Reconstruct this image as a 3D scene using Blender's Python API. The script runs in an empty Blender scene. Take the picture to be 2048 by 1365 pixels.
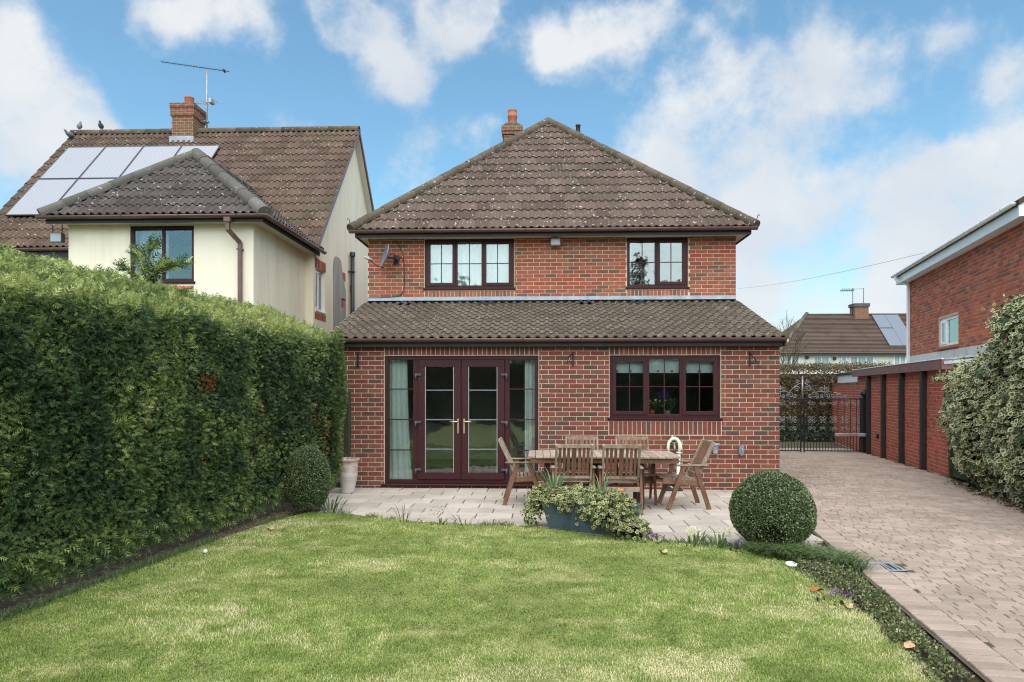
import bpy, bmesh, math, random
import numpy as np
from mathutils import Vector, Matrix

R = math.radians
random.seed(11)
rng = np.random.default_rng(11)
scene = bpy.context.scene
COL = scene.collection


EXPOSURE = 1.8
CLOUD_DARK = (2.45, 2.66, 2.95)
CLOUD_LIGHT = (3.15, 3.20, 3.26)
SKY_TINT = (.60, .80, .76)
# masses of cloud: direction, angular radius, weight
CLOUDS = [(-0.572, 0.748, 0.337, 0.057, 1.0),
          (-0.604, 0.744, 0.285, 0.069, 1.0),
          (-0.542, 0.779, 0.315, 0.042, 1.0),
          (-0.526, 0.8, 0.287, 0.048, 1.0),
          (-0.568, 0.735, 0.37, 0.032, 1.0),
          (-0.571, 0.778, 0.262, 0.063, 1.0),
          (-0.625, 0.715, 0.313, 0.058, 1.0),
          (-0.431, 0.783, 0.449, 0.038, 1.0),
          (-0.376, 0.807, 0.456, 0.043, 1.0),
          (-0.311, 0.828, 0.466, 0.027, 1.0),
          (-0.239, 0.858, 0.456, 0.037, 1.0),
          (-0.206, 0.883, 0.422, 0.047, 1.0),
          (-0.163, 0.898, 0.409, 0.038, 1.0),
          (-0.345, 0.835, 0.427, 0.025, 1.0),
          (-0.114, 0.876, 0.469, 0.042, 1.0),
          (-0.094, 0.87, 0.485, 0.028, 1.0),
          (-0.168, 0.925, 0.34, 0.032, 1.0),
          (-0.121, 0.936, 0.329, 0.037, 1.0),
          (-0.19, 0.934, 0.302, 0.04, 1.0),
          (-0.066, 0.937, 0.343, 0.027, 1.0),
          (-0.398, 0.84, 0.368, 0.018, 0.6),
          (0.048, 0.885, 0.464, 0.046, 1.0),
          (0.099, 0.882, 0.461, 0.046, 1.0),
          (0.142, 0.872, 0.468, 0.041, 1.0),
          (0.009, 0.901, 0.434, 0.028, 1.0),
          (0.216, 0.866, 0.451, 0.02, 0.6),
          (0.199, 0.904, 0.379, 0.045, 1.0),
          (0.257, 0.88, 0.4, 0.048, 1.0),
          (0.324, 0.857, 0.401, 0.053, 1.0),
          (0.385, 0.832, 0.4, 0.052, 1.0),
          (0.445, 0.803, 0.396, 0.048, 1.0),
          (0.49, 0.778, 0.393, 0.036, 1.0),
          (0.332, 0.879, 0.341, 0.039, 1.0),
          (0.534, 0.772, 0.345, 0.032, 1.0),
          (0.5, 0.802, 0.326, 0.023, 1.0),
          (0.382, 0.853, 0.355, 0.035, 1.0),
          (0.173, 0.939, 0.299, 0.054, 1.0),
          (0.25, 0.925, 0.287, 0.067, 1.0),
          (0.319, 0.914, 0.25, 0.076, 1.0),
          (0.399, 0.891, 0.217, 0.074, 1.0),
          (0.473, 0.854, 0.219, 0.07, 1.0),
          (0.537, 0.815, 0.22, 0.058, 1.0),
          (0.349, 0.926, 0.146, 0.091, 1.0),
          (0.431, 0.891, 0.14, 0.087, 1.0),
          (0.287, 0.936, 0.202, 0.054, 1.0),
          (0.491, 0.833, 0.255, 0.034, 1.0),
          (0.077, 0.93, 0.358, 0.022, 0.7),
          (0.567, 0.78, 0.265, 0.048, 1.0),
          (-0.316, 0.894, 0.317, 0.029, 0.5),
          (0.352, 0.932, 0.093, 0.072, 1.3),
          (0.434, 0.897, 0.089, 0.069, 1.3),
          (0.376, 0.911, 0.169, 0.071, 0.8),
          (0.278, 0.953, 0.123, 0.059, 1.2),
          (0.478, 0.864, 0.16, 0.062, 1.0),
          (0.307, 0.878, 0.367, 0.037, 0.6),
          (0.419, 0.83, 0.368, 0.039, 0.5),
          (0.338, 0.931, 0.14, 0.053, 1.2),
          (0.401, 0.909, 0.116, 0.056, 1.2),
          (0.375, 0.925, 0.059, 0.067, 1.2)]
# ------------------------------------------------------------------ camera, sky, sun, exposure
CAM_Z = 1.604
cam_data = bpy.data.cameras.new('camera')
cam_data.sensor_width = 36.0
cam_data.lens = 24.0
cam_data.shift_y = 0.0466
cam_data.clip_end = 2000
cam = bpy.data.objects.new('camera', cam_data)
COL.objects.link(cam)
cam.location = (0, 0, CAM_Z)
cam.rotation_euler = (R(90), 0, R(2.2))
scene.camera = cam

scene.render.engine = 'CYCLES'
scene.cycles.use_denoising = True
scene.cycles.denoiser = 'OPENIMAGEDENOISE'
scene.cycles.denoising_input_passes = 'RGB_ALBEDO_NORMAL'
scene.cycles.denoising_prefilter = 'NONE'
scene.cycles.use_adaptive_sampling = False
scene.cycles.filter_width = 1.15
scene.cycles.sample_clamp_indirect = 4
scene.cycles.max_bounces = 8
scene.cycles.diffuse_bounces = 3
scene.cycles.glossy_bounces = 4
scene.cycles.transparent_max_bounces = 12
scene.view_settings.view_transform = 'Standard'
scene.view_settings.look = 'None'
scene.view_settings.gamma = 1
scene.view_settings.exposure = EXPOSURE
scene.view_settings.use_curve_mapping = False

SUN_DIR = Vector((0.02, -0.50, 0.88)).normalized()      # towards the sun
sun_el = math.asin(SUN_DIR.z)
sun_az = math.atan2(SUN_DIR.x, SUN_DIR.y)                 # clockwise from +Y
sun_data = bpy.data.lights.new('sun', 'SUN')
sun_data.energy = 1.5
sun_data.angle = R(105)
sun_data.color = (1.0, 0.945, 0.875)
sun = bpy.data.objects.new('sun', sun_data)
COL.objects.link(sun)
sun.rotation_euler = SUN_DIR.to_track_quat('Z', 'Y').to_euler()

world = bpy.data.worlds.new('World')
scene.world = world
world.use_nodes = True


def build_sky():
    nt = world.node_tree
    nt.nodes.clear()
    N, L = nt.nodes.new, nt.links.new
    out = N('ShaderNodeOutputWorld'); bg = N('ShaderNodeBackground')
    sky = N('ShaderNodeTexSky')
    sky.sky_type = 'NISHITA'; sky.sun_disc = False
    sky.sun_elevation = sun_el; sky.sun_rotation = sun_az
    sky.air_density = 1.0; sky.dust_density = 1.2; sky.ozone_density = 1.6
    bg.inputs['Strength'].default_value = 0.08
    tc = N('ShaderNodeTexCoord')
    # ragged edges: the direction is bent by noise before the cloud masses are read
    warp = N('ShaderNodeTexNoise'); warp.inputs['Scale'].default_value = 6.5; warp.inputs['Detail'].default_value = 5.0
    L(tc.outputs['Generated'], warp.inputs['Vector'])
    w1 = N('ShaderNodeVectorMath'); w1.operation = 'SUBTRACT'; w1.inputs[1].default_value = (.5, .5, .5)
    L(warp.outputs['Color'], w1.inputs[0])
    w2 = N('ShaderNodeVectorMath'); w2.operation = 'MULTIPLY_ADD'; w2.inputs[1].default_value = (.16, .16, .16)
    L(w1.outputs[0], w2.inputs[0]); L(tc.outputs['Generated'], w2.inputs[2])
    nrm = N('ShaderNodeVectorMath'); nrm.operation = 'NORMALIZE'; L(w2.outputs[0], nrm.inputs[0])
    total = None
    for (dx, dy, dz, r, wt) in CLOUDS:
        k = 1.0 / (1.0 - math.cos(r))
        d = N('ShaderNodeVectorMath'); d.operation = 'DOT_PRODUCT'; d.inputs[1].default_value = (dx, dy, dz)
        L(nrm.outputs[0], d.inputs[0])
        m = N('ShaderNodeMath'); m.operation = 'MULTIPLY_ADD'; m.inputs[1].default_value = k; m.inputs[2].default_value = -k
        L(d.outputs['Value'], m.inputs[0])
        e = N('ShaderNodeMath'); e.operation = 'EXPONENT'; L(m.outputs[0], e.inputs[0])
        a = N('ShaderNodeMath'); a.operation = 'MULTIPLY_ADD'; a.inputs[1].default_value = wt
        L(e.outputs[0], a.inputs[0])
        if total is None:
            a.inputs[2].default_value = 0
        else:
            L(total, a.inputs[2])
        total = a.outputs[0]
    n1 = N('ShaderNodeTexNoise'); n1.inputs['Scale'].default_value = 9.5; n1.inputs['Detail'].default_value = 10; n1.inputs['Roughness'].default_value = .62
    L(tc.outputs['Generated'], n1.inputs['Vector'])
    cap = N('ShaderNodeMath'); cap.operation = 'MINIMUM'; cap.inputs[1].default_value = 1.4; L(total, cap.inputs[0])
    s = N('ShaderNodeMath'); s.operation = 'MULTIPLY_ADD'; s.inputs[1].default_value = 3.8
    L(n1.outputs['Fac'], s.inputs[0]); L(cap.outputs[0], s.inputs[2])
    mr = N('ShaderNodeMapRange'); mr.interpolation_type = 'SMOOTHSTEP'
    mr.inputs['From Min'].default_value = 2.12; mr.inputs['From Max'].default_value = 3.6
    mr.inputs['To Max'].default_value = 0.95
    L(s.outputs[0], mr.inputs['Value'])
    # cloud body: white with faint blue-grey undersides
    n2 = N('ShaderNodeTexNoise'); n2.inputs['Scale'].default_value = 5; n2.inputs['Detail'].default_value = 6
    L(tc.outputs['Generated'], n2.inputs['Vector'])
    cc = N('ShaderNodeValToRGB')
    cc.color_ramp.elements[0].position = .35; cc.color_ramp.elements[0].color = (*CLOUD_DARK, 1)
    cc.color_ramp.elements[1].position = .62; cc.color_ramp.elements[1].color = (*CLOUD_LIGHT, 1)
    L(n2.outputs['Fac'], cc.inputs['Fac'])
    tint = N('ShaderNodeMix'); tint.data_type = 'RGBA'; tint.blend_type = 'MULTIPLY'; tint.inputs['Factor'].default_value = 1
    tint.inputs['B'].default_value = (*SKY_TINT, 1)
    L(sky.outputs[0], tint.inputs['A'])
    mix = N('ShaderNodeMix'); mix.data_type = 'RGBA'
    L(mr.outputs[0], mix.inputs['Factor']); L(tint.outputs['Result'], mix.inputs['A']); L(cc.outputs[0], mix.inputs['B'])
    L(mix.outputs['Result'], bg.inputs['Color']); L(bg.outputs[0], out.inputs['Surface'])
    world.cycles.sampling_method = 'MANUAL'
    world.cycles.sample_map_resolution = 1024


build_sky()

# ------------------------------------------------------------------ helpers
WM = {}                                                   # world matrix of every thing and part


def wmat(o):
    return WM.get(o.name, Matrix.Identity(4)) if o else Matrix.Identity(4)


def thing(name, label, cat, loc=(0, 0, 0), rotz=0.0, group=None):
    o = bpy.data.objects.new(name, None)
    COL.objects.link(o)
    o.empty_display_size = .1
    o.location = loc; o.rotation_euler = (0, 0, rotz)
    WM[o.name] = Matrix.Translation(Vector(loc)) @ Matrix.Rotation(rotz, 4, 'Z')
    o['label'] = label; o['category'] = cat
    if group: o['group'] = group
    return o


def tag(o, label=None, cat=None, group=None, kind=None):
    if label: o['label'] = label
    if cat: o['category'] = cat
    if group: o['group'] = group
    if kind: o['kind'] = kind
    return o


def link_mesh(name, me, mat, parent=None, M=None):
    """object at world matrix M (or the parent's own frame)"""
    o = bpy.data.objects.new(name, me)
    COL.objects.link(o)
    if mat is not None and not me.materials:
        me.materials.append(mat)
    W = M if M is not None else wmat(parent)
    if parent:
        o.parent = parent
        o.matrix_local = wmat(parent).inverted() @ W
    else:
        o.matrix_world = W
    WM[o.name] = W.copy()
    return o


class MB:
    def __init__(self):
        self.v = []; self.f = []; self.sm = []

    def add(self, vs, fs, smooth=False):
        b = len(self.v)
        self.v.extend([tuple(p) for p in vs])
        self.f.extend([tuple(i + b for i in f) for f in fs])
        self.sm.extend([smooth] * len(fs))
        return self

    def quad(self, *p):
        return self.add(p, [tuple(range(len(p)))])

    def box(self, x0, x1, y0, y1, z0, z1, c=0.0, M=None):
        x0, x1 = min(x0, x1), max(x0, x1); y0, y1 = min(y0, y1), max(y0, y1); z0, z1 = min(z0, z1), max(z0, z1)
        c = min(c, .45 * min(x1 - x0, y1 - y0, z1 - z0))
        if c <= 0:
            vs = [(x, y, z) for z in (z0, z1) for y in (y0, y1) for x in (x0, x1)]
            fs = [(0, 2, 3, 1), (4, 5, 7, 6), (0, 1, 5, 4), (2, 6, 7, 3), (0, 4, 6, 2), (1, 3, 7, 5)]
        else:
            vs = []; idx = {}
            lo = (x0, y0, z0); hi = (x1, y1, z1)
            for sx in (0, 1):
                for sy in (0, 1):
                    for sz in (0, 1):
                        s = (sx, sy, sz)
                        for ax in range(3):
                            p = [0, 0, 0]
                            for k in range(3):
                                e = hi[k] if s[k] else lo[k]
                                p[k] = e if k == ax else e + (-c if s[k] else c)
                            idx[(s, ax)] = len(vs); vs.append(tuple(p))
            fs = []
            for ax in range(3):
                o = [k for k in range(3) if k != ax]
                for sd in (0, 1):
                    q = []
                    for (a, b) in ((0, 0), (1, 0), (1, 1), (0, 1)):
                        s = [0, 0, 0]; s[ax] = sd; s[o[0]] = a; s[o[1]] = b
                        q.append(idx[(tuple(s), ax)])
                    flip = (sd == 0) ^ (ax == 1)
                    fs.append(tuple(q[::-1]) if flip else tuple(q))
            for ax in range(3):                            # edges parallel to ax
                o = [k for k in range(3) if k != ax]
                for a in (0, 1):
                    for b in (0, 1):
                        s0 = [0, 0, 0]; s1 = [0, 0, 0]
                        s0[o[0]] = s1[o[0]] = a; s0[o[1]] = s1[o[1]] = b
                        s0[ax] = 0; s1[ax] = 1
                        q = [idx[(tuple(s0), o[0])], idx[(tuple(s1), o[0])], idx[(tuple(s1), o[1])], idx[(tuple(s0), o[1])]]
                        flip = (a ^ b) ^ (ax == 1)
                        fs.append(tuple(q) if flip else tuple(q[::-1]))
            for s in [(a, b, d) for a in (0, 1) for b in (0, 1) for d in (0, 1)]:
                q = [idx[(s, 0)], idx[(s, 1)], idx[(s, 2)]]
                fs.append(tuple(q) if (sum(s) % 2 == 1) else tuple(q[::-1]))
        if M is not None:
            vs = [tuple(M @ Vector(p)) for p in vs]
        return self.add(vs, fs)

    def bar(self, p, q, w, h, up=(0, 0, 1), c=.003):
        p = Vector(p); q = Vector(q); d = q - p; l = d.length; d.normalize()
        up = Vector(up)
        if abs(d.dot(up)) > .98: up = Vector((1, 0, 0))
        s = d.cross(up).normalized(); u = s.cross(d).normalized()
        M = Matrix(((s.x, d.x, u.x, p.x), (s.y, d.y, u.y, p.y), (s.z, d.z, u.z, p.z), (0, 0, 0, 1)))
        return self.box(-w / 2, w / 2, 0, l, -h / 2, h / 2, c, M)

    def tube(self, pts, r, n=8, caps=True, smooth=True):
        pts = [Vector(p) for p in pts]
        rs = r if isinstance(r, (list, tuple)) else [r] * len(pts)
        vs = []; fs = []
        prev = None
        for i, p in enumerate(pts):
            if i == 0: d = pts[1] - p
            elif i == len(pts) - 1: d = p - pts[i - 1]
            else: d = (pts[i + 1] - p).normalized() + (p - pts[i - 1]).normalized()
            d.normalize()
            if prev is None:
                a = Vector((0, 0, 1)) if abs(d.z) < .9 else Vector((1, 0, 0))
                s = d.cross(a).normalized()
            else:
                s = (prev - d * prev.dot(d)).normalized()
            prev = s; u = d.cross(s)
            for k in range(n):
                t = 2 * math.pi * k / n
                vs.append(p + (s * math.cos(t) + u * math.sin(t)) * rs[i])
        for i in range(len(pts) - 1):
            for k in range(n):
                a = i * n + k; b = i * n + (k + 1) % n
                fs.append((a, b, b + n, a + n))
        self.add(vs, fs, smooth)
        if caps:
            b0 = len(self.v) - len(vs)
            self.f.append(tuple(b0 + k for k in range(n))[::-1]); self.sm.append(False)
            self.f.append(tuple(b0 + (len(pts) - 1) * n + k for k in range(n))); self.sm.append(False)
        return self

    def lathe(self, prof, c=(0, 0, 0), n=20, M=None, smooth=True):
        vs = []; fs = []
        for (r, z) in prof:
            for k in range(n):
                t = 2 * math.pi * k / n
                p = Vector((c[0] + r * math.cos(t), c[1] + r * math.sin(t), c[2] + z))
                vs.append(M @ p if M is not None else p)
        for i in range(len(prof) - 1):
            for k in range(n):
                a = i * n + k; b = i * n + (k + 1) % n
                fs.append((a, b, b + n, a + n))
        return self.add(vs, fs, smooth)

    def prism(self, poly, axis, a, b):
        """2D polygon extruded along axis (0: poly=(y,z), 1: poly=(x,z), 2: poly=(x,y))"""
        n = len(poly)
        def P(u, v, t):
            return (t, u, v) if axis == 0 else ((u, t, v) if axis == 1 else (u, v, t))
        vs = [P(u, v, a) for u, v in poly] + [P(u, v, b) for u, v in poly]
        fs = [tuple(range(n)), tuple(range(2 * n - 1, n - 1, -1))]
        fs += [((i + 1) % n, i, i + n, (i + 1) % n + n) for i in range(n)]
        return self.add(vs, fs)

    def mesh(self, name):
        me = bpy.data.meshes.new(name)
        me.from_pydata(self.v, [], self.f)
        me.polygons.foreach_set('use_smooth', self.sm)
        me.update()
        return me

    def build(self, name, mat, parent=None, fixn=True, local=False):
        """vertices are in world coordinates unless local"""
        me = self.mesh(name)
        if fixn:
            bm = bmesh.new(); bm.from_mesh(me)
            bmesh.ops.recalc_face_normals(bm, faces=bm.faces)
            bm.to_mesh(me); bm.free()
        if not local and parent:
            me.transform(wmat(parent).inverted())
        return link_mesh(name, me, mat, parent)


def build_each(mb, name, mat, parent=None):
    """every loose piece of the builder becomes its own object"""
    n = len(mb.v); par = list(range(n))
    def find(a):
        while par[a] != a:
            par[a] = par[par[a]]; a = par[a]
        return a
    for f in mb.f:
        for i in f[1:]: par[find(i)] = find(f[0])
    groups = {}
    for k, f in enumerate(mb.f): groups.setdefault(find(f[0]), []).append(k)
    out = []
    for ks in groups.values():
        idx = {}; q = MB()
        for k in ks:
            q.f.append(tuple(idx.setdefault(i, len(idx)) for i in mb.f[k])); q.sm.append(mb.sm[k])
        q.v = [None] * len(idx)
        for i, j in idx.items(): q.v[j] = mb.v[i]
        out.append(q.build(name, mat, parent))
    return out


def wall_slab(mb, x0, x1, z0, z1, holes, y0, y1, M=None):
    """upright slab with rectangular openings; faces only where solid meets air"""
    xs = sorted({x0, x1, *[h[0] for h in holes], *[h[1] for h in holes]})
    zs = sorted({z0, z1, *[h[2] for h in holes], *[h[3] for h in holes]})
    xs = [x for x in xs if x0 <= x <= x1]; zs = [z for z in zs if z0 <= z <= z1]
    def solid(i, j):
        if i < 0 or j < 0 or i >= len(xs) - 1 or j >= len(zs) - 1: return False
        cx = (xs[i] + xs[i + 1]) / 2; cz = (zs[j] + zs[j + 1]) / 2
        return not any(h[0] < cx < h[1] and h[2] < cz < h[3] for h in holes)
    T = (lambda p: tuple(M @ Vector(p))) if M is not None else (lambda p: p)
    for i in range(len(xs) - 1):
        for j in range(len(zs) - 1):
            if not solid(i, j): continue
            a, b, c, d = xs[i], xs[i + 1], zs[j], zs[j + 1]
            mb.quad(T((a, y0, c)), T((b, y0, c)), T((b, y0, d)), T((a, y0, d)))
            mb.quad(T((b, y1, c)), T((a, y1, c)), T((a, y1, d)), T((b, y1, d)))
            if not solid(i - 1, j): mb.quad(T((a, y1, c)), T((a, y0, c)), T((a, y0, d)), T((a, y1, d)))
            if not solid(i + 1, j): mb.quad(T((b, y0, c)), T((b, y1, c)), T((b, y1, d)), T((b, y0, d)))
            if not solid(i, j - 1): mb.quad(T((a, y1, c)), T((b, y1, c)), T((b, y0, c)), T((a, y0, c)))
            if not solid(i, j + 1): mb.quad(T((a, y0, d)), T((b, y0, d)), T((b, y1, d)), T((a, y1, d)))


# pieces: (world matrix, mesh); the nearest become objects, the rest one joined part
def emit_pieces(parent, name, pieces, mat, budget=300, rest_name=None, cam_p=Vector((0, 0, CAM_Z))):
    def key(p):
        c = p[0].translation
        return (c - cam_p).length_squared
    pieces = sorted(pieces, key=key)
    own = {}
    for M, me in pieces[:budget]:
        if not me.materials: me.materials.append(mat)
        elif me.materials[0] != mat:
            if me.name not in own:
                own[me.name] = me.copy(); own[me.name].materials[0] = mat
            me = own[me.name]
        o = bpy.data.objects.new(name, me)
        COL.objects.link(o)
        o.parent = parent
        o.matrix_local = wmat(parent).inverted() @ M
    rest = pieces[budget:]
    if rest:
        cache = {}
        V = []; F = []; S = []; base = 0
        inv = wmat(parent).inverted()
        for M, me in rest:
            if me.name not in cache:
                co = np.empty(len(me.vertices) * 3); me.vertices.foreach_get('co', co)
                cache[me.name] = (co.reshape(-1, 3), [tuple(p.vertices) for p in me.polygons], [p.use_smooth for p in me.polygons])
            co, fs, sm = cache[me.name]
            A = np.array(inv @ M)
            V.append(co @ A[:3, :3].T + A[:3, 3])
            F.extend([tuple(i + base for i in f) for f in fs]); S.extend(sm)
            base += len(co)
        me = bpy.data.meshes.new(rest_name or name + '_field')
        me.from_pydata(np.vstack(V).tolist(), [], F)
        me.polygons.foreach_set('use_smooth', S)
        o = link_mesh(rest_name or name + '_field', me, mat, parent)
        o['kind'] = 'stuff'


def frame_matrix(o, x, y, z):
    return Matrix(((x[0], y[0], z[0], o[0]), (x[1], y[1], z[1], o[1]), (x[2], y[2], z[2], o[2]), (0, 0, 0, 1)))


def np_mesh(name, V, tri_idx, mat, parent=None, rnd=None, rim=None, kind=None, quads=False):
    """fast mesh from numpy arrays (faces all triangles or all quads)"""
    k = 4 if quads else 3
    me = bpy.data.meshes.new(name)
    me.vertices.add(len(V)); me.vertices.foreach_set('co', np.ascontiguousarray(V, dtype=np.float32).ravel())
    nf = len(tri_idx)
    me.loops.add(nf * k); me.loops.foreach_set('vertex_index', np.ascontiguousarray(tri_idx, dtype=np.int32).ravel())
    me.polygons.add(nf)
    me.polygons.foreach_set('loop_start', np.arange(0, nf * k, k, dtype=np.int32))
    if rnd is not None:
        a = me.attributes.new('rnd', 'FLOAT', 'POINT'); a.data.foreach_set('value', np.ascontiguousarray(rnd, dtype=np.float32))
    if rim is not None:
        a = me.attributes.new('rim', 'FLOAT', 'POINT'); a.data.foreach_set('value', np.ascontiguousarray(rim, dtype=np.float32))
    me.update(calc_edges=True)
    if parent:
        me.transform(wmat(parent).inverted())
    o = link_mesh(name, me, mat, parent)
    if kind: o['kind'] = kind
    return o


def unit(a):
    return a / np.maximum(np.linalg.norm(a, axis=1, keepdims=True), 1e-9)


def scatter(name, P, D, Nn, size, tv, tf, mat, parent=None, kind='stuff', rnd=None, trim=None, wid=None):
    """leaf template tv (k,3: x across, y along, z up), faces tf, at points P along D with face normal Nn"""
    P = np.asarray(P, float); n = len(P)
    Y = unit(np.asarray(D, float)); X = unit(np.cross(Y, Nn)); Z = np.cross(X, Y)
    tv = np.asarray(tv, float); k = len(tv)
    s = np.asarray(size, float).reshape(n, 1, 1)
    w = s if wid is None else np.asarray(wid, float).reshape(n, 1, 1)
    V = P[:, None, :] + w * tv[None, :, 0:1] * X[:, None, :] + s * (tv[None, :, 1:2] * Y[:, None, :] + tv[None, :, 2:3] * Z[:, None, :])
    V = V.reshape(-1, 3)
    tf = np.asarray(tf)
    I = (tf[None] + (np.arange(n) * k)[:, None, None]).reshape(-1, tf.shape[1])
    if rnd is None: rnd = rng.random(n)
    rn = np.repeat(rnd, k)
    rim = np.tile(trim, n) if trim is not None else None
    return np_mesh(name, V, I, mat, parent, rn, rim, kind, quads=(tf.shape[1] == 4))


def fbm(x, y, seed=0, oct=4, scale=1.0):
    """cheap smooth 2-D value noise, 0..1"""
    x = np.asarray(x, float) * scale; y = np.asarray(y, float) * scale
    tot = 0; amp = 1; norm = 0
    for o in range(oct):
        xi = np.floor(x).astype(np.int64); yi = np.floor(y).astype(np.int64)
        fx = x - xi; fy = y - yi
        fx = fx * fx * (3 - 2 * fx); fy = fy * fy * (3 - 2 * fy)
        def h(a, b):
            v = (a * 374761393 + b * 668265263 + (seed + o) * 1442695041) & 0xffffffff
            v = ((v ^ (v >> 13)) * 1274126177) & 0xffffffff
            return ((v ^ (v >> 16)) & 0xffff) / 65535.0
        tot = tot + amp * ((h(xi, yi) * (1 - fx) + h(xi + 1, yi) * fx) * (1 - fy) + (h(xi, yi + 1) * (1 - fx) + h(xi + 1, yi + 1) * fx) * fy)
        norm += amp; amp *= .5; x = x * 2; y = y * 2
    return tot / norm


def in_poly(x, y, poly):
    x = np.asarray(x); y = np.asarray(y); r = np.zeros(x.shape, bool)
    n = len(poly)
    for i in range(n):
        x0, y0 = poly[i]; x1, y1 = poly[(i + 1) % n]
        if y0 == y1: continue
        c = ((y0 > y) != (y1 > y)) & (x < (x1 - x0) * (y - y0) / (y1 - y0) + x0)
        r ^= c
    return r


# ------------------------------------------------------------------ materials
MATS = {}


class Mat:
    """small node-building helper"""
    def __init__(self, name, rough=.6, spec=.4, metallic=0):
        self.m = bpy.data.materials.new(name); self.m.use_nodes = True
        self.nt = self.m.node_tree
        self.b = self.nt.nodes['Principled BSDF']
        self.b.inputs['Roughness'].default_value = rough
        self.b.inputs['Specular IOR Level'].default_value = spec
        self.b.inputs['Metallic'].default_value = metallic
        MATS[name] = self.m

    def n(self, t, **kw):
        nd = self.nt.nodes.new(t)
        for k, v in kw.items(): setattr(nd, k, v)
        return nd

    def l(self, a, b): self.nt.links.new(a, b)

    def pos(self):
        if not hasattr(self, '_pos'): self._pos = self.n('ShaderNodeNewGeometry')
        return self._pos.outputs['Position']

    def noise(self, scale, detail=4, rough=.55, vec=None, stretch=None):
        t = self.n('ShaderNodeTexNoise')
        t.inputs['Scale'].default_value = scale; t.inputs['Detail'].default_value = detail; t.inputs['Roughness'].default_value = rough
        v = vec or self.pos()
        if stretch:
            m = self.n('ShaderNodeVectorMath', operation='MULTIPLY'); m.inputs[1].default_value = stretch
            self.l(v, m.inputs[0]); v = m.outputs[0]
        self.l(v, t.inputs['Vector'])
        return t.outputs['Fac']

    def ramp(self, fac, stops, interp='LINEAR'):
        r = self.n('ShaderNodeValToRGB'); cr = r.color_ramp; cr.interpolation = interp
        while len(cr.elements) < len(stops): cr.elements.new(.5)
        for e, (p, c) in zip(cr.elements, stops):
            e.position = p; e.color = (*c, 1) if len(c) == 3 else c
        self.l(fac, r.inputs['Fac'])
        return r.outputs['Color']

    def rnd(self):
        """one random number per object and per loose piece"""
        g = self.n('ShaderNodeNewGeometry'); o = self.n('ShaderNodeObjectInfo')
        a = self.n('ShaderNodeMath', operation='ADD'); self.l(g.outputs['Random Per Island'], a.inputs[0]); self.l(o.outputs['Random'], a.inputs[1])
        f = self.n('ShaderNodeMath', operation='FRACT'); self.l(a.outputs[0], f.inputs[0])
        return f.outputs[0]

    def attr(self, name):
        a = self.n('ShaderNodeAttribute', attribute_name=name)
        return a.outputs['Fac']

    def mix(self, fac, a, b, mode='MIX'):
        m = self.n('ShaderNodeMix', data_type='RGBA', blend_type=mode)
        for key, v in (('Factor', fac), ('A', a), ('B', b)):
            if isinstance(v, (int, float)): m.inputs[key].default_value = v
            elif isinstance(v, tuple): m.inputs[key].default_value = (*v, 1)
            else: self.l(v, m.inputs[key])
        return m.outputs['Result']

    def math(self, op, a, b=None, c=None):
        m = self.n('ShaderNodeMath', operation=op)
        for i, v in enumerate((a, b, c)):
            if v is None: continue
            if isinstance(v, (int, float)): m.inputs[i].default_value = v
            else: self.l(v, m.inputs[i])
        return m.outputs[0]

    def smooth(self, v, a, b):
        r = self.n('ShaderNodeMapRange', interpolation_type='SMOOTHSTEP')
        r.inputs['From Min'].default_value = a; r.inputs['From Max'].default_value = b
        self.l(v, r.inputs['Value'])
        return r.outputs[0]

    def color(self, c):
        if isinstance(c, tuple): self.b.inputs['Base Color'].default_value = (*c, 1)
        else: self.l(c, self.b.inputs['Base Color'])
        return self

    def bump(self, h, strength=.3, dist=.01):
        b = self.n('ShaderNodeBump'); b.inputs['Strength'].default_value = strength; b.inputs['Distance'].default_value = dist
        self.l(h, b.inputs['Height']); self.l(b.outputs[0], self.b.inputs['Normal'])
        return self

    def leafy(self, amount=.35):
        """thin leaves let some light through"""
        out = self.nt.nodes['Material Output']
        t = self.n('ShaderNodeBsdfTranslucent'); mx = self.n('ShaderNodeMixShader'); mx.inputs[0].default_value = amount
        link = self.b.inputs['Base Color'].links
        if link: self.l(link[0].from_socket, t.inputs['Color'])
        else: t.inputs['Color'].default_value = self.b.inputs['Base Color'].default_value
        self.l(self.b.outputs[0], mx.inputs[1]); self.l(t.outputs[0], mx.inputs[2]); self.l(mx.outputs[0], out.inputs['Surface'])
        return self


def plain(name, col, rough=.55, spec=.4, var=.18, scale=6, bump=0, bscale=60, metallic=0, stretch=None):
    m = Mat(name, rough, spec, metallic)
    nz = m.noise(scale, 5, .6, stretch=stretch)
    lo = tuple(c * (1 - var) for c in col); hi = tuple(min(1, c * (1 + var)) for c in col)
    m.color(m.ramp(nz, [(.3, lo), (.7, hi)]))
    if bump: m.bump(m.noise(bscale, 4, .6, stretch=stretch), bump, .01)
    return m.m


def brick_mat(name, stops, spots=.25):
    m = Mat(name, .85, .25)
    r = m.rnd()
    c = m.ramp(r, stops)
    nz = m.noise(28, 6, .7)
    c = m.mix(.55, c, m.ramp(nz, [(.3, (.62, .60, .58)), (.7, (1.25, 1.22, 1.2))]), 'MULTIPLY')
    sp = m.smooth(m.noise(120, 3, .6), .62, .72)
    c = m.mix(m.math('MULTIPLY', sp, spots), c, (.10, .075, .07))
    big = m.noise(.9, 4, .6)
    c = m.mix(.5, c, m.ramp(big, [(.3, (.80, .78, .76)), (.7, (1.14, 1.13, 1.12))]), 'MULTIPLY')
    m.color(c).bump(nz, .5, .004)
    return m.m


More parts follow.
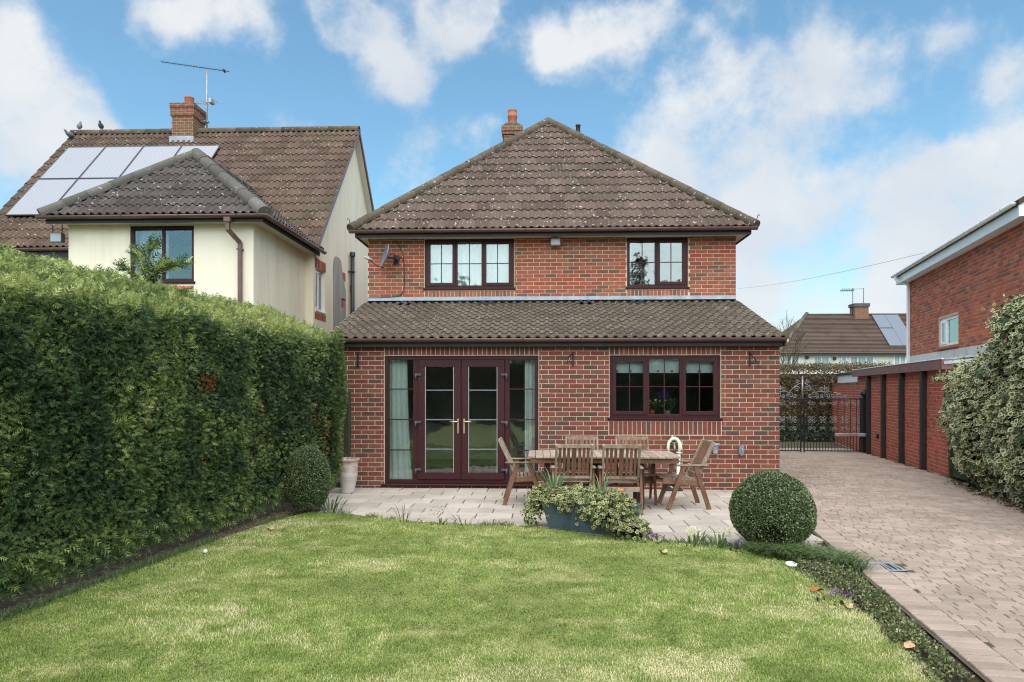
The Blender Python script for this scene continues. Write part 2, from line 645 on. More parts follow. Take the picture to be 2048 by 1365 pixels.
def tile_mat(name, base, dark, lichen=.5, moss=.3, orange=.3):
    m = Mat(name, .9, .2)
    r = m.rnd()
    lo = tuple(.72 * a for a in base); hi = tuple(1.3 * a for a in base)
    c = m.ramp(r, [(0, lo), (.45, base), (1, hi)])
    grain = m.noise(45, 6, .7)
    c = m.mix(.7, c, m.ramp(grain, [(.3, (.6, .6, .6)), (.7, (1.35, 1.33, 1.3))]), 'MULTIPLY')
    patch = m.noise(1.1, 5, .65)
    c = m.mix(m.smooth(patch, .45, .7), c, m.mix(.6, c, dark))
    ms = m.smooth(m.noise(11, 6, .75), .62 - .12 * moss, .72)
    c = m.mix(m.math('MULTIPLY', ms, moss), c, (.13, .105, .035))
    w = m.smooth(m.noise(16, 3, .5), .67 - .035 * lichen, .70)
    c = m.mix(m.math('MULTIPLY', w, .85 * min(1, lichen * 1.5)), c, (.62, .58, .54))
    w2 = m.smooth(m.noise(9.3, 4, .6, stretch=(1, 1, 1.01)), .71 - .02 * orange, .735)
    c = m.mix(m.math('MULTIPLY', w2, .8 * orange), c, (.50, .27, .06))
    m.color(c).bump(grain, .6, .006)
    return m.m


def leaf_mat(name, stops, trans=.3, rough=.55, patch=None, spec=.35):
    m = Mat(name, rough, spec)
    c = m.ramp(m.attr('rnd'), stops)
    pz = m.noise(1.6, 4, .6)
    c = m.mix(.6, c, m.ramp(pz, [(.3, (.72, .76, .8)), (.7, (1.25, 1.2, 1.1))]), 'MULTIPLY')
    m.color(c).leafy(trans)
    return m.m


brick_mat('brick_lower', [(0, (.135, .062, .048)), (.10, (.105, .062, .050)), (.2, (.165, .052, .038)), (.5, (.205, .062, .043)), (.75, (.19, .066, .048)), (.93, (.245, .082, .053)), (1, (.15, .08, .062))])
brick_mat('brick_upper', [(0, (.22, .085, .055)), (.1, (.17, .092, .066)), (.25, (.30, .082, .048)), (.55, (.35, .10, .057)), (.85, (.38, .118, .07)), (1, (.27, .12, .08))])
brick_mat('brick_right', [(0, (.28, .10, .065)), (.15, (.24, .105, .08)), (.4, (.42, .115, .062)), (.7, (.50, .135, .07)), (.9, (.54, .19, .105)), (1, (.30, .14, .10))])
brick_mat('brick_garage', [(0, (.29, .085, .06)), (.3, (.40, .105, .065)), (.7, (.46, .125, .075)), (.92, (.40, .15, .10)), (1, (.24, .10, .08))])
plain('mortar', (.60, .48, .35), .95, .1, .16, 14, .4, 160)
plain('mortar_pink', (.62, .42, .33), .95, .1, .2, 14, .4, 160)
tile_mat('roof_tile', (.112, .076, .060), (.085, .068, .045), .65, .55, .5)
tile_mat('leanto_tile', (.115, .088, .070), (.10, .082, .05), .45, .95, .15)
tile_mat('slate_tile', (.05, .055, .062), (.04, .045, .05), .1, .2, 0)
tile_mat('neighbour_tile', (.108, .070, .052), (.10, .08, .05), .45, .5, .45)
tile_mat('extension_tile', (.078, .064, .058), (.06, .055, .05), .5, .2, .05)
tile_mat('cap_tile', (.118, .090, .066), (.08, .065, .04), .5, .8, .75)
tile_mat('grey_cap', (.125, .112, .095), (.09, .085, .07), .4, .3, .1)
tile_mat('far_tile', (.115, .078, .062), (.075, .055, .035), .3, .5, .2)
plain('mahogany', (.050, .0145, .0165), .42, .22, .14, 9, .05, 90)
plain('gutter_brown', (.135, .068, .058), .35, .5, .15, 4)
plain('fascia_dark', (.030, .026, .030), .55, .4, .25, 5, .1, 40)
plain('soffit', (.66, .60, .50), .7, .3, .06)
plain('lead', (.34, .37, .42), .55, .4, .22, 5, .2, 12)
plain('black_metal', (.014, .014, .016), .4, .5, .2)
plain('black_plastic', (.02, .02, .022), .45, .5, .2)
plain('hinge_plastic', (.075, .068, .085), .4, .4, .1)
plain('brass', (.62, .52, .33), .3, .5, .1, 6, 0, 60, .7)
plain('bead_grey', (.42, .42, .43), .4, .4, .1)
plain('white_upvc', (.80, .80, .79), .35, .5, .04)
plain('white_paint', (.78, .78, .76), .5, .4, .08)
plain('steel', (.36, .36, .36), .5, .5, .2, 8, 0, 60, .5)
plain('grey_plastic', (.36, .39, .42), .5, .4, .1)
plain('dish_grey', (.20, .22, .25), .45, .5, .12)
plain('curtain', (.95, .935, .91), .9, .1, .06, 3)
plain('curtain_net', (.70, .72, .74), .9, .1, .06, 3)
plain('plaster', (.74, .70, .63), .9, .1, .05)
plain('room_floor', (.36, .30, .24), .6, .3, .2)
plain('terracotta', (.40, .145, .085), .85, .2, .2, 8, .2, 60)
plain('chimney_pot', (.44, .16, .10), .85, .2, .2, 8, .2, 60)
plain('post_timber', (.055, .06, .035), .85, .2, .3, 8, .3, 30, 0, (4, 4, .6))
plain('stain_black', (.028, .024, .024), .65, .3, .3, 8, .2, 30, 0, (4, 4, .6))
plain('teak_dark', (.045, .028, .020), .7, .3, .25, 8)
plain('fascia_purple', (.215, .120, .105), .7, .3, .2, 5, .15, 30)
plain('felt_roof', (.52, .53, .52), .8, .2, .15, 3)
plain('soil', (.052, .036, .026), .95, .1, .5, 10, .6, 40)
plain('trunk', (.085, .06, .04), .9, .1, .35, 14, .5, 40)
plain('bare_twig', (.16, .12, .08), .9, .1, .3, 14)
plain('hedge_core', (.018, .021, .010), 1, .0, .5, 8)
plain('orange_plate', (.75, .34, .10), .4, .4, .05)
plain('fabric_white', (.74, .72, .54), .8, .2, .1, 10)
plain('pigeon', (.14, .145, .165), .7, .2, .4, 20)
plain('ground_far', (.10, .11, .05), .95, .1, .3, .3)
plain('wire', (.03, .03, .03), .6, .3, 0)
plain('pot_red', (.62, .10, .04), .6, .3, .1)
plain('purple_petal', (.16, .05, .24), .6, .2, .25, 40)
plain('violet_petal', (.06, .03, .24), .6, .2, .25, 40)
plain('cream_petal', (.74, .72, .36), .6, .2, .12, 40)
plain('far_wall', (.74, .72, .67), .8, .2, .05, 1)
plain('solar_edge', (.05, .05, .06), .4, .5, .1)
plain('dead_leaf', (.30, .12, .04), .8, .2, .35, 30)
plain('pale_leaf', (.55, .36, .20), .8, .2, .3, 30)
plain('cyl_white', (.72, .70, .62), .5, .4, .1, 8)


def special_materials():
    # cream render with rain streaks
    m = Mat('cream_render', .9, .15)
    st = m.noise(1.4, 5, .65, stretch=(2.2, 2.2, .25)); fine = m.noise(60, 4, .6)
    c = m.ramp(st, [(.28, (.76, .66, .49)), (.5, (.86, .765, .60)), (.75, (.88, .80, .66))])
    pz = m.smooth(m.noise(.55, 3, .5), .62, .75)
    c = m.mix(m.math('MULTIPLY', pz, .35), c, (.55, .53, .47))
    m.color(c).bump(fine, .25, .004)
    m = Mat('grey_render', .95, .1)
    m.color(m.ramp(m.noise(2.5, 5, .65, stretch=(2, 2, .4)), [(.3, (.30, .28, .26)), (.7, (.46, .43, .40))])).bump(m.noise(60, 4), .3, .004)
    # paving
    for nm, base, sp in (('patio_stone', (.45, .385, .33), 1), ('paver', (.345, .264, .214), .7)):
        m = Mat(nm, .9, .2)
        r = m.rnd()
        c = m.ramp(r, [(0, tuple(.86 * a for a in base)), (.5, base), (1, tuple(1.13 * a for a in base))])
        g = m.noise(70, 6, .7)
        c = m.mix(.6, c, m.ramp(g, [(.3, (.75, .74, .73)), (.7, (1.2, 1.2, 1.2))]), 'MULTIPLY')
        st = m.noise(1.3, 6, .7)
        c = m.mix(.75, c, m.ramp(st, [(.32, (.72, .71, .69)), (.52, (1, 1, 1)), (.72, (1.22, 1.21, 1.2))]), 'MULTIPLY')
        dk = m.smooth(m.noise(7, 6, .75), .63, .75)
        c = m.mix(m.math('MULTIPLY', dk, .5), c, (.17, .15, .115))
        m.color(c).bump(g, .45, .004)
    m = Mat('joint_sand', .95, .1)
    c = m.ramp(m.noise(9, 5, .7), [(.35, (.10, .085, .06)), (.6, (.16, .13, .095)), (.72, (.10, .115, .04))])
    m.color(c)
    m = Mat('paver_moss_joint', .95, .1)
    c = m.ramp(m.noise(2.2, 5, .7), [(.35, (.085, .07, .055)), (.55, (.10, .085, .06)), (.75, (.075, .085, .03))])
    m.color(c)
    # weathered timber, grain along the piece is carried by stretched noise
    for nm, a, b, g in (('teak_grey', (.155, .105, .072), (.40, .31, .235), (.09, .055, .035)), ('teak_brown', (.125, .058, .032), (.27, .145, .088), (.06, .028, .016)), ('teak_top', (.26, .185, .135), (.45, .35, .275), (.16, .10, .07))):
        m = Mat(nm, .75, .25)
        nz = m.noise(7, 6, .7, stretch=(1, 1, .5)); f = m.noise(55, 5, .7, stretch=(1, 1, .25)); r = m.rnd()
        c = m.ramp(nz, [(.3, a), (.7, b)])
        c = m.mix(.5, c, m.ramp(r, [(0, (.7, .68, .66)), (1, (1.25, 1.25, 1.25))]), 'MULTIPLY')
        c = m.mix(m.math('MULTIPLY', m.smooth(f, .55, .7), .6), c, g)
        m.color(c).bump(f, .4, .003)
    # green stained boards
    m = Mat('green_board', .85, .2)
    m.color(m.ramp(m.noise(5, 6, .7, stretch=(1, 1, 4)), [(.3, (.030, .042, .022)), (.7, (.085, .10, .052))])).bump(m.noise(40, 4, .6), .3, .004)
    # zinc / blue planter
    m = Mat('planter_blue', .55, .4)
    c = m.ramp(m.noise(4, 6, .7, stretch=(1, 1, .5)), [(.3, (.040, .066, .085)), (.65, (.085, .125, .15)), (.8, (.14, .17, .18))])
    m.color(c).bump(m.noise(30, 5, .7), .25, .004)
    # pot: terracotta under lime bloom
    m = Mat('limed_pot', .9, .15)
    a = m.noise(6, 6, .7, stretch=(1, 1, 2.2)); z = m.n('ShaderNodeSeparateXYZ'); m.l(m.pos(), z.inputs[0])
    h = m.math('MULTIPLY_ADD', z.outputs['Z'], -.55, .35)
    f = m.smooth(m.math('ADD', a, h), .42, .72)
    c = m.mix(f, (.42, .20, .135), (.56, .50, .46))
    m.color(c).bump(a, .3, .006)
    # lawn floor
    m = Mat('lawn_soil', .95, .1)
    c = m.ramp(m.noise(2.2, 6, .7), [(.3, (.13, .15, .04)), (.55, (.24, .25, .085)), (.75, (.36, .33, .15))])
    c = m.mix(.5, c, m.ramp(m.noise(140, 4, .7), [(.3, (.5, .5, .5)), (.7, (1.4, 1.4, 1.4))]), 'MULTIPLY')
    m.color(c).bump(m.noise(120, 4, .7), .5, .02)
    # grass blades: lush, pale and straw patches with a place of their own
    m = Mat('grass_blade', .6, .25)
    c = m.ramp(m.attr('rnd'), [(0, (.095, .165, .030)), (.35, (.22, .31, .065)), (.7, (.385, .46, .13)), (.93, (.56, .57, .25)), (1, (.72, .66, .40))])
    straw = m.attr('rim')
    c = m.mix(straw, c, m.ramp(m.attr('rnd'), [(0, (.40, .40, .16)), (.5, (.60, .56, .27)), (1, (.78, .71, .42))]))
    m.color(c).leafy(.3)
    # glass
    for nm, tint, k in (('window_glass', (.88, .93, .91), 1.6), ('door_glass', (.86, .91, .89), 1.5)):
        m = Mat(nm); nt = m.nt; nt.nodes.remove(m.b)
        tr = m.n('ShaderNodeBsdfTransparent'); tr.inputs[0].default_value = (*tint, 1)
        gl = m.n('ShaderNodeBsdfGlossy'); gl.inputs['Roughness'].default_value = .012; gl.inputs['Color'].default_value = (.92, .96, .97, 1)
        wob = m.noise(2.6, 2, .5)
        bp = m.n('ShaderNodeBump'); bp.inputs['Strength'].default_value = .18; bp.inputs['Distance'].default_value = .02
        m.l(wob, bp.inputs['Height']); m.l(bp.outputs[0], gl.inputs['Normal'])
        fr = m.n('ShaderNodeFresnel'); fr.inputs['IOR'].default_value = 1.52
        f = m.math('MULTIPLY', fr.outputs[0], k)
        f2 = m.math('MINIMUM', m.math('ADD', f, .035), 1.0)
        mx = m.n('ShaderNodeMixShader'); m.l(f2, mx.inputs[0]); m.l(tr.outputs[0], mx.inputs[1]); m.l(gl.outputs[0], mx.inputs[2])
        m.l(mx.outputs[0], nt.nodes['Material Output'].inputs['Surface'])
    # solar panels: fine bright grid lines under glass
    m = Mat('solar_cell', .32, .45)
    tc = m.n('ShaderNodeTexCoord')
    wv = m.n('ShaderNodeTexWave', wave_type='BANDS', bands_direction='X'); wv.inputs['Scale'].default_value = 9.0
    m.l(tc.outputs['Object'], wv.inputs['Vector'])
    m.color(m.ramp(wv.outputs['Fac'], [(.35, (.15, .15, .18)), (.65, (.40, .40, .43))]))
    # blue-grey panels of the far house
    plain('far_solar', (.10, .12, .16), .3, .6, .05)


special_materials()
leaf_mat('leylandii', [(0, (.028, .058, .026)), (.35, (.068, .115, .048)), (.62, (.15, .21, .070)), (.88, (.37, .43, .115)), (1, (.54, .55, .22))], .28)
leaf_mat('leylandii_dead', [(0, (.20, .07, .025)), (.6, (.34, .13, .05)), (1, (.24, .15, .06))], .2)
leaf_mat('box_leaf', [(0, (.025, .042, .016)), (.4, (.068, .098, .036)), (.8, (.16, .20, .078)), (1, (.42, .45, .25))], .15, .38, spec=.5)
leaf_mat('conifer_dark', [(0, (.022, .040, .018)), (.6, (.05, .08, .032)), (1, (.09, .13, .05))], .15)
leaf_mat('beech_brown', [(0, (.10, .075, .04)), (.4, (.19, .135, .075)), (.75, (.25, .175, .10)), (.9, (.14, .15, .06)), (1, (.33, .27, .18))], .2)
leaf_mat('dark_ivy', [(0, (.015, .03, .012)), (.6, (.03, .055, .02)), (1, (.09, .12, .06))], .15, .4, spec=.5)
leaf_mat('shrub_yellow', [(0, (.14, .17, .04)), (.5, (.26, .27, .07)), (1, (.34, .22, .12))], .3)
leaf_mat('strap_leaf', [(0, (.065, .105, .035)), (.6, (.13, .19, .065)), (1, (.24, .30, .13))], .25)
leaf_mat('daffodil_leaf', [(0, (.12, .20, .09)), (.6, (.19, .28, .13)), (1, (.26, .34, .17))], .3)
leaf_mat('low_cover', [(0, (.050, .058, .026)), (.45, (.105, .125, .050)), (.82, (.20, .215, .095)), (1, (.44, .42, .26))], .2, .65, spec=.12)
leaf_mat('straw_bits', [(0, (.16, .10, .055)), (.6, (.26, .18, .10)), (1, (.36, .27, .17))], .1)


def variegated(name, green, pale, edge=.5, dead=.04):
    m = Mat(name, .5, .22)
    r = m.attr('rnd'); rim = m.attr('rim')
    g = m.ramp(r, [(0, tuple(.6 * a for a in green)), (.6, green), (.93, tuple(1.6 * a for a in green)), (1, (.22, .11, .05))])
    p = m.ramp(r, [(0, tuple(.7 * a for a in pale)), (.6, pale), (1, tuple(1.1 * a for a in pale))])
    wob = m.noise(55, 3, .6)
    f = m.smooth(m.math('ADD', rim, m.math('MULTIPLY_ADD', wob, .9, -.45)), edge - .12, edge + .12)
    # a few leaves are wholly green, some wholly pale
    rr = m.math('FRACT', m.math('MULTIPLY', r, 7.31))
    f = m.math('MULTIPLY', f, m.math('SUBTRACT', 1.0, m.math('LESS_THAN', rr, .22)))
    m.color(m.mix(f, g, p)).leafy(.2)


variegated('ivy_variegated', (.065, .100, .042), (.62, .59, .32), .58)
variegated('ivy_trailing', (.065, .100, .038), (.54, .50, .23), .63)

# ------------------------------------------------------------------ the ground, lawn, patio and drive
def drive_z(y):
    y = np.asarray(y, float)
    return -.0275 * np.clip(y - 12.9, 0, 9)


LAWN_EDGE = [(-3.73, 4.4), (-3.60, 5.6), (-3.42, 7.0), (-3.20, 8.2), (-2.98, 8.75), (-2.6, 8.72), (-2.05, 8.42), (-1.48, 8.15), (-.75, 8.0),
             (-.05, 7.93), (.30, 7.72), (.67, 7.47), (1.0, 7.30), (1.32, 7.17), (1.7, 7.04), (2.03, 6.92), (2.2, 6.6), (2.33, 6.1), (2.36, 5.4), (2.30, 4.45), (2.20, 3.8), (2.05, 2.6)]
LAWN = [(-3.95, -26), (-3.9, 2.5)] + LAWN_EDGE + [(1.9, 0), (1.9, -26)]


def build_ground():
    mb = MB()
    xs = (-300, -40, -12, 0, 12, 40, 300); ys = (-200, -30, 0, 12.9, 17, 21.9, 60, 500)
    for i in range(len(xs) - 1):
        for j in range(len(ys) - 1):
            a, b, c, d = xs[i], xs[i + 1], ys[j], ys[j + 1]
            zc, zd = float(drive_z(c)) - .06, float(drive_z(d)) - .06
            mb.quad((a, c, zc), (b, c, zc), (b, d, zd), (a, d, zd))
    tag(mb.build('ground', MATS['ground_far']), kind='structure')
    # bare earth of the borders, just above the ground sheet
    mb = MB()
    mb.quad((-6.2, -26, -.03), (-2.6, -26, -.03), (-2.6, 10.95, -.03), (-6.2, 10.95, -.03))
    mb.quad((-2.6, 6.5, -.031), (3.3, 6.5, -.031), (3.3, 9.2, -.031), (-2.6, 9.2, -.031))
    mb.quad((1.7, -26, -.029), (2.9, -26, -.029), (2.9, 7.4, -.029), (1.7, 7.4, -.029))
    mb.quad((5.2, -26, -.028), (8.6, -26, -.028), (8.6, 12.8, -.028), (5.2, 12.8, -.028))
    tag(mb.build('soil_bed', MATS['soil']), kind='structure')
    # lawn: gently uneven sheet
    me = bpy.data.meshes.new('lawn'); bm = bmesh.new()
    f = bm.faces.new([bm.verts.new((x, y, .006)) for x, y in LAWN])
    bmesh.ops.triangulate(bm, faces=[f])
    bm.to_mesh(me); bm.free()
    lawn = tag(link_mesh('lawn', me, MATS['lawn_soil']), kind='structure')
    # blades, thicker near the camera because they show larger there
    n = 400000
    y = 2.9 + (8.95 - 2.9) * rng.random(n * 2) ** 1.55
    half = .82 * y + .5
    x = (rng.random(n * 2) * 2 - 1) * half
    x = np.clip(x, -4.0, 2.6)
    keep = in_poly(x, y, [(a + (.03 if a < 0 else -.0), b) for a, b in LAWN])
    edge = fbm(x, y, 5, 3, 6) - .5
    x, y = x[keep][:n], y[keep][:n]
    n = len(x)
    clump = fbm(x, y, 3, 4, 1.3); fine = fbm(x, y, 8, 3, 7)
    pale = fbm(x * .85, y * 1.5, 21, 5, 1.5)
    straw = np.clip((pale - .53) * 4.6 + (fine - .5) * 1.8, 0, 1) * .8
    h = (.010 + .013 * rng.random(n)) * (.5 + 1.0 * clump) * (1 - .35 * straw)
    h *= np.where(rng.random(n) < .015, 1.9, 1)
    wd = (.0011 + .0009 * rng.random(n)) * (.65 + .15 * y)
    az = rng.random(n) * 2 * math.pi
    lean = .35 + .55 * rng.random(n) + .35 * straw
    dirx, diry = np.cos(az), np.sin(az)
    base = np.stack([x, y, np.full(n, .004)], 1)
    side = np.stack([-diry, dirx, np.zeros(n)], 1)
    mid = base + np.stack([dirx * lean * h * .35, diry * lean * h * .35, h * .6], 1)
    tip = base + np.stack([dirx * lean * h * 1.05, diry * lean * h * 1.05, h * (1.0 - .25 * lean)], 1)
    V = np.stack([base - side * wd[:, None], base + side * wd[:, None], mid - side * wd[:, None] * .8, mid + side * wd[:, None] * .8, tip], 1).reshape(-1, 3)
    k = np.arange(n)[:, None] * 5
    T = np.concatenate([k + [[0, 1, 3]], k + [[0, 3, 2]], k + [[2, 3, 4]]], 0)
    r = np.clip(rng.random(n) * .60 + (clump - .5) * 1.0 + (fine - .5) * .8 + .2, 0, 1)
    o = np_mesh('grass', V, T, MATS['grass_blade'], None, np.repeat(r, 5), np.repeat(straw, 5), 'stuff')
    tag(o, 'short patchy lawn grass with straw coloured and mossy areas', 'grass')


def slab_mesh(name, lx, ly, h, c):
    """paving piece, top at z=0, chamfered, no underside"""
    a, b = lx / 2, ly / 2
    v = [(-a + c, -b + c, 0), (a - c, -b + c, 0), (a - c, b - c, 0), (-a + c, b - c, 0),
         (-a, -b, -c), (a, -b, -c), (a, b, -c), (-a, b, -c),
         (-a, -b, -h), (a, -b, -h), (a, b, -h), (-a, b, -h)]
    f = [(0, 1, 2, 3)] + [(4 + i, 4 + (i + 1) % 4, (i + 1) % 4, i) for i in range(4)] + [(8 + i, 8 + (i + 1) % 4, 4 + (i + 1) % 4, 4 + i) for i in range(4)]
    me = bpy.data.meshes.new(name); me.from_pydata(v, [], f); me.update()
    return me


PATIO = [(-3.3, 10.97), (-3.3, 10.0), (-2.72, 9.25), (-2.45, 8.62), (-1.5, 7.95), (-.1, 7.72), (.6, 7.25), (1.3, 6.95), (2.0, 6.7), (2.62, 6.5), (2.74, 6.7), (3.0, 8.1), (3.62, 10.97)]
DRIVE_LEFT = [(1.62, -26), (2.25, 2.3), (2.46, 3.83), (2.66, 5.14), (3.14, 8.18), (3.74, 10.9), (3.86, 11.0), (3.86, 22), (3.9, 40)]
DRIVE_RIGHT = [(14.2, 40), (9.5, 21), (9.40, 20.5), (7.44, 12.57), (6.86, 10.92), (6.55, 9.51), (6.25, 8.0), (5.9, 5.0), (5.7, 2.3), (5.2, -26)]


def build_paving():
    patio = MB()
    patio.add([(x, y, -.014) for x, y in PATIO], [tuple(range(len(PATIO)))])
    po = tag(patio.build('patio', MATS['joint_sand'], fixn=False), kind='structure')
    lx, ly = .462, .362
    me = [slab_mesh('slab', lx - .013, ly - .013, .04, .005)]
    ps = []
    row = 0; y = 10.97 - ly / 2
    while y > 6.3:
        off = (row % 2) * lx / 2 + random.uniform(-.03, .03) + .06
        x = -3.4 + off
        while x < 3.9:
            if in_poly(np.array([x]), np.array([y]), PATIO)[0] or any(in_poly(np.array([x + sx * .15]), np.array([y + sy * .12]), PATIO)[0] for sx in (-1, 1) for sy in (-1, 1)):
                # keep clear of the drive's border course
                t = np.interp(y, [p[1] for p in DRIVE_LEFT[1:7]], [p[0] for p in DRIVE_LEFT[1:7]])
                if x + lx / 2 > t - .01:
                    w = t - .01 - (x - lx / 2)
                    if w > .1:
                        M = Matrix.Translation((x - lx / 2 + w / 2, y, 0)) @ Matrix.Diagonal((w / lx, 1, 1, 1)); ps.append((M, me[0]))
                elif y - ly / 2 > 6.2:
                    M = Matrix.Translation((x, y, random.uniform(-.002, .002))) @ Matrix.Rotation(R(random.uniform(-.35, .35)), 4, 'Z') @ Matrix.Rotation(R(random.uniform(-.25, .25)), 4, 'X')
                    ps.append((M, me[0]))
            x += lx
        y -= ly; row += 1
    emit_pieces(po, 'slab', ps, MATS['patio_stone'], 300)

    poly = DRIVE_LEFT + DRIVE_RIGHT
    mb = MB()
    ys = [-26, 0, 2.3, 3.83, 5.14, 6.5, 8.18, 9.5, 10.95, 11.0, 12.57, 12.9, 15, 17, 19, 20.5, 21.9, 30, 40]
    lx_ = lambda q: float(np.interp(q, [p[1] for p in DRIVE_LEFT], [p[0] for p in DRIVE_LEFT]))
    rx_ = lambda q: float(np.interp(q, [p[1] for p in DRIVE_RIGHT[::-1]], [p[0] for p in DRIVE_RIGHT[::-1]]))
    for a, b in zip(ys[:-1], ys[1:]):
        za, zb = float(drive_z(a)) - .010, float(drive_z(b)) - .010
        mb.quad((lx_(a), a, za), (rx_(a), a, za), (rx_(b), b, zb), (lx_(b), b, zb))
    dv = tag(mb.build('driveway', MATS['paver_moss_joint']), kind='structure')
    # blocks of mixed lengths laid in courses across the drive
    lens = [.105, .14, .18]
    meshes = {l: slab_mesh('paver', l - .007, .099, .03, .005) for l in lens}
    phi = R(11); ux, uy = math.cos(phi), -math.sin(phi); vx, vy = math.sin(phi), math.cos(phi)
    ps = []
    for j in range(-6, 200):
        v = 2.0 + j * .106
        u = -6.0 + random.uniform(0, .2)
        while u < 10:
            l = random.choice((.14, .14, .18, .18, .105))
            cx, cy = (u + l / 2) * ux + v * vx, (u + l / 2) * uy + v * vy
            u += l
            if cy < 2.4 or cy > 21.5: continue
            xl = lx_(cy) + (.268 if cy < 10.9 else .01); k = 1.0
            if cx - l / 2 * ux < xl:                         # cut the block at the border
                r_ = cx + l / 2 * ux; w_ = (r_ - xl) / ux
                if w_ < .035: continue
                k = w_ / l; cx = r_ - w_ / 2 * ux; cy = cy - (l - w_) / 2 * -uy
            if cx > rx_(cy) - (.08 if cy > 12.6 else .12): continue
            if abs(cx - 3.10) < .16 and abs(cy - 6.28) < .15: continue
            M = Matrix.Translation((cx, cy, float(drive_z(cy)) + random.uniform(-.0025, .002))) @ Matrix.Rotation(-phi + R(random.uniform(-.8, .8)), 4, 'Z') @ Matrix.Rotation(R(random.uniform(-.5, .5)) - (.0275 if cy > 12.9 else 0), 4, 'X') @ Matrix.Diagonal((k, 1, 1, 1))
            ps.append((M, meshes[l]))
    emit_pieces(dv, 'paver', ps, MATS['paver'], 300, 'paver_field')
    # border course along the patio and the planting strip
    me = slab_mesh('border_block', .235, .096, .03, .006)
    pts = [Vector((p[0], p[1], 0)) for p in DRIVE_LEFT[1:6]]
    bs = []; carry = 0
    for a, b in zip(pts[:-1], pts[1:]):
        d = (b - a); L = d.length; d.normalize(); s = Vector((d.y, -d.x, 0)); t = carry
        while t < L:
            c = a + d * t + s * .145
            bs.append((frame_matrix((c.x, c.y, random.uniform(.000, .004)), s, d, (0, 0, 1)), me)); t += .106
        carry = t - L
    for M, m_ in bs:
        if not m_.materials: m_.materials.append(MATS['paver'])
        o = bpy.data.objects.new('border_block', m_); COL.objects.link(o); o.parent = dv; o.matrix_local = M


build_ground()
build_paving()


# ------------------------------------------------------------------ brickwork, tiles, windows
def brick_mesh():
    """front face at y=-0.006, x -0.5..0.5 and z -0.5..0.5 of a 215 x 65 brick"""
    a, b, c = .1075, .0325, .004
    v = [(-a + c, -.006, -b + c), (a - c, -.006, -b + c), (a - c, -.006, b - c), (-a + c, -.006, b - c),
         (-a, -.002, -b), (a, -.002, -b), (a, -.002, b), (-a, -.002, b),
         (-a, .01, -b), (a, .01, -b), (a, .01, b), (-a, .01, b)]
    f = [(0, 1, 2, 3)] + [(4 + i, 4 + (i + 1) % 4, (i + 1) % 4, i) for i in range(4)] + [(8 + i, 8 + (i + 1) % 4, 4 + (i + 1) % 4, 4 + i) for i in range(4)]
    me = bpy.data.meshes.new('brick'); me.from_pydata(v, [], f); me.update()
    return me


def brick_rects(x0, x1, z0, z1, holes=(), soldiers=(), zstart=None, bond='stretcher', phase=0.0):
    out = []
    z = zstart if zstart is not None else z0
    blocked = list(holes) + [s[:4] for s in soldiers]
    k = 0
    while z < z1 - .01:
        zt = z + .065
        if zt > z0 + .005:
            cuts = [(h[0], h[1]) for h in blocked if h[2] < zt - .012 and h[3] > z + .012]
            free = [(x0, x1)]
            for a, b in cuts:
                nf = []
                for p, q in free:
                    if b <= p or a >= q: nf.append((p, q)); continue
                    if a > p: nf.append((p, a - .01))
                    if b < q: nf.append((b + .01, q))
                free = nf
            step = .225 if bond == 'stretcher' else .1125
            xb = x0 - step + (k % 2) * step / 2 + phase
            while xb < x1:
                e = xb + step - .01
                for p, q in free:
                    a, b = max(xb, p), min(e, q)
                    if b - a > .022: out.append(((a + b) / 2, (max(z, z0) + min(zt, z1)) / 2, b - a, min(zt, z1) - max(z, z0), 0))
                xb += step
        z += .075; k += 1
    for (a, b, c, d) in [s[:4] for s in soldiers]:
        n = max(1, round((b - a) / .075)); p = (b - a) / n
        for i in range(n):
            out.append((a + (i + .5) * p, (c + d) / 2, p - .011, d - c - .01, 1))
    return out


def rect_pieces(rects, me, F):
    """F: wall frame (x along the wall, -y outwards, z up)"""
    ps = []
    for (x, z, w, h, s) in rects:
        S = Matrix.Diagonal((w / .215, 1, h / .065, 1)) if not s else Matrix.Diagonal((w / .215, 1, h / .065, 1))
        j = Matrix.Translation((x, random.uniform(-.0015, .0015), z))
        ps.append((F @ j @ S, me))
    return ps


def tile_profile(roll=.034):
    xs = []
    for k in range(2):
        o = k * .15
        xs += [(o, 0), (o + .03, .002), (o + .048, roll * .74), (o + .075, roll), (o + .102, roll * .74), (o + .12, .002)]
    xs.append((.30, 0))
    return xs


def tile_mesh(w, gauge, roll=.034, lap=.07, name='tile'):
    """x across 0..w, y up the slope -.0 .. gauge+lap, z off the roof plane"""
    pr = [(x / .30 * w, z) for x, z in tile_profile(roll)]
    n = len(pr); L = gauge + lap
    v = []
    for (y, dz) in ((0, .030), (L, .004)):
        v += [(x, y, z + dz) for x, z in pr]
    f = [(i, i + 1, n + i + 1, n + i) for i in range(n - 1)]
    sm = [True] * len(f)
    b = len(v)
    v += [(x, 0, z + .030) for x, z in pr] + [(x, .001, z + .006) for x, z in pr]
    f += [(b + i, b + n + i, b + n + i + 1, b + i + 1) for i in range(n - 1)]
    sm += [False] * (n - 1)
    me = bpy.data.meshes.new(name); me.from_pydata(v, [], f)
    me.polygons.foreach_set('use_smooth', sm); me.update()
    return me


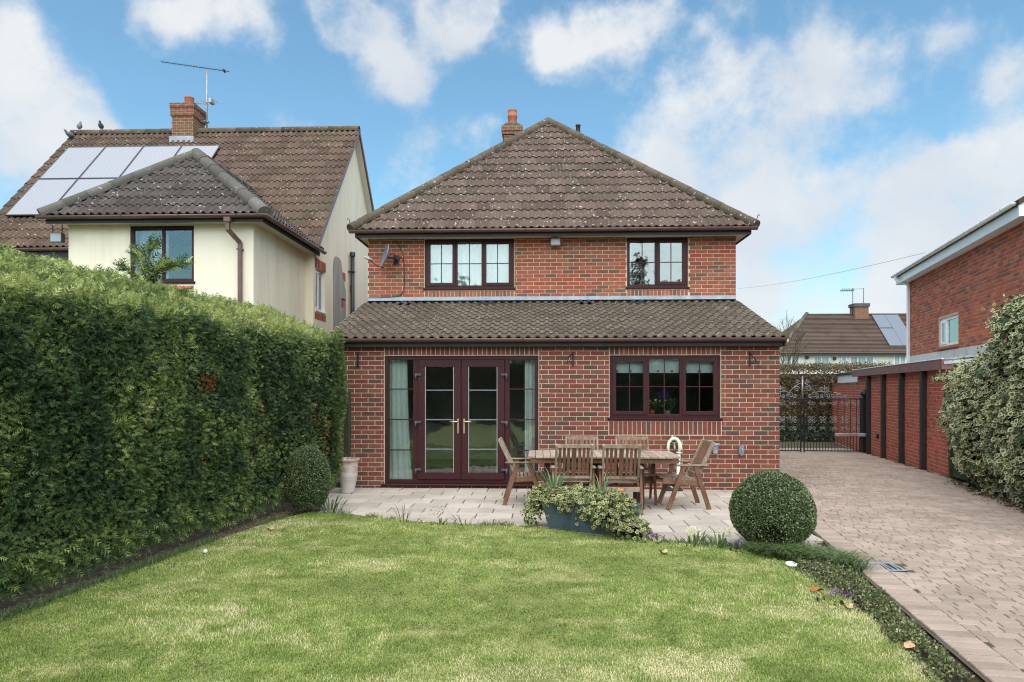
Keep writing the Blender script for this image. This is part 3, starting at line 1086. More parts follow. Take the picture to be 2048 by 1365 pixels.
def tile_plane(O, U, V, width, length, tw, gauge, clips=(), skip=None, roll=.034, mesh_name='tile'):
    """tiles over a roof plane; clips: (point, normal) half-spaces to keep (world)"""
    O = Vector(O); U = Vector(U).normalized(); V = Vector(V).normalized(); Nn = U.cross(V)
    nt = max(1, round(width / tw)); tw = width / nt
    nr = max(1, round(length / gauge)); gauge = length / nr
    base = tile_mesh(tw, gauge, roll, name=mesh_name)
    ps = []
    for r in range(nr):
        for c in range(nt):
            p = O + U * (c * tw) + V * (r * gauge)
            jit = Matrix.Rotation(R(random.uniform(-.5, .5)), 4, 'Z') @ Matrix.Rotation(R(random.uniform(-.45, .35)), 4, 'X')
            M = frame_matrix(p, U, V, Nn) @ jit
            if skip and skip(p + U * tw / 2 + V * gauge / 2): continue
            corners = [p, p + U * tw, p + V * (gauge + .07), p + U * tw + V * (gauge + .07)]
            cut = []; dead = False
            for (q, nn) in clips:
                d = [(k - Vector(q)).dot(Vector(nn)) for k in corners]
                if max(d) <= .01: dead = True
                elif min(d) < 0: cut.append((q, nn))
            if dead: continue
            if cut:
                bm = bmesh.new(); bm.from_mesh(base); Mi = M.inverted()
                for (q, nn) in cut:
                    bmesh.ops.bisect_plane(bm, geom=bm.verts[:] + bm.edges[:] + bm.faces[:], plane_co=Mi @ Vector(q), plane_no=(Mi.to_3x3() @ Vector(nn)), clear_inner=True)
                if not bm.faces:
                    bm.free(); continue
                me = bpy.data.meshes.new(mesh_name); bm.to_mesh(me); bm.free()
                ps.append((M, me))
            else:
                ps.append((M, base))
    return ps


def cap_run(parent, p, q, name, mat, r=.105, seg=.42, lift=.02, up=None):
    """half-round ridge or hip tiles laid end to end, each its own piece"""
    p = Vector(p); q = Vector(q); d = (q - p); L = d.length; d.normalize()
    n = max(1, round(L / seg)); l = L / n
    upv = Vector(up) if up else Vector((0, 0, 1))
    s = d.cross(upv).normalized(); u = s.cross(d).normalized()
    N = 9; v = []; f = []
    for (t, rr) in ((-.012, r * 1.05), (l * .92, r), (l * 1.0, r)):
        for k in range(N):
            a = math.pi * (-.14 + 1.28 * k / (N - 1))
            v.append((math.cos(a) * rr, t, math.sin(a) * rr * .86))
    for i in range(2):
        for k in range(N - 1):
            f.append((i * N + k, i * N + k + 1, (i + 1) * N + k + 1, (i + 1) * N + k))
    f.append(tuple(range(N)))
    me = bpy.data.meshes.new(name); me.from_pydata(v, [], f)
    me.polygons.foreach_set('use_smooth', [True] * (len(f) - 1) + [False]); me.update()
    me.materials.append(mat)
    for i in range(n):
        o = p + d * (i * l) + u * lift
        M = frame_matrix(o, s, d, u) @ Matrix.Rotation(R(random.uniform(-.8, .8)), 4, 'X') @ Matrix.Rotation(R(random.uniform(-.6, .6)), 4, 'Z')
        ob = bpy.data.objects.new(name, me); COL.objects.link(ob); ob.parent = parent
        ob.matrix_local = wmat(parent).inverted() @ M


def gutter(parent, p, q, mat, r=.055, clips=.9, name='gutter'):
    """half-round gutter seen from outside with bracket clips"""
    p = Vector(p); q = Vector(q); d = (q - p); L = d.length; d.normalize()
    s = d.cross(Vector((0, 0, 1))).normalized()
    mb = MB(); N = 9; v = []; f = []
    for t in (0, L):
        for rr in (r, r - .005):
            for k in range(N):
                a = math.pi * k / (N - 1)
                v.append(p + d * t + s * (math.cos(a) * rr) + Vector((0, 0, -math.sin(a) * rr)))
    for k in range(N - 1):
        f.append((k, k + 1, 2 * N + k + 1, 2 * N + k)); f.append((N + k, 3 * N + k, 3 * N + k + 1, N + k + 1))
    for b in (0, 2 * N): f.append(tuple(range(b, b + N)) )
    f.append((0, N, 3 * N, 2 * N)); f.append((N - 1, 2 * N - 1, 4 * N - 1, 3 * N - 1))
    mb.add(v, f, True)
    g = mb.build(name, mat, parent)
    k = max(1, int(L / clips))
    for i in range(k):
        t = (i + .5) * L / k
        mc = MB(); c = p + d * t; v = []; f = []
        for e in (-.014, .014):
            for j in range(N):
                a = math.pi * j / (N - 1)
                v.append(c + d * e + s * (math.cos(a) * (r + .004)) + Vector((0, 0, .004 - math.sin(a) * (r + .004))))
        f = [(j, j + 1, N + j + 1, N + j) for j in range(N - 1)]
        mc.add(v, f, True).build('bracket', mat, parent)
    return g


def window(parent, x0, x1, z0, z1, y, lights, mat, glass, F=None, depth=.07, bars=True, sill=True, fw=.055, sw=.05, sill_over=.03, name='window', horiz=None):
    """lights: list of (width fraction, opening?) from left to right; y = front of the frame; F maps wall frame to world"""
    F = F or Matrix.Identity(4)
    T = lambda mb: [setattr(mb, 'v', [tuple(F @ Vector(p)) for p in mb.v]), mb][1]
    mb = MB()
    mb.box(x0, x1, y, y + depth, z1 - fw, z1, .004); mb.box(x0, x1, y, y + depth, z0, z0 + fw, .004)
    mb.box(x0, x0 + fw, y, y + depth, z0 + fw, z1 - fw, .004); mb.box(x1 - fw, x1, y, y + depth, z0 + fw, z1 - fw, .004)
    W = x1 - x0; tot = sum(l[0] for l in lights); xs = [x0]
    for l in lights: xs.append(xs[-1] + W * l[0] / tot)
    for xm in xs[1:-1]: mb.box(xm - fw * .45, xm + fw * .45, y + .001, y + depth - .001, z0 + fw, z1 - fw, .004)
    w = T(mb).build(name, mat, parent)
    for i, l in enumerate(lights):
        a = xs[i] + (fw if i == 0 else fw * .45); b = xs[i + 1] - (fw if i == len(lights) - 1 else fw * .45)
        c, d = z0 + fw, z1 - fw
        yy = y + .02
        if l[1]:
            ms = MB(); o = .012
            A, B, Cc, D = a - o, b + o, c - o, d + o
            ms.box(A, B, y - .014, y + .03, D - sw - o, D, .004); ms.box(A, B, y - .014, y + .03, Cc, Cc + sw + o, .004)
            ms.box(A, A + sw + o, y - .0135, y + .03, Cc + sw + o, D - sw - o, .004); ms.box(B - sw - o, B, y - .0135, y + .03, Cc + sw + o, D - sw - o, .004)
            T(ms).build('sash', mat, w)
            a, b, c, d = a + sw, b - sw, c + sw, d - sw
            yy = y + .004
        mg = MB(); mg.box(a - .004, b + .004, yy + .006, yy + .010, c - .004, d + .004)
        T(mg).build('pane', glass, w)
        if bars:
            m2 = MB()
            if bars in (True, 'cross'):
                m2.box((a + b) / 2 - .008, (a + b) / 2 + .008, yy - .001, yy + .005, c, d)
            zz = [c + (d - c) * t for t in (horiz or [.5])]
            for zc in zz: m2.box(a, b, yy - .0015, yy + .0045, zc - .008, zc + .008)
            T(m2).build('glazing_bar', mat, w)
    if sill:
        ms = MB(); ms.box(x0 - sill_over, x1 + sill_over, y - .065, y + depth, z0 - .032, z0 - .001, .006)
        ms.box(x0 - sill_over, x1 + sill_over, y - .060, y - .03, z0 - .045, z0 - .030, .004)
        T(ms).build('sill', mat, w)
    return w


# ------------------------------------------------------------------ the brick house
HX0, HX1, YF, YU = -3.37, 3.83, 11.0, 13.4
BRICK = brick_mesh()


def build_house():
    H = thing('brick_house', 'red brick house with hipped tiled roof and lean-to extension behind the patio', 'house', (.23, YF, 0))
    door = (-2.495, .005, .045, 2.14); win = (1.143, 2.904, 1.09, 2.14)
    # lower wall
    mb = MB(); wall_slab(mb, HX0, HX1, -.10, 2.30, [door, win], YF, YF + .27)
    wl = mb.build('extension_wall', MATS['mortar'], H, fixn=False)
    sol = [(door[0], door[1], 2.145, 2.30), (win[0], win[1], 2.145, 2.30), (win[0] - .01, win[1] + .01, .865, 1.085)]
    rc = brick_rects(HX0, HX1, -.035, 2.30, [(door[0], door[1], .04, 2.14), win], sol, zstart=-.035, phase=.05)
    Fw = Matrix.Translation((0, YF, 0))
    emit_pieces(wl, 'brick', rect_pieces(rc, BRICK, Fw), MATS['brick_lower'], 300, 'brickwork')
    # upper wall
    w1 = (-2.239, -.475, 3.56, 4.56); w2 = (1.732, 2.912, 3.56, 4.56)
    mb = MB(); wall_slab(mb, HX0, HX1, 2.9, 4.66, [w1, w2], YU, YU + .27)
    wu = mb.build('upper_wall', MATS['mortar'], H, fixn=False)
    sol = [(w1[0], w1[1], 3.415, 3.535), (w2[0], w2[1], 3.415, 3.535)]
    rc = brick_rects(HX0, HX1, 3.41, 4.63, [w1, w2], sol, zstart=3.41, phase=.02)
    emit_pieces(wu, 'brick', rect_pieces(rc, BRICK, Matrix.Translation((0, YU, 0))), MATS['brick_upper'], 0, 'brickwork')
    # flank and rear walls, floors
    mb = MB()
    mb.box(HX0, HX0 + .27, YF + .271, 20.9, -.1, 2.295); mb.box(HX1 - .27, HX1, YF + .271, 20.9, -.1, 2.295)
    mb.box(HX0, HX0 + .27, YU + .271, 20.9, 2.296, 4.655); mb.box(HX1 - .27, HX1, YU + .271, 20.9, 2.296, 4.655)
    mb.box(HX0, HX1, 20.901, 21.15, -.1, 4.655)
    build_each(mb, 'flank_wall', MATS['brick_plain'], H)
    mb = MB(); mb.box(HX0 + .28, HX1 - .28, YF + .28, 20.88, -.05, .03); mb.box(HX0 + .28, HX1 - .28, YU + .28, 20.88, 2.45, 2.60)
    build_each(mb, 'room_floor', MATS['room_floor'], H)
    mb = MB(); mb.box(HX0 + .28, HX1 - .28, 15.2, 15.3, .03, 2.449); mb.box(HX0 + .28, HX1 - .28, 16.2, 16.3, 2.601, 4.6)
    mb.box(.55, .65, YF + .28, 15.19, .031, 2.44); mb.box(HX0 + .28, HX1 - .28, YU + .28, 20.88, 4.605, 4.65); mb.box(.6, .7, YU + .28, 16.19, 2.602, 4.60)
    mb.box(HX0 + .28, HX1 - .28, YF + .28, YU + .29, 2.306, 2.36)
    build_each(mb, 'room_wall', MATS['plaster'], H)

    # lean-to roof
    O = Vector((-3.43, 10.74, 2.385)); top = Vector((-3.43, 13.37, 3.285)); V = (top - O); Ls = V.length; V.normalize()
    rf = MB(); t = V.cross(Vector((1, 0, 0)))
    a, b = O, O + V * Ls
    rf.prism([(a.y + .03, a.z - .01), (b.y, b.z - .008), (b.y, b.z - .07), (a.y + .12, a.z - .055)], 0, -3.41, 3.85)
    lr = rf.build('extension_roof', MATS['fascia_dark'], H)
    ps = tile_plane(O, (1, 0, 0), V, 7.30, Ls - .02, .304, .285, roll=.040)
    emit_pieces(lr, 'tile', ps, MATS['leanto_tile'], 170, 'tiling')
    # three newer dark vent tiles near the top
    vm = tile_mesh(.304, .2, .045, name='vent_tile'); vm.materials.append(MATS['slate_tile'])
    for x in (-2.72, -1.15, .75, 1.75):
        p = O + V * (Ls - .30) + Vector((x + 3.43, 0, 0)); o = bpy.data.objects.new('vent_tile', vm); COL.objects.link(o); o.parent = lr
        o.matrix_local = wmat(lr).inverted() @ (frame_matrix(p, (1, 0, 0), V, Vector((1, 0, 0)).cross(V)) @ Matrix.Translation((0, 0, .022)))
    # mortared verge ends
    mb = MB()
    for x in (-3.44, 3.87):
        mb.prism([(a.y, a.z + .004), (b.y, b.z + .004), (b.y, b.z - .05), (a.y, a.z - .05)], 0, x - .012, x + .012)
    build_each(mb, 'verge', MATS['mortar'], lr)
    # lead flashing in lapped lengths
    n = 5
    for i in range(n):
        xa = HX0 + (HX1 - HX0) * i / n; xb = HX0 + (HX1 - HX0) * (i + 1) / n + .04
        mb = MB(); y0 = YU - .010 - .002 * (i % 2)
        mb.box(xa, min(xb, HX1), y0 - .004, y0, 3.33, 3.415, .001)
        mb.quad((xa, y0 - .004, 3.345), (min(xb, HX1), y0 - .004, 3.345), (min(xb, HX1), y0 - .14, 3.325), (xa, y0 - .14, 3.325))
        mb.build('flashing', MATS['lead'], lr, fixn=False)
    mb = MB(); mb.box(-3.40, 3.84, 10.86, 10.995, 2.275, 2.375, .004); mb.build('fascia', MATS['fascia_dark'], lr)
    mb = MB(); mb.box(3.841, 3.866, 10.80, 11.2, 2.27, 2.40, .004); mb.build('verge_board', MATS['fascia_dark'], lr)
    gutter(lr, (-3.45, 10.79, 2.40), (3.88, 10.79, 2.40), MATS['gutter_brown'])

    # main hipped roof
    X0, X1, Y0, ZE = -3.60, 4.09, 13.06, 4.665
    xm = (X0 + X1) / 2; run = (X1 - X0) / 2; apex = Vector((xm, Y0 + run, 8.20)); apex2 = Vector((xm, 21.4 - run + .3, 8.20))
    A, B = Vector((X0, Y0, ZE)), Vector((X1, Y0, ZE)); Cc, D = Vector((X1, 21.5, ZE)), Vector((X0, 21.5, ZE))
    apex2 = Vector((xm, 21.5 - run, 8.20))
    if apex2.y < apex.y: apex2.y = apex.y + .6
    rb = MB(); e = Vector((0, 0, -.012))
    rb.add([A + e, B + e, Cc + e, D + e, apex + e, apex2 + e], [(0, 1, 4), (1, 2, 5, 4), (2, 3, 5), (3, 0, 4, 5), (0, 3, 2, 1)])
    rf = rb.build('roof', MATS['roof_tile'], H)
    V = (apex - (A + B) / 2); Ls = V.length; V.normalize()
    cen = (A + B + apex) / 3
    clips = []
    for p, q in ((A, apex), (B, apex)):
        nn = (q - p).cross(V.cross(Vector((1, 0, 0)))).normalized()
        if nn.dot(cen - p) < 0: nn = -nn
        clips.append((p, nn))
    ps = tile_plane(A, (1, 0, 0), V, X1 - X0, Ls, .30, .352, clips, roll=.030)
    emit_pieces(rf, 'tile', ps, MATS['roof_tile'], 130, 'tiling')
    cap_run(rf, A + Vector((-.01, -.01, .02)), apex, 'hip_tile', MATS['cap_tile'], .108, lift=.012)
    cap_run(rf, B + Vector((.01, -.01, .02)), apex, 'hip_tile', MATS['cap_tile'], .108, lift=.012)
    cap_run(rf, apex, apex2, 'ridge_tile', MATS['cap_tile'], .108, lift=.012)
    for p, s in ((A, -1), (B, 1)):                         # hip irons curling at the eaves
        mb = MB(); c = p + Vector((s * .01, -.02, .09))
        mb.tube([c + Vector((0, 0, -.04)), c + Vector((s * .02, -.01, .06)), c + Vector((s * .03, -.02, .12)), c + Vector((s * .055, -.02, .13)), c + Vector((s * .06, -.02, .10))], .007, 6)
        mb.build('hip_iron', MATS['black_metal'], rf)
    mb = MB(); mb.box(X0 + .05, X1 - .05, 13.105, 13.13, 4.535, 4.66, .003); mb.build('fascia', MATS['fascia_dark'], rf)
    mb = MB(); mb.box(X0 + .05, X0 + .075, 13.131, 21.4, 4.535, 4.66, .003); mb.box(X1 - .075, X1 - .05, 13.131, 21.4, 4.535, 4.66, .003); build_each(mb, 'fascia', MATS['fascia_dark'], rf)
    mb = MB(); mb.box(X0 + .08, X1 - .08, 13.132, 13.395, 4.562, 4.576)
    mb.box(X0 + .08, HX0 - .003, 13.396, 21.3, 4.562, 4.576); mb.box(HX1 + .003, X1 - .08, 13.396, 21.3, 4.562, 4.576)
    build_each(mb, 'soffit', MATS['soffit'], rf)
    gutter(rf, (X0 - .04, 13.04, 4.655), (X1 + .04, 13.04, 4.655), MATS['gutter_brown'], .058)
    # chimney on the far side of the left slope, and a soil vent
    mb = MB(); mb.box(-.93, -.47, 18.3, 18.8, 6.6, 8.42, .01)
    ch = mb.build('chimney', MATS['brick_plain'], H)
    mb = MB(); mb.box(-.965, -.435, 18.265, 18.835, 8.421, 8.50, .008); mb.box(-.985, -.415, 18.245, 18.855, 8.501, 8.66, .015); mb.build('corbel', MATS['brick_plain'], ch)
    mb = MB(); mb.prism([(-.97, 8.661), (-.43, 8.661), (-.55, 8.73), (-.85, 8.73)], 1, 18.27, 18.83); mb.build('flaunching', MATS['grey_cap'], ch)
    mb = MB(); mb.lathe([(.115, 0), (.118, .25), (.135, .27), (.135, .33), (.12, .345), (.118, .43), (.128, .45), (.125, .47), (.09, .47), (.09, .3)], (-.70, 18.55, 8.70), 18); mb.build('chimney_pot', MATS['chimney_pot'], ch)
    mb = MB(); mb.lathe([(.085, 0), (.075, .12), (.06, .2), (.055, .36), (.068, .37), (.068, .40), (.04, .40)], (1.03, 17.7, 8.02), 14); mb.build('vent_pipe', MATS['fascia_dark'], rf)

    # windows
    window(H, w1[0] + .003, w1[1] - .003, w1[2] + .03, w1[3] + .0, YU + .035, [(1.06, 1), (.9, 0), (1.06, 1)], MATS['mahogany'], MATS['window_glass'])
    window(H, w2[0] + .003, w2[1] - .003, w2[2] + .03, w2[3] + .0, YU + .035, [(.98, 0), (1.05, 1)], MATS['mahogany'], MATS['window_glass'])
    window(H, win[0] + .003, win[1] - .003, win[2] + .05, win[3] - .004, YF + .035, [(1.08, 1), (.94, 0), (1.08, 1)], MATS['mahogany'], MATS['window_glass'])
    build_french_door(H, door)
    return H


def build_french_door(H, door):
    x0, x1, z0, z1 = door; x0 += .003; x1 -= .003; z1 -= .004
    y = YF + .03; fw = .062; ma, gl = MATS['mahogany'], MATS['door_glass']
    mb = MB()
    mb.box(x0, x1, y, y + .075, z1 - fw, z1, .004); mb.box(x0, x1, y, y + .075, z0 + .02, z0 + .085, .004)
    mb.box(x0, x0 + fw, y, y + .075, z0 + .085, z1 - fw, .004); mb.box(x1 - fw, x1, y, y + .075, z0 + .085, z1 - fw, .004)
    xa, xb = x0 + .50, x1 - .505                            # posts between side lights and doors
    for xm in (xa, xb): mb.box(xm - .042, xm + .042, y + .001, y + .074, z0 + .085, z1 - fw, .004)
    fr = mb.build('french_door', ma, H)
    mb = MB(); mb.box(x0 - .05, x1 + .05, y - .085, y + .07, z0 - .012, z0 + .018, .008); mb.build('sill', ma, fr)
    def side(a, b):
        c, d = z0 + .085, z1 - fw
        m = MB(); m.box(a - .004, b + .004, y + .022, y + .027, c - .004, d + .004); m.build('pane', gl, fr)
        m = MB()
        for t in (.245, .50, .755): m.box(a, b, y + .012, y + .021, c + (d - c) * t - .009, c + (d - c) * t + .009)
        build_each(m, 'glazing_bar', ma, fr)
    side(x0 + fw, xa - .042); side(xb + .042, x1 - fw)
    mid = (xa + xb) / 2
    for (a, b, hs) in ((xa + .043, mid - .004, 1), (mid + .004, xb - .043, -1)):
        c, d = z0 + .088, z1 - fw - .002; st = .115
        m = MB()
        m.box(a, b, y - .022, y + .04, d - st, d, .004); m.box(a, b, y - .022, y + .04, c, c + st, .004)
        m.box(a, a + st, y - .0215, y + .04, c + st, d - st, .004); m.box(b - st, b, y - .0215, y + .04, c + st, d - st, .004)
        m.build('door_leaf', ma, fr)
        m = MB(); m.box(a + st - .004, b - st + .004, y + .006, y + .011, c + st - .004, d - st + .004); m.build('pane', gl, fr)
        m = MB()
        for q in (a + st + .004, b - st - .004): m.box(q - .004, q + .004, y - .018, y - .001, c + st, d - st)
        build_each(m, 'bead', MATS['bead_grey'], fr)
        m = MB()
        for t in (.22, .50, .78): m.box(a + st, b - st, y - .004, y + .005, c + st + (d - c - 2 * st) * t - .007, c + st + (d - c - 2 * st) * t + .007)
        build_each(m, 'glazing_bar', MATS['dish_grey'], fr)
        for zc in (1.83, 1.06, .29):                       # flag hinges
            m = MB(); hx = a if hs > 0 else b
            m.box(min(hx - hs * .05, hx + hs * .055), max(hx - hs * .05, hx + hs * .055), y - .045, y - .0225, zc - .018, zc + .022, .008)
            m.tube([(hx - hs * .037, y - .034, zc - .075), (hx - hs * .037, y - .034, zc + .02)], .016, 10)
            m.build('hinge', MATS['hinge_plastic'], fr)
        hx = (b - .045) if hs > 0 else (a + .045)
        m = MB(); m.box(hx - .014, hx + .014, y - .034, y - .0225, .88, 1.12, .005)
        m.tube([(hx, y - .03, 1.075), (hx, y - .072, 1.075), (hx - hs * .02, y - .08, 1.075), (hx - hs * .125, y - .08, 1.072)], .010, 8)
        m.build('handle', MATS['brass'], fr)


m_ = Mat('brick_plain', .9, .2)
_tc = m_.n('ShaderNodeNewGeometry'); _sp = m_.n('ShaderNodeSeparateXYZ'); m_.l(_tc.outputs['Position'], _sp.inputs[0])
_ad = m_.math('ADD', _sp.outputs['X'], _sp.outputs['Y']); _cb = m_.n('ShaderNodeCombineXYZ'); m_.l(_ad, _cb.inputs['X']); m_.l(_sp.outputs['Z'], _cb.inputs['Y'])
_bt = m_.n('ShaderNodeTexBrick'); _bt.inputs['Scale'].default_value = 1; _bt.inputs['Brick Width'].default_value = .225; _bt.inputs['Row Height'].default_value = .075
_bt.inputs['Mortar Size'].default_value = .006; _bt.inputs['Color1'].default_value = (.24, .085, .055, 1); _bt.inputs['Color2'].default_value = (.19, .10, .07, 1); _bt.inputs['Mortar'].default_value = (.36, .30, .22, 1)
m_.l(_cb.outputs[0], _bt.inputs['Vector'])
m_.color(m_.mix(.6, _bt.outputs['Color'], m_.ramp(m_.noise(9, 5, .7), [(.3, (.6, .58, .52)), (.7, (1.2, 1.15, 1.0))]), 'MULTIPLY'))
HOUSE = build_house()


# ------------------------------------------------------------------ the cream rendered house on the left
def build_neighbour():
    H = thing('rendered_house', 'cream rendered house with brown pantiles and solar panels beyond the tall hedge', 'house', (-7.0, 15.3, 0))
    cr = MATS['cream_render']
    ex0, ex1, ey = -8.82, -5.29, 12.5; mx0, mx1, my0, my1 = -12.9, -5.11, 15.34, 22.0
    win = (-7.641, -6.419, 3.59, 4.655)
    mb = MB(); wall_slab(mb, ex0, ex1, -.1, 4.70, [win], ey, ey + .27); wl = mb.build('extension_wall', cr, H, fixn=False)
    mb = MB(); mb.box(ex0, ex0 + .25, ey + .271, my0 - .001, -.1, 4.70); mb.box(ex1 - .25, ex1, ey + .271, my0 - .001, -.1, 4.70); build_each(mb, 'flank_wall', cr, H)
    mb = MB(); mb.box(ex0 + .26, ex1 - .26, 14.6, 14.7, 2.5, 4.69); mb.box(ex0 + .26, ex1 - .26, ey + .28, 14.59, 2.9, 3.0); build_each(mb, 'room_wall', MATS['plaster'], H)
    # main block: front wall, far gable and the near gable with its openings
    mb = MB(); mb.box(mx0, mx1 - .27, my0, my0 + .27, -.1, 4.80); mb.build('main_wall', cr, H)
    gy = [(my0, -.1), (my1, -.1), (my1, 4.95), (18.67, 8.70), (my0, 4.95)]
    bm = bmesh.new()
    holes = [(15.50, 16.18, 3.42, 4.38), (17.56, 17.86, 3.96, 4.42)]
    mb = MB()
    Fg = Matrix(((0, 1, 0, mx1 - .27), (1, 0, 0, 0), (0, 0, 1, 0), (0, 0, 0, 1)))  # wall x -> world y, wall y -> world x
    wall_slab(mb, my0, my1, -.1, 4.95, holes, 0.0, .27, Fg)
    mb.prism([(my0, 4.9501), (my1, 4.9501), (18.67, 8.72)], 0, mx1 - .27, mx1)
    gw = mb.build('gable_wall', cr, H); bm.free()
    mb = MB(); mb.prism([(my0, -.1), (my1, -.1), (my1, 4.95), (18.67, 8.70), (my0, 4.95)], 0, mx0, mx0 + .2); mb.build('gable_wall', cr, H)
    mb = MB(); mb.box(mx0, mx1, my1 + .001, my1 + .2, -.1, 4.9); mb.build('rear_wall', cr, H)
    # patch of bare grey render and brick dressings on the gable
    pts = []
    for k in range(13):
        a = math.pi * k / 12
        pts.append((17.22 + .42 * math.cos(a), 4.55 + .45 * math.sin(a) + .04 * math.sin(3 * a)))
    pts = [(17.95, 2.2), (17.95, 4.2)] + [(p if p[0] < 17.64 else (17.66, p[1])) for p in pts] + [(16.85, 2.2)]
    mb = MB(); mb.prism(pts, 0, mx1 + .001, mx1 + .006); mb.build('render_patch', MATS['grey_render'], gw)
    Fb = frame_matrix((mx1, 0, 0), (0, 1, 0), (-1, 0, 0), (0, 0, 1))
    ps = []
    for (a, b, c, d) in ((15.44, 16.24, 4.38, 4.62), (15.44, 16.24, 3.20, 3.37), (17.52, 17.92, 4.43, 4.66), (17.5, 17.9, 3.70, 3.93), (18.35, 18.7, 4.2, 4.42)):
        ps += rect_pieces(brick_rects(a, b, c, d, (), [(a, b, c, d)]), BRICK, Fb)
    emit_pieces(gw, 'brick', ps, MATS['brick_right'], 60, 'dressing')
    Fw = frame_matrix((mx1, 0, 0), (0, 1, 0), (-1, 0, 0), (0, 0, 1))
    window(H, 15.505, 16.175, 3.425, 4.375, .05, [(1, 1), (1, 0)], MATS['white_upvc'], MATS['window_glass'], Fw, bars=False, fw=.045, sw=.04)
    window(H, 17.565, 17.855, 3.965, 4.415, .05, [(1, 1)], MATS['stain_black'], MATS['window_glass'], Fw, bars=False, fw=.035, sw=.03)
    mb = MB(); mb.tube([(mx1 + .10, 18.25, 1.5), (mx1 + .10, 18.25, 5.22)], .058, 12); mb.lathe([(.075, 0), (.075, .1), (.06, .11)], (mx1 + .10, 18.25, 5.18), 12)
    mb.box(mx1, mx1 + .16, 18.18, 18.32, 4.75, 4.78); mb.build('soil_pipe', MATS['black_plastic'], H)
    window(H, win[0] + .003, win[1] - .003, win[2] + .02, win[3] - .003, ey + .03, [(1, 0), (.98, 0)], MATS['mahogany'], MATS['window_glass'], bars=False)
    mb = MB(); ps = rect_pieces(brick_rects(win[0], win[1], 3.40, 3.53, (), [(win[0], win[1], 3.40, 3.53)]), BRICK, Matrix.Translation((0, ey, 0)))
    emit_pieces(wl, 'brick', ps, MATS['brick_right'], 40, 'dressing')

    # main roof
    ye, ze, yr, zr = 15.05, 4.80, 18.67, 8.74
    vx0, vx1 = -13.05, -4.93
    mb = MB(); mb.prism([(ye + .02, ze - .02), (yr, zr - .02), (22.3, ze - .02), (22.3, ze - .12), (yr, zr - .14), (ye + .08, ze - .10)], 0, vx0 + .03, vx1 - .02)
    rf = mb.build('roof', MATS['neighbour_tile'], H)
    V = Vector((0, yr - ye, zr - ze)); Ls = V.length; V.normalize()
    # extension roof planes
    X0, X1, Y0, ZE = -9.12, -4.96, 12.2, 4.775
    xm = (X0 + X1) / 2; apex = Vector((xm, 13.8, 6.42)); yv = ye + (apex.z - ze) * (yr - ye) / (zr - ze); back = Vector((xm, yv, apex.z))
    def ext_z(x): return ZE + (apex.z - ZE) * (1 - abs(x - xm) / (xm - X0))
    def under(p): return X0 < p.x < X1 and p.z < ext_z(p.x) - .12
    def under_panel(p): return False
    ps = tile_plane((vx0, ye, ze), (1, 0, 0), V, vx1 - vx0, Ls, .305, .345, skip=under, roll=.044)
    V2 = V
    main_ps = ps
    cap_run(rf, (vx0, yr, zr), (vx1, yr, zr), 'ridge_tile', MATS['cap_tile'], .12, lift=.01)
    # verge boards on the near gable and its pale soffit behind
    mb = MB()
    mb.prism([(ye + .05, ze - .13), (yr, zr - .13), (yr, zr + .01), (ye - .02, ze + .0)], 0, vx1 - .018, vx1 + .004); mb.build('verge_board', MATS['gutter_brown'], rf)
    mb = MB(); mb.prism([(22.3, ze - .13), (yr + .001, zr - .13), (yr + .001, zr + .01), (22.32, ze + .0)], 0, vx1 - .018, vx1 + .02); mb.build('verge_board', MATS['gutter_brown'], rf)
    mb = MB(); mb.prism([(22.25, ze - .15), (yr, zr - .16), (yr, zr - .145), (22.25, ze - .135)], 0, mx1 + .002, vx1 - .02); mb.build('soffit', MATS['soffit'], rf)
    gutter(rf, (vx0, ye - .04, ze - .02), (X0 + .3, ye - .04, ze - .02), MATS['gutter_brown'], .055)
    mb = MB(); mb.box(vx0 + .05, ex0 - .002, ye + .04, ye + .065, ze - .22, ze - .05); mb.build('fascia', MATS['fascia_dark'], rf)

    # extension roof
    A, B = Vector((X0, Y0, ZE)), Vector((X1, Y0, ZE)); Bb, Ab = Vector((X1, 15.55, ZE)), Vector((X0, 15.0, ZE))
    mb = MB(); e = Vector((0, 0, -.012)); mb.add([A + e, B + e, Bb + e, Ab + e, apex + e, back + e], [(0, 1, 4), (1, 2, 5, 4), (3, 0, 4, 5), (0, 3, 2, 1)])
    er = mb.build('extension_roof', MATS['extension_tile'], H)
    Vf = apex - (A + B) / 2; Lf = Vf.length; Vf.normalize(); cen = (A + B + apex) / 3; clips = []
    for p, q in ((A, apex), (B, apex)):
        nn = (q - p).cross(Vf.cross(Vector((1, 0, 0)))).normalized()
        if nn.dot(cen - p) < 0: nn = -nn
        clips.append((p, nn))
    ps = tile_plane(A, (1, 0, 0), Vf, X1 - X0, Lf, .30, .285, clips, roll=.044)
    # right-hand slope seen at a glancing angle
    Us = Vector((0, 1, 0)); Vs = Vector((xm - X1, 0, apex.z - ZE)); Lr = Vs.length; Vs.normalize()
    nh = (apex - B).cross(Us.cross(Vs)).normalized()
    if nh.dot(Vector((X1, 14.5, ZE)) - B) < 0: nh = -nh
    nv = (back - Bb).cross(Us.cross(Vs)).normalized()
    if nv.dot(Vector((X1, 14.0, ZE)) - Bb) < 0: nv = -nv
    ps += tile_plane(B, Us, Vs, 4.6, Lr, .30, .30, [(B, nh), (Bb, nv)], roll=.044)
    emit_pieces(er, 'tile', ps, MATS['extension_tile'], 140, 'tiling')
    emit_pieces(rf, 'tile', main_ps, MATS['neighbour_tile'], 160, 'tiling')
    cap_run(er, A + Vector((0, 0, .02)), apex, 'hip_tile', MATS['grey_cap'], .13, lift=.008)
    cap_run(er, B + Vector((0, 0, .02)), apex, 'hip_tile', MATS['grey_cap'], .135, lift=.008)
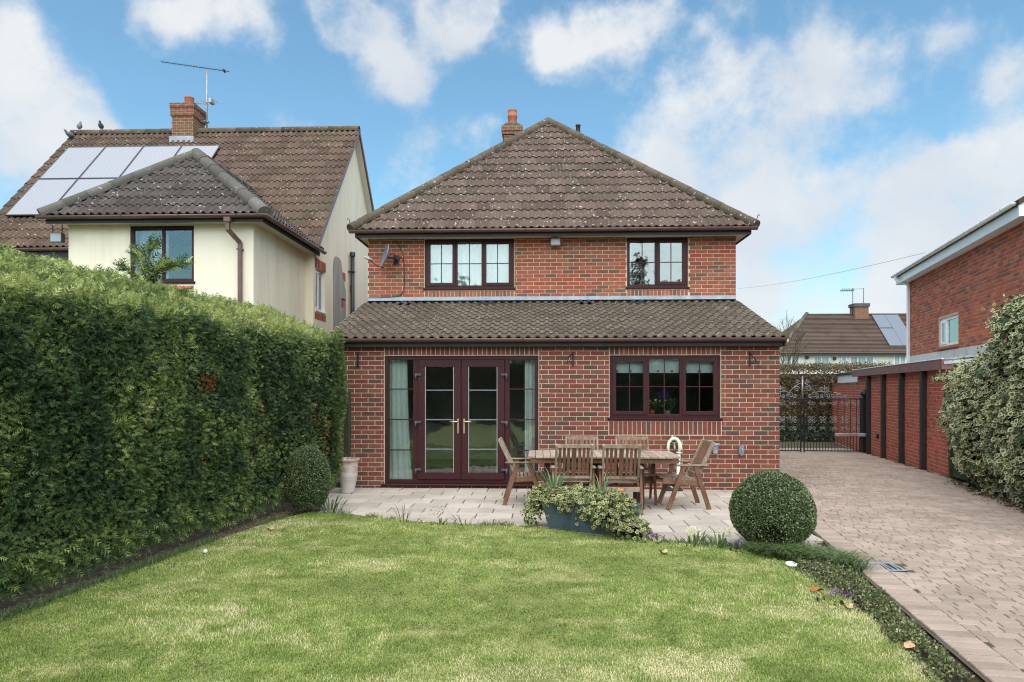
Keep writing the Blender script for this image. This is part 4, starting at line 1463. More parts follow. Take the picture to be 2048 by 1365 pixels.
    cap_run(er, apex, back, 'ridge_tile', MATS['grey_cap'], .12, lift=.03)
    g = MATS['gutter_brown']
    gutter(er, (X0 - .06, Y0 - .03, ZE - .012), (X1 + .05, Y0 - .03, ZE - .012), g, .058)
    gutter(er, (X1 + .02, Y0 - .06, ZE - .012), (X1 + .02, 15.62, ZE - .012), g, .058)
    mb = MB(); mb.box(X0 + .05, X1 - .05, Y0 + .035, Y0 + .06, 4.645, 4.765, .003); mb.build('fascia', MATS['fascia_dark'], er)
    mb = MB(); mb.box(X1 - .075, X1 - .05, Y0 + .061, 15.5, 4.645, 4.765, .003); mb.build('fascia', MATS['fascia_dark'], er)
    mb = MB(); mb.box(X0 + .08, X1 - .08, Y0 + .062, ey - .004, 4.675, 4.69); mb.box(ex1 + .003, X1 - .08, ey - .003, 15.45, 4.675, 4.69); build_each(mb, 'soffit', MATS['soffit'], er)
    xp = -5.62
    mb = MB(); mb.box(xp - .06, xp + .06, Y0 - .09, Y0 + .03, 4.62, 4.71, .006)
    mb.bar((xp, Y0 - .03, 4.63), (xp, Y0 - .03, 4.47), .066, .066); mb.bar((xp, Y0 - .03, 4.49), (xp + .10, ey - .06, 4.31), .066, .066); mb.bar((xp + .10, ey - .055, 4.33), (xp + .10, ey - .055, .0), .066, .066)
    mb.box(xp + .05, xp + .15, ey - .095, ey, 4.17, 4.20); mb.build('downpipe', g, er)
    # chimney
    cx = -9.74
    mb = MB(); mb.box(cx - .30, cx + .30, yr - .33, yr + .33, 8.2, 9.20, .008); ch = mb.build('chimney', MATS['brick_plain'], H)
    mb = MB(); mb.box(cx - .33, cx + .33, yr - .36, yr + .36, 9.08, 9.30, .006); mb.box(cx - .35, cx + .35, yr - .38, yr + .38, 9.301, 9.43, .012); mb.build('corbel', MATS['brick_plain'], ch)
    mb = MB(); mb.lathe([(.12, 0), (.12, .26), (.13, .27), (.13, .30), (.09, .30), (.09, .1)], (cx + .02, yr, 9.42), 16); mb.build('chimney_pot', MATS['chimney_pot'], ch)
    mb = MB(); mb.box(cx - .34, cx + .34, yr - .40, yr - .325, 8.33, 8.50, .01); mb.build('flashing', MATS['lead'], ch)
    # solar panels: two rows of four lying on the slope, each its own thing
    Np = Vector((1, 0, 0)).cross(V)
    names = ['leftmost', 'second', 'third', 'rightmost']
    pw, ph = 1.03, 1.60
    for row in range(2):
        for c in range(4):
            if row == 0 and c == 3: continue                # wholly behind the extension's roof
            o = Vector((-12.66 + c * (pw + .015), ye, ze)) + V * (1.15 + row * (ph + .03)) + Np * .11
            M = frame_matrix(o, (1, 0, 0), V, Np)
            q = MB(); q.box(0, .022, 0, ph, -.02, .016); q.box(pw - .022, pw, 0, ph, -.02, .016); q.box(.022, pw - .022, 0, .022, -.02, .0155); q.box(.022, pw - .022, ph - .022, ph, -.02, .0155)
            t = link_mesh('solar_panel', q.mesh('solar_panel'), MATS['solar_edge'], H, M)
            t['label'] = f"pale {names[c]} solar panel in the {'upper' if row else 'lower'} row on the pantiled roof"
            q = MB(); q.box(.022, pw - .022, .022, ph - .022, 0, .012); q.build('glass', MATS['solar_cell'], t, local=True)
    # roof aerial on a pole beside the chimney
    ax = -9.27
    t = thing('roof_aerial', 'tall pole with long television aerial beside the brick chimney', 'aerial', (ax, yr + .1, 8.7))
    mb = MB(); mb.tube([(ax, yr + .1, 8.6), (ax, yr + .1, 10.52)], .025, 8); mb.box(ax - .06, ax + .06, yr + .05, yr + .15, 9.05, 9.09); mb.box(ax - .30, ax + .02, yr + .02, yr + .06, 9.06, 9.08); mb.build('pole', MATS['steel'], t)
    mb = MB(); p, q = Vector((ax - 1.28, yr + .05, 10.76)), Vector((ax + .66, yr + .05, 10.45)); mb.bar(p, q, .018, .018)
    for k in range(22):
        c = p + (q - p) * (.01 + k * .045); mb.tube([c + Vector((0, -.11, 0)), c + Vector((0, .11, 0))], .004, 4)
    mb.box(q.x - .16, q.x - .13, yr - .02, yr + .12, q.z - .01, q.z + .05); mb.build('aerial_array', MATS['black_metal'], t)
    mb = MB(); mb.bar((ax - .32, yr + .05, 9.58), (ax + .32, yr + .05, 9.62), .02, .02)
    for k in range(7): mb.tube([(ax - .30 + k * .1, yr - .1, 9.59 + .003 * k), (ax - .30 + k * .1, yr + .2, 9.59 + .003 * k)], .005, 4)
    mb.box(ax + .12, ax + .2, yr - .05, yr + .15, 9.56, 9.68); mb.build('small_array', MATS['steel'], t)
    # floodlight under the eaves at the left corner
    fx, fy, fz = -8.98, 12.42, 4.42
    t = thing('floodlight', 'black floodlight hung under the eaves of the cream extension', 'floodlight', (fx, fy, fz))
    mb = MB(); mb.box(fx - .12, fx + .12, fy - .04, fy + .05, fz - .09, fz + .09, .012); mb.build('housing', MATS['black_metal'], t)
    mb = MB(); mb.box(fx - .10, fx + .10, fy - .046, fy - .041, fz - .075, fz + .075); mb.build('lens', MATS['grey_plastic'], t)
    mb = MB(); mb.bar((fx - .10, fy + .02, fz + .08), (fx - .10, fy + .02, 4.68), .02, .012); mb.bar((fx + .08, fy + .02, fz + .08), (fx + .08, fy + .02, 4.68), .02, .012); mb.build('bracket', MATS['black_metal'], t)
    # pigeons
    for i, (x, y, z, rz, pose, lab) in enumerate(((-12.86, yr, zr + .12, 20, 'up', 'upright grey pigeon, left of the two on the ridge'), (-12.24, yr, zr + .12, -160, 'low', 'crouching grey pigeon, nearer the chimney on the ridge'), (-12.93, yr - .28, zr - .22, 150, 'low', 'grey pigeon just below the ridge at the roof corner'))):
        pigeon((x, y, z), rz, pose, lab)


def pigeon(loc, rz, pose, label):
    """body, neck, head, beak and tail as one skin"""
    tilt = .62 if pose == 'up' else .12
    path = [(-.17, .012, 0), (-.11, .03, 0), (-.05, .062, .0), (.02, .072, .0), (.075, .052, .012), (.105, .034, .035), (.125, .031, .062), (.15, .022, .07), (.172, .004, .064)]
    ca, sa = math.cos(tilt), math.sin(tilt)
    pts = []; rs = []
    for x, r, z in path:
        pts.append((0, x * ca - z * sa * .3, .105 + x * sa + z)); rs.append(r)
    mb = MB(); mb.tube(pts, rs, 10)
    for s in (-1, 1):
        mb.tube([(s * .02, .0, .07), (s * .022, .01, .0)], .006, 5)
        mb.tube([(s * .022, -.005, .002), (s * .024, .03, .002)], .005, 5)
    me = mb.mesh('pigeon')
    o = link_mesh('pigeon', me, MATS['pigeon'], None, Matrix.Translation(loc) @ Matrix.Rotation(R(rz), 4, 'Z'))
    tag(o, label, 'bird', 'pigeons on the left roof')


# ------------------------------------------------------------------ the brick house and garage on the right
TH = R(13.9)
UX = Vector((math.sin(TH), math.cos(TH), 0)); NX = Vector((-math.cos(TH), math.sin(TH), 0))


def right_frame(p):
    """wall frame: x runs towards the camera so that -y is the visible outside"""
    return frame_matrix((p[0], p[1], 0), -UX, -NX, (0, 0, 1))


def build_right_house():
    base = Vector((10.01, 18.60, 0)); F = right_frame(base)
    H = thing('brick_house', 'red brick house with white gutter and small white window above the garage', 'house', base)
    T = lambda mb: [setattr(mb, 'v', [tuple(F @ Vector(p)) for p in mb.v]), mb][1]
    xa, xb = -.47, 7.0                                     # along the wall towards the camera
    win = (2.06, 3.38, 2.555, 3.245)
    mb = MB(); wall_slab(mb, xa, xb, -.3, 4.54, [win], 0, .27); wl = T(mb).build('side_wall', MATS['mortar_pink'], H, fixn=False)
    rc = brick_rects(xa, xb, 2.18, 4.53, [win], (), zstart=2.18, phase=.04)
    emit_pieces(wl, 'brick', rect_pieces(rc, BRICK, F), MATS['brick_right'], 300, 'brickwork')
    mb = MB(); mb.box(xa, xa + .27, .271, 6.5, -.3, 4.54); mb.box(xb - .27, xb, .271, 6.5, -.3, 4.54); mb.box(xa, xb, 6.5, 6.77, -.3, 4.54)
    mb.prism([(0.0, 4.541), (6.77, 4.541), (3.385, 6.6)], 0, xb - .27, xb); build_each(T(mb), 'end_wall', MATS['brick_plain'], H)
    mb = MB(); mb.box(xa + .3, xb - .3, 1.5, 1.6, 2.3, 4.4); T(mb).build('room_wall', MATS['plaster'], H)
    window(H, win[0] + .003, win[1] - .003, win[2] + .035, win[3] - .003, .03, [(.36, 1), (.64, 0)], MATS['white_upvc'], MATS['window_glass'], F, bars=False, sill=False, fw=.06)
    mb = MB(); mb.box(win[0] - .05, win[1] + .05, -.05, .1, win[2] - .03, win[2] + .03, .006); T(mb).build('sill', MATS['terracotta'], H)
    mb = MB()                                              # blind slats behind the glass
    for k in range(22): mb.box(win[0] + .05, win[1] - .05, .16, .18, win[2] + .06 + k * .028, win[2] + .076 + k * .028)
    build_each(T(mb), 'blind_slat', MATS['curtain_net'], H)
    # roof with white eaves
    mb = MB(); sl = math.tan(R(32)); ov = .25
    def zz(y): return 4.75 + (y + ov) * sl
    mb.prism([(-ov - .02, zz(-ov) + .03), (3.385, zz(3.385)), (7.2, zz(-ov)), (7.2, zz(-ov) - .1), (3.385, zz(3.385) - .15), (-ov, zz(-ov) - .06)], 0, xa - .42, xb + .12)
    rf = T(mb).build('roof', MATS['far_tile'], H)
    mb = MB(); mb.box(xa - .38, xb + .06, -ov + .02, -ov + .045, 4.50, 4.71, .003); T(mb).build('fascia', MATS['white_upvc'], rf)
    mb = MB(); mb.box(xa - .38, xb + .06, -ov + .046, -.003, 4.505, 4.52); T(mb).build('soffit', MATS['white_upvc'], rf)
    mb = MB(); mb.box(xa - .40, xa - .381, -ov + .02, .5, 4.50, 4.75); T(mb).build('bargeboard', MATS['white_upvc'], rf)
    mb = MB(); mb.prism([(-ov, 4.50), (-ov, 4.79), (3.385, zz(3.385) + .02), (3.385, zz(3.385) - .22), (.2, 4.72), (.1, 4.50)], 0, xb + .061, xb + .09); T(mb).build('bargeboard', MATS['white_upvc'], rf)
    p, q = F @ Vector((xa - .45, -ov - .045, 4.755)), F @ Vector((xb + .02, -ov - .045, 4.755))
    gutter(rf, p, q, MATS['white_upvc'], .056, .8)
    mb = MB()
    a = F @ Vector((xa - .10, -ov - .045, 4.71)); b = F @ Vector((xa - .10, -ov - .045, 4.60)); c = F @ Vector((xa + .18, -.06, 4.42)); d = F @ Vector((xa + .18, -.06, 2.2))
    mb.bar(a, b, .068, .068); mb.bar(b + Vector((0, 0, .02)), c, .066, .066); mb.bar(c + Vector((0, 0, .03)), d, .068, .068)
    mb.build('downpipe', MATS['white_upvc'], rf)
    # painted lead flashing where the garage roof meets the wall
    mb = MB()
    for k in range(9):
        x0 = xa + k * .83; x1 = x0 + .85
        mb.box(x0, min(x1, xb), -.016 - .003 * (k % 2), -.0072, 2.30, 2.485, .002)
        mb.quad((x0, -.017, 2.31), (min(x1, xb), -.017, 2.31), (min(x1, xb), -.16, 2.245), (x0, -.16, 2.245))
    T(mb).build('flashing', MATS['felt_roof'], H, fixn=False)


def build_garage():
    base = Vector((7.79, 13.91, 0)); F = right_frame(base)
    G = thing('garage', 'long low red brick garage with black posts and brown fascia beside the drive', 'garage', base)
    T = lambda mb: [setattr(mb, 'v', [tuple(F @ Vector(p)) for p in mb.v]), mb][1]
    xa, xb = -6.85, 1.12
    mb = MB(); mb.box(xa, xb, 0, .22, -.35, 2.0); wl = T(mb).build('side_wall', MATS['mortar_pink'], G)
    rc = brick_rects(xa, xb, -.24, 1.99, (), (), zstart=-.24, bond='header')
    rc = [r for r in rc]
    emit_pieces(wl, 'brick', rect_pieces(rc, BRICK, F), MATS['brick_garage'], 300, 'brickwork')
    mb = MB(); mb.box(xb - .22, xb, .2205, 1.95, -.35, 2.0); mb.box(xa, xa + .22, .2205, 1.7, -.35, 2.0); build_each(T(mb), 'end_wall', MATS['brick_plain'], G)
    mb = MB(); v = [(xa - .1, -.10, 2.11), (xb + .10, -.10, 2.11), (xb + .10, 1.04, 2.22), (xa - .1, 1.04, 2.22)]
    v += [(x, y, z - .06) for x, y, z in v]
    mb.add(v, [(0, 1, 2, 3), (7, 6, 5, 4), (0, 4, 5, 1), (1, 5, 6, 2), (2, 6, 7, 3), (3, 7, 4, 0)])
    rf = T(mb).build('flat_roof', MATS['felt_roof'], G)
    mb = MB(); mb.box(xa - .12, xb + .06, -.13, -.105, 1.955, 2.145, .004); T(mb).build('fascia', MATS['fascia_purple'], rf)
    mb = MB(); mb.box(xb + .061, xb + .085, -.13, .55, 1.955, 2.145, .004); T(mb).build('fascia', MATS['fascia_purple'], rf)
    mb = MB(); mb.box(xa - .12, xb + .08, -.14, -.10, 2.146, 2.165, .003); T(mb).build('edge_trim', MATS['white_paint'], rf)
    mb = MB(); mb.box(xb + .061, xb + 2.2, .56, .60, 1.98, 2.16); T(mb).build('side_board', MATS['stain_black'], rf)
    for x in (-5.16, -3.52, -1.85, -.23):
        mb = MB(); mb.box(x - .075, x + .075, -.10, -.008, -.35, 1.954, .006); T(mb).build('post', MATS['stain_black'], G)
    mb = MB(); mb.box(-4.25, -4.17, -.06, -.0065, .32, .44, .006); mb.tube([(-4.6, -.012, .33), (-4.2, -.02, .33)], .008, 6); T(mb).build('wall_socket', MATS['black_plastic'], G)
    # garden wall running on beyond the garage
    W = thing('boundary_wall', 'brick boundary wall continuing behind the gate beyond the garage', 'wall', F @ Vector((-9.5, 0, 0)))
    mb = MB(); mb.box(-12.5, xa - .13, .02, .24, -.35, 1.72); w2 = T(mb).build('wall_core', MATS['mortar_pink'], W)
    rc = brick_rects(-12.5, xa - .13, -.24, 1.70, (), (), zstart=-.24)
    emit_pieces(w2, 'brick', rect_pieces(rc, BRICK, F @ Matrix.Translation((0, .02, 0))), MATS['brick_garage'], 0, 'brickwork')
    mb = MB(); mb.box(-12.5, xa - .14, .0, .26, 1.721, 1.77, .008); T(mb).build('coping', MATS['brick_plain'], W)
    S = thing('outbuilding', 'low outbuilding with white fascia and dark flat roof edge behind the garage', 'shed', F @ Vector((-8, .6, 0)))
    mb = MB(); mb.box(-10.6, xa - .14, .30, 2.2, -.3, 1.9); T(mb).build('wall', MATS['brick_plain'], S)
    mb = MB(); mb.box(-10.7, xa - .14, .10, .298, 1.80, 2.06, .004); T(mb).build('fascia', MATS['white_paint'], S)
    mb = MB(); mb.box(-10.8, xa - .14, .05, 2.3, 2.061, 2.13, .006); T(mb).build('roof', MATS['fascia_dark'], S)
    # timber fence panel between garage and ivy
    P = thing('fence_panel', 'green stained board fence between the garage and the ivy', 'fence', F @ Vector((1.5, .05, 0)))
    for x in (1.19, 2.13, 3.4):
        mb = MB(); mb.box(x - .05, x + .05, -.01, .09, -.3, 1.72, .006); T(mb).build('post', MATS['post_timber'], P)
    for k in range(12):
        z = .02 + k * .135
        for x0, x1 in ((1.241, 2.079), (2.181, 3.349)):
            mb = MB(); v = [(x0, .03, z), (x1, .03, z), (x1, .045, z + .15), (x0, .045, z + .15), (x0, .045, z), (x1, .045, z), (x1, .055, z + .15), (x0, .055, z + .15)]
            mb.add(v, [(0, 1, 2, 3), (5, 4, 7, 6), (0, 4, 5, 1), (3, 2, 6, 7), (0, 3, 7, 4), (1, 5, 6, 2)]); T(mb).build('board', MATS['green_board'], P)


def scroll(mb, c, r, a0, turns, X, Z, rad=.007, n=22, shrink=.18):
    pts = []
    for i in range(n + 1):
        t = i / n; a = a0 + turns * 2 * math.pi * t; rr = r * (1 - t * (1 - shrink))
        pts.append(Vector(c) + X * (math.cos(a) * rr) + Z * (math.sin(a) * rr))
    mb.tube(pts, rad, 5)
    return pts


def build_gate():
    gz = float(drive_z(19.5)); p0 = Vector((7.44, 19.54, gz)); pr = Vector((9.06, 19.46, gz)); d = (pr - p0).normalized(); Z = Vector((0, 0, 1))
    bk, sv = MATS['black_metal'], MATS['steel']
    for side, L, lab in ((1, 1.60, 'right leaf of the black wrought iron gate with silver scrolls'), (-1, 1.60, 'left leaf of the black wrought iron gate, partly hidden by the house')):
        G = thing('iron_gate', lab, 'gate', p0, 0, 'wrought iron gate leaves')
        X = d * side; o = p0 + X * .035
        P = lambda u, z: o + X * u + Z * z
        mb = MB()
        for z in (.04, .52, 1.50): mb.bar(P(0, z), P(L, z), .022, .028)
        mb.bar(P(.012, .0), P(.012, 1.52), .034, .034, up=d); mb.bar(P(L - .012, .0), P(L - .012, 1.52), .03, .03, up=d)
        mb.build('frame', bk, G)
        for k in range(18):
            u = .10 + k * .083
            if u > L - .06: break
            mb = MB(); mb.bar(P(u, .05), P(u, .51 if k % 2 else 1.49), .013, .013, up=d, c=0); mb.build('bar', bk, G)
        mb = MB()
        for u, r in ((.30, .11), (.62, .10)):
            scroll(mb, P(u, 1.50 + r), r, -math.pi / 2, 1.6, X, Z); scroll(mb, P(u - .13, 1.52 + r * .6), r * .55, -.5, -1.5, X, Z)
        scroll(mb, P(.12, 1.78), .09, math.pi, -1.4, X, Z); scroll(mb, P(.10, 1.98), .06, math.pi, -1.4, X, Z); scroll(mb, P(.78, 1.58), .075, math.pi, 1.5, X, Z)
        scroll(mb, P(.95, 1.58), .085, 0, -1.5, X, Z); scroll(mb, P(1.12, 1.555), .055, math.pi, 1.5, X, Z)
        scroll(mb, P(.48, 1.76), .065, 0, 1.4, X, Z); scroll(mb, P(.64, 1.76), .065, math.pi, -1.4, X, Z); mb.tube([P(.56, 1.62), P(.56, 1.88)], .008, 5); mb.tube([P(.36, 1.70), P(.74, 1.70)], .008, 5)
        mb.tube([P(.02, 1.95), P(.16, 1.86), P(.28, 1.74), P(.40, 1.56)], .008, 5); mb.tube([P(.82, 1.68), P(1.0, 1.64), P(1.18, 1.53)], .008, 5)
        build_each(mb, 'top_scroll', sv, G)
        mb = MB()
        for k in range(5):
            u = .22 + k * .30
            if u > L - .08: break
            for z, s in ((1.36, -1), (.66, 1), (.95, -1), (.86, 1)):
                scroll(mb, P(u - .05, z), .06, 0 if s > 0 else math.pi, 1.3 * s, X, Z, .006, 16); scroll(mb, P(u + .05, z), .06, math.pi if s > 0 else 0, -1.3 * s, X, Z, .006, 16)
        build_each(mb, 'panel_scroll', sv, G)
        if side > 0:
            mb = MB(); mb.bar(P(0, .02), P(0, .0), .02, .02); mb.tube([P(-.033, 1.50), P(-.033, 2.08)], .024, 8); mb.lathe([(.0, .09), (.028, .04), (.024, 0)], P(-.033, 2.06), 8); mb.build('finial', sv, G)
    # motor arm and posts
    t = thing('gate_opener', 'silver electric gate opener arm on the right gate leaf', 'gate opener', p0 + d * 1.2)
    mb = MB(); a = p0 + d * .85 + Vector((0, -.07, .50)); b = p0 + d * 1.46 + Vector((0, -.09, .50)); mb.bar(a, b, .07, .085, c=.01); mb.build('arm', sv, t)
    mb = MB(); mb.bar(b, b + d * .20, .08, .095, c=.012); mb.build('motor', MATS['grey_plastic'], t)
    pz = pr + d * .06
    t = thing('gate_post', 'black square gate post with ball finial in front of the garage', 'post', pz)
    mb = MB(); mb.box(pz.x - .095, pz.x + .095, pz.y - .095, pz.y + .095, gz - .2, 1.36, .012); mb.build('shaft', bk, t)
    mb = MB(); mb.lathe([(.04, -.02), (.045, .01)] + [(.105 * math.sin(a), .105 - .105 * math.cos(a) + .0) for a in [.45 + k * (math.pi - .45) / 9 for k in range(10)]], (pz.x, pz.y, 1.365), 16); mb.build('ball_finial', bk, t)


def far_pt(px, Y):
    """x on a far plane seen at a given bearing"""
    a = R(2.2); xc = px
    dx, dy = xc * math.cos(a) - math.sin(a), xc * math.sin(a) + math.cos(a)
    return dx / dy * Y


def build_far():
    Y = 58.0; k = 58.0 / 1365.0
    X = lambda px: far_pt((px - 1024) / 1365.0, Y)
    Zz = lambda py: CAM_Z + (778 - py) * k * .985
    H = thing('far_house', 'distant white house with brown hipped roof beyond the gate', 'house', (X(1700), Y, 0))
    x0, x1 = X(1560), X(1930)
    ze, zr = Zz(708), Zz(625)
    mb = MB(); mb.box(x0, x1, Y, Y + 8, -.5, ze - .05); wl = mb.build('wall', MATS['far_wall'], H)
    A = Vector((X(1553), Y - .4, ze)); B = Vector((X(1950), Y - .4, ze)); run = X(1648) - A.x
    r0 = Vector((X(1648), Y + 3.6, zr + .25)); r1 = Vector((B.x, Y + 3.6, zr + .25)); Cc = Vector((A.x, Y + 8.4, ze)); D = Vector((B.x, Y + 8.4, ze))
    mb = MB(); mb.add([A, B, D, Cc, r0, r1], [(0, 1, 5, 4), (3, 0, 4), (2, 3, 4, 5), (1, 2, 5)])
    rf = mb.build('roof', MATS['far_tile'], H)
    V = (r0 - Vector((r0.x, A.y, ze))); Ls = V.length; V.normalize()
    nn = (r0 - A).cross(V.cross(Vector((1, 0, 0)))).normalized()
    if nn.x < 0: nn = -nn
    strips = MB(); rows = 30                                 # plain tile courses as stepped strips
    for i in range(rows):
        a = A + V * (Ls * i / rows); b = A + V * (Ls * (i + 1) / rows)
        xa = A.x + (r0.x - A.x) * i / rows + .05; N_ = Vector((1, 0, 0)).cross(V)
        p = [Vector((xa, a.y, a.z)) + N_ * .075, Vector((B.x, a.y, a.z)) + N_ * .075, Vector((B.x, b.y, b.z)) + N_ * .02, Vector((xa + (r0.x - A.x) / rows, b.y, b.z)) + N_ * .02]
        strips.quad(*p); strips.quad(p[0] - N_ * .06, p[1] - N_ * .06, p[1], p[0])
    tag(strips.build('tiling', MATS['far_tile'], rf, fixn=False), kind='stuff')
    cap_run(rf, A, r0, 'hip_tile', MATS['grey_cap'], .16, .9, .05)
    mb = MB(); mb.box(A.x, B.x, Y - .5, Y - .38, ze - .16, ze - .02); mb.build('gutter', MATS['fascia_dark'], rf)
    mb = MB(); mb.box(X(1743), X(1772), Y + 3.0, Y + 4.0, zr - 1.0, Zz(606)); ch = mb.build('chimney', MATS['brick_plain'], H)
    mb = MB(); mb.box(X(1741), X(1774), Y + 2.9, Y + 4.1, Zz(606) + .001, Zz(599)); mb.build('corbel', MATS['grey_cap'], ch)
    for n_, (pa, pb, za, zb, cols) in enumerate(((1566, 1599, 712, 737, 2), (1626, 1659, 712, 737, 2), (1681, 1693, 712, 737, 1), (1698, 1748, 712, 740, 3), (1786, 1812, 709, 740, 2))):
        window(H, X(pa), X(pb), Zz(zb), Zz(za), Y - .06, [(1, 0)] * cols, MATS['white_upvc'], MATS['far_glass'], bars=True, sill=False, fw=.11, name='window')
    for pa, za in ((1613, 716), (1668, 718)):
        mb = MB(); mb.box(X(pa) - .12, X(pa) + .12, Y - .2, Y, Zz(za) - .12, Zz(za) + .12, .03); mb.build('wall_lamp', MATS['black_metal'], H)
    Np = Vector((1, 0, 0)).cross(V)
    for i, (u0, u1, v0, v1) in enumerate(((X(1781), X(1808), .60, .93), (X(1781), X(1808), .16, .57), (X(1808.5), X(1836), .16, .93))):
        mb = MB(); o = Vector((0, A.y, ze))
        lean = 1.05
        for q in (0,):
            a = o + V * (Ls * v0) + Np * .16; b = o + V * (Ls * v1) + Np * .16
            mb.add([(u0, a.y, a.z), (u1, a.y, a.z), (u1, b.y, b.z), (u0, b.y, b.z), (u0, a.y, a.z - .1), (u1, a.y, a.z - .1), (u1, b.y, b.z - .1), (u0, b.y, b.z - .1)], [(0, 1, 2, 3), (4, 7, 6, 5), (0, 4, 5, 1), (1, 5, 6, 2), (2, 6, 7, 3), (3, 7, 4, 0)])
        tag(mb.build('solar_panel', MATS['far_solar'], H), ['upper blue grey solar panel on the distant brown roof', 'lower blue grey solar panel on the distant brown roof', 'blue grey solar panel half hidden by the right brick house'][i])
    t = thing('roof_aerial', 'thin television aerials on the distant house chimney', 'aerial', (X(1745), Y + 3.4, Zz(610)))
    mb = MB(); y = Y + 3.4
    mb.tube([(X(1743), y, Zz(625)), (X(1743), y, Zz(566))], .03, 6); mb.tube([(X(1766), y, Zz(602)), (X(1766), y, Zz(566))], .025, 6); mb.build('pole', MATS['black_metal'], t)
    mb = MB(); mb.tube([(X(1717), y, Zz(570)), (X(1746), y, Zz(571))], .02, 5); mb.tube([(X(1744), y, Zz(568)), (X(1767), y, Zz(567))], .015, 5)
    for px in range(1719, 1746, 4): mb.tube([(X(px), y - .3, Zz(570)), (X(px), y + .3, Zz(570))], .015, 4); mb.tube([(X(px) - .15, y, Zz(574)), (X(px) + .12, y, Zz(566))], .015, 4)
    mb.build('aerial_array', MATS['black_metal'], t)
    # overhead wire sagging to the right house
    mb = MB(); p, q = Vector((X(1440), 55, 10.2)), Vector((10.6, 20.6, 5.6)); pts = []
    p = Vector((far_pt((1475 - 1024) / 1365, 50), 50, CAM_Z + (778 - 580) / 1365 * 50)); q = Vector((far_pt((1850 - 1024) / 1365, 21), 21, CAM_Z + (778 - 512) / 1365 * 21))
    for i in range(17):
        s = i / 16; c = p.lerp(q, s); c.z -= .18 * 4 * s * (1 - s); pts.append(c)
    mb.tube(pts, .0055, 5); tag(mb.build('overhead_wire', MATS['wire']), 'thin overhead wire running to the right brick house', 'wire')


plain('far_glass', (.30, .36, .40), .15, .6, .2, 1.5)
build_neighbour()
build_right_house()
build_garage()
build_gate()
build_far()


# ------------------------------------------------------------------ planting
def frond():
    """flat feathery conifer spray"""
    v = [(-.035, 0, 0), (.035, 0, 0), (0, 1, -.22)]; f = [(0, 1, 2)]
    for y, l in ((.14, .50), (.42, .44), (.68, .30)):
        for s in (-1, 1):
            b = len(v); z = -.22 * y * y
            v += [(0, y - .06, z), (0, y + .09, z), (s * l * .72, y + l * .70, z - .10 * l)]
            f.append((b, b + 1, b + 2))
    return v, f


FROND_V, FROND_F = frond()
LEAF_V = [(0, 0, 0), (.32, .45, .05), (0, 1, -.04), (-.32, .45, .05)]; LEAF_F = [(0, 1, 2, 3)]


def ivy_leaf():
    out = [(0, .0), (.30, -.10), (.50, .16), (.34, .36), (.36, .62), (.12, .70), (0, 1.0), (-.12, .70), (-.36, .62), (-.34, .36), (-.50, .16), (-.30, -.10)]
    v = [(0, .34, .0)] + [(x, y, -.10 * abs(x) - .06 * y * y) for x, y in out]
    f = [(0, 1 + i, 1 + (i + 1) % len(out)) for i in range(len(out))]
    return v, f, [0.0] + [1.0] * len(out)


IVY_V, IVY_F, IVY_RIM = ivy_leaf()


def rand_dirs(n):
    return unit(rng.normal(size=(n, 3)))


def hedge_point(s, t, y0, y1):
    """s along the hedge 0..1, t around the section: 0 ground .. .60 shoulder .. 1 back of the top; returns point and outward normal"""
    y = y0 + (y1 - y0) * s
    xf = -3.74 + .1345 * (y - 4.7)
    prof = np.array([(-.06, .14), (.01, .40), (.03, 1.1), (.03, 1.75), (.02, 2.14), (-.03, 2.31), (-.16, 2.41), (-.5, 2.55), (-.80, 2.68), (-1.12, 2.75), (-1.3, 2.6)])
    tt = np.array([0, .10, .27, .44, .545, .60, .65, .74, .84, .94, 1.0])
    dx = np.interp(t, tt, prof[:, 0]); z = np.interp(t, tt, prof[:, 1])
    e = .015
    dx2 = np.interp(np.clip(t + e, 0, 1), tt, prof[:, 0]) - np.interp(np.clip(t - e, 0, 1), tt, prof[:, 0])
    dz2 = np.interp(np.clip(t + e, 0, 1), tt, prof[:, 1]) - np.interp(np.clip(t - e, 0, 1), tt, prof[:, 1])
    nx, nz = dz2, -dx2
    l = np.hypot(nx, nz) + 1e-9; nx, nz = nx / l, nz / l
    lump = (fbm(y, z + dx * 1.0 + 5, 31, 4, 1.4) - .5) * .14 + (fbm(y, z - dx + 9, 33, 3, 5.5) - .5) * .13
    end = np.clip((y - (y1 - .75)) / .75, 0, 1)
    bulge = .0
    P = np.stack([xf + dx + nx * lump - .30 * end ** 2.2, y, z + nz * lump - .10 * end ** 2], 1)
    Nn = unit(np.stack([nx, -.135 * nx + .9 * end ** 1.5, nz], 1))
    return P, Nn


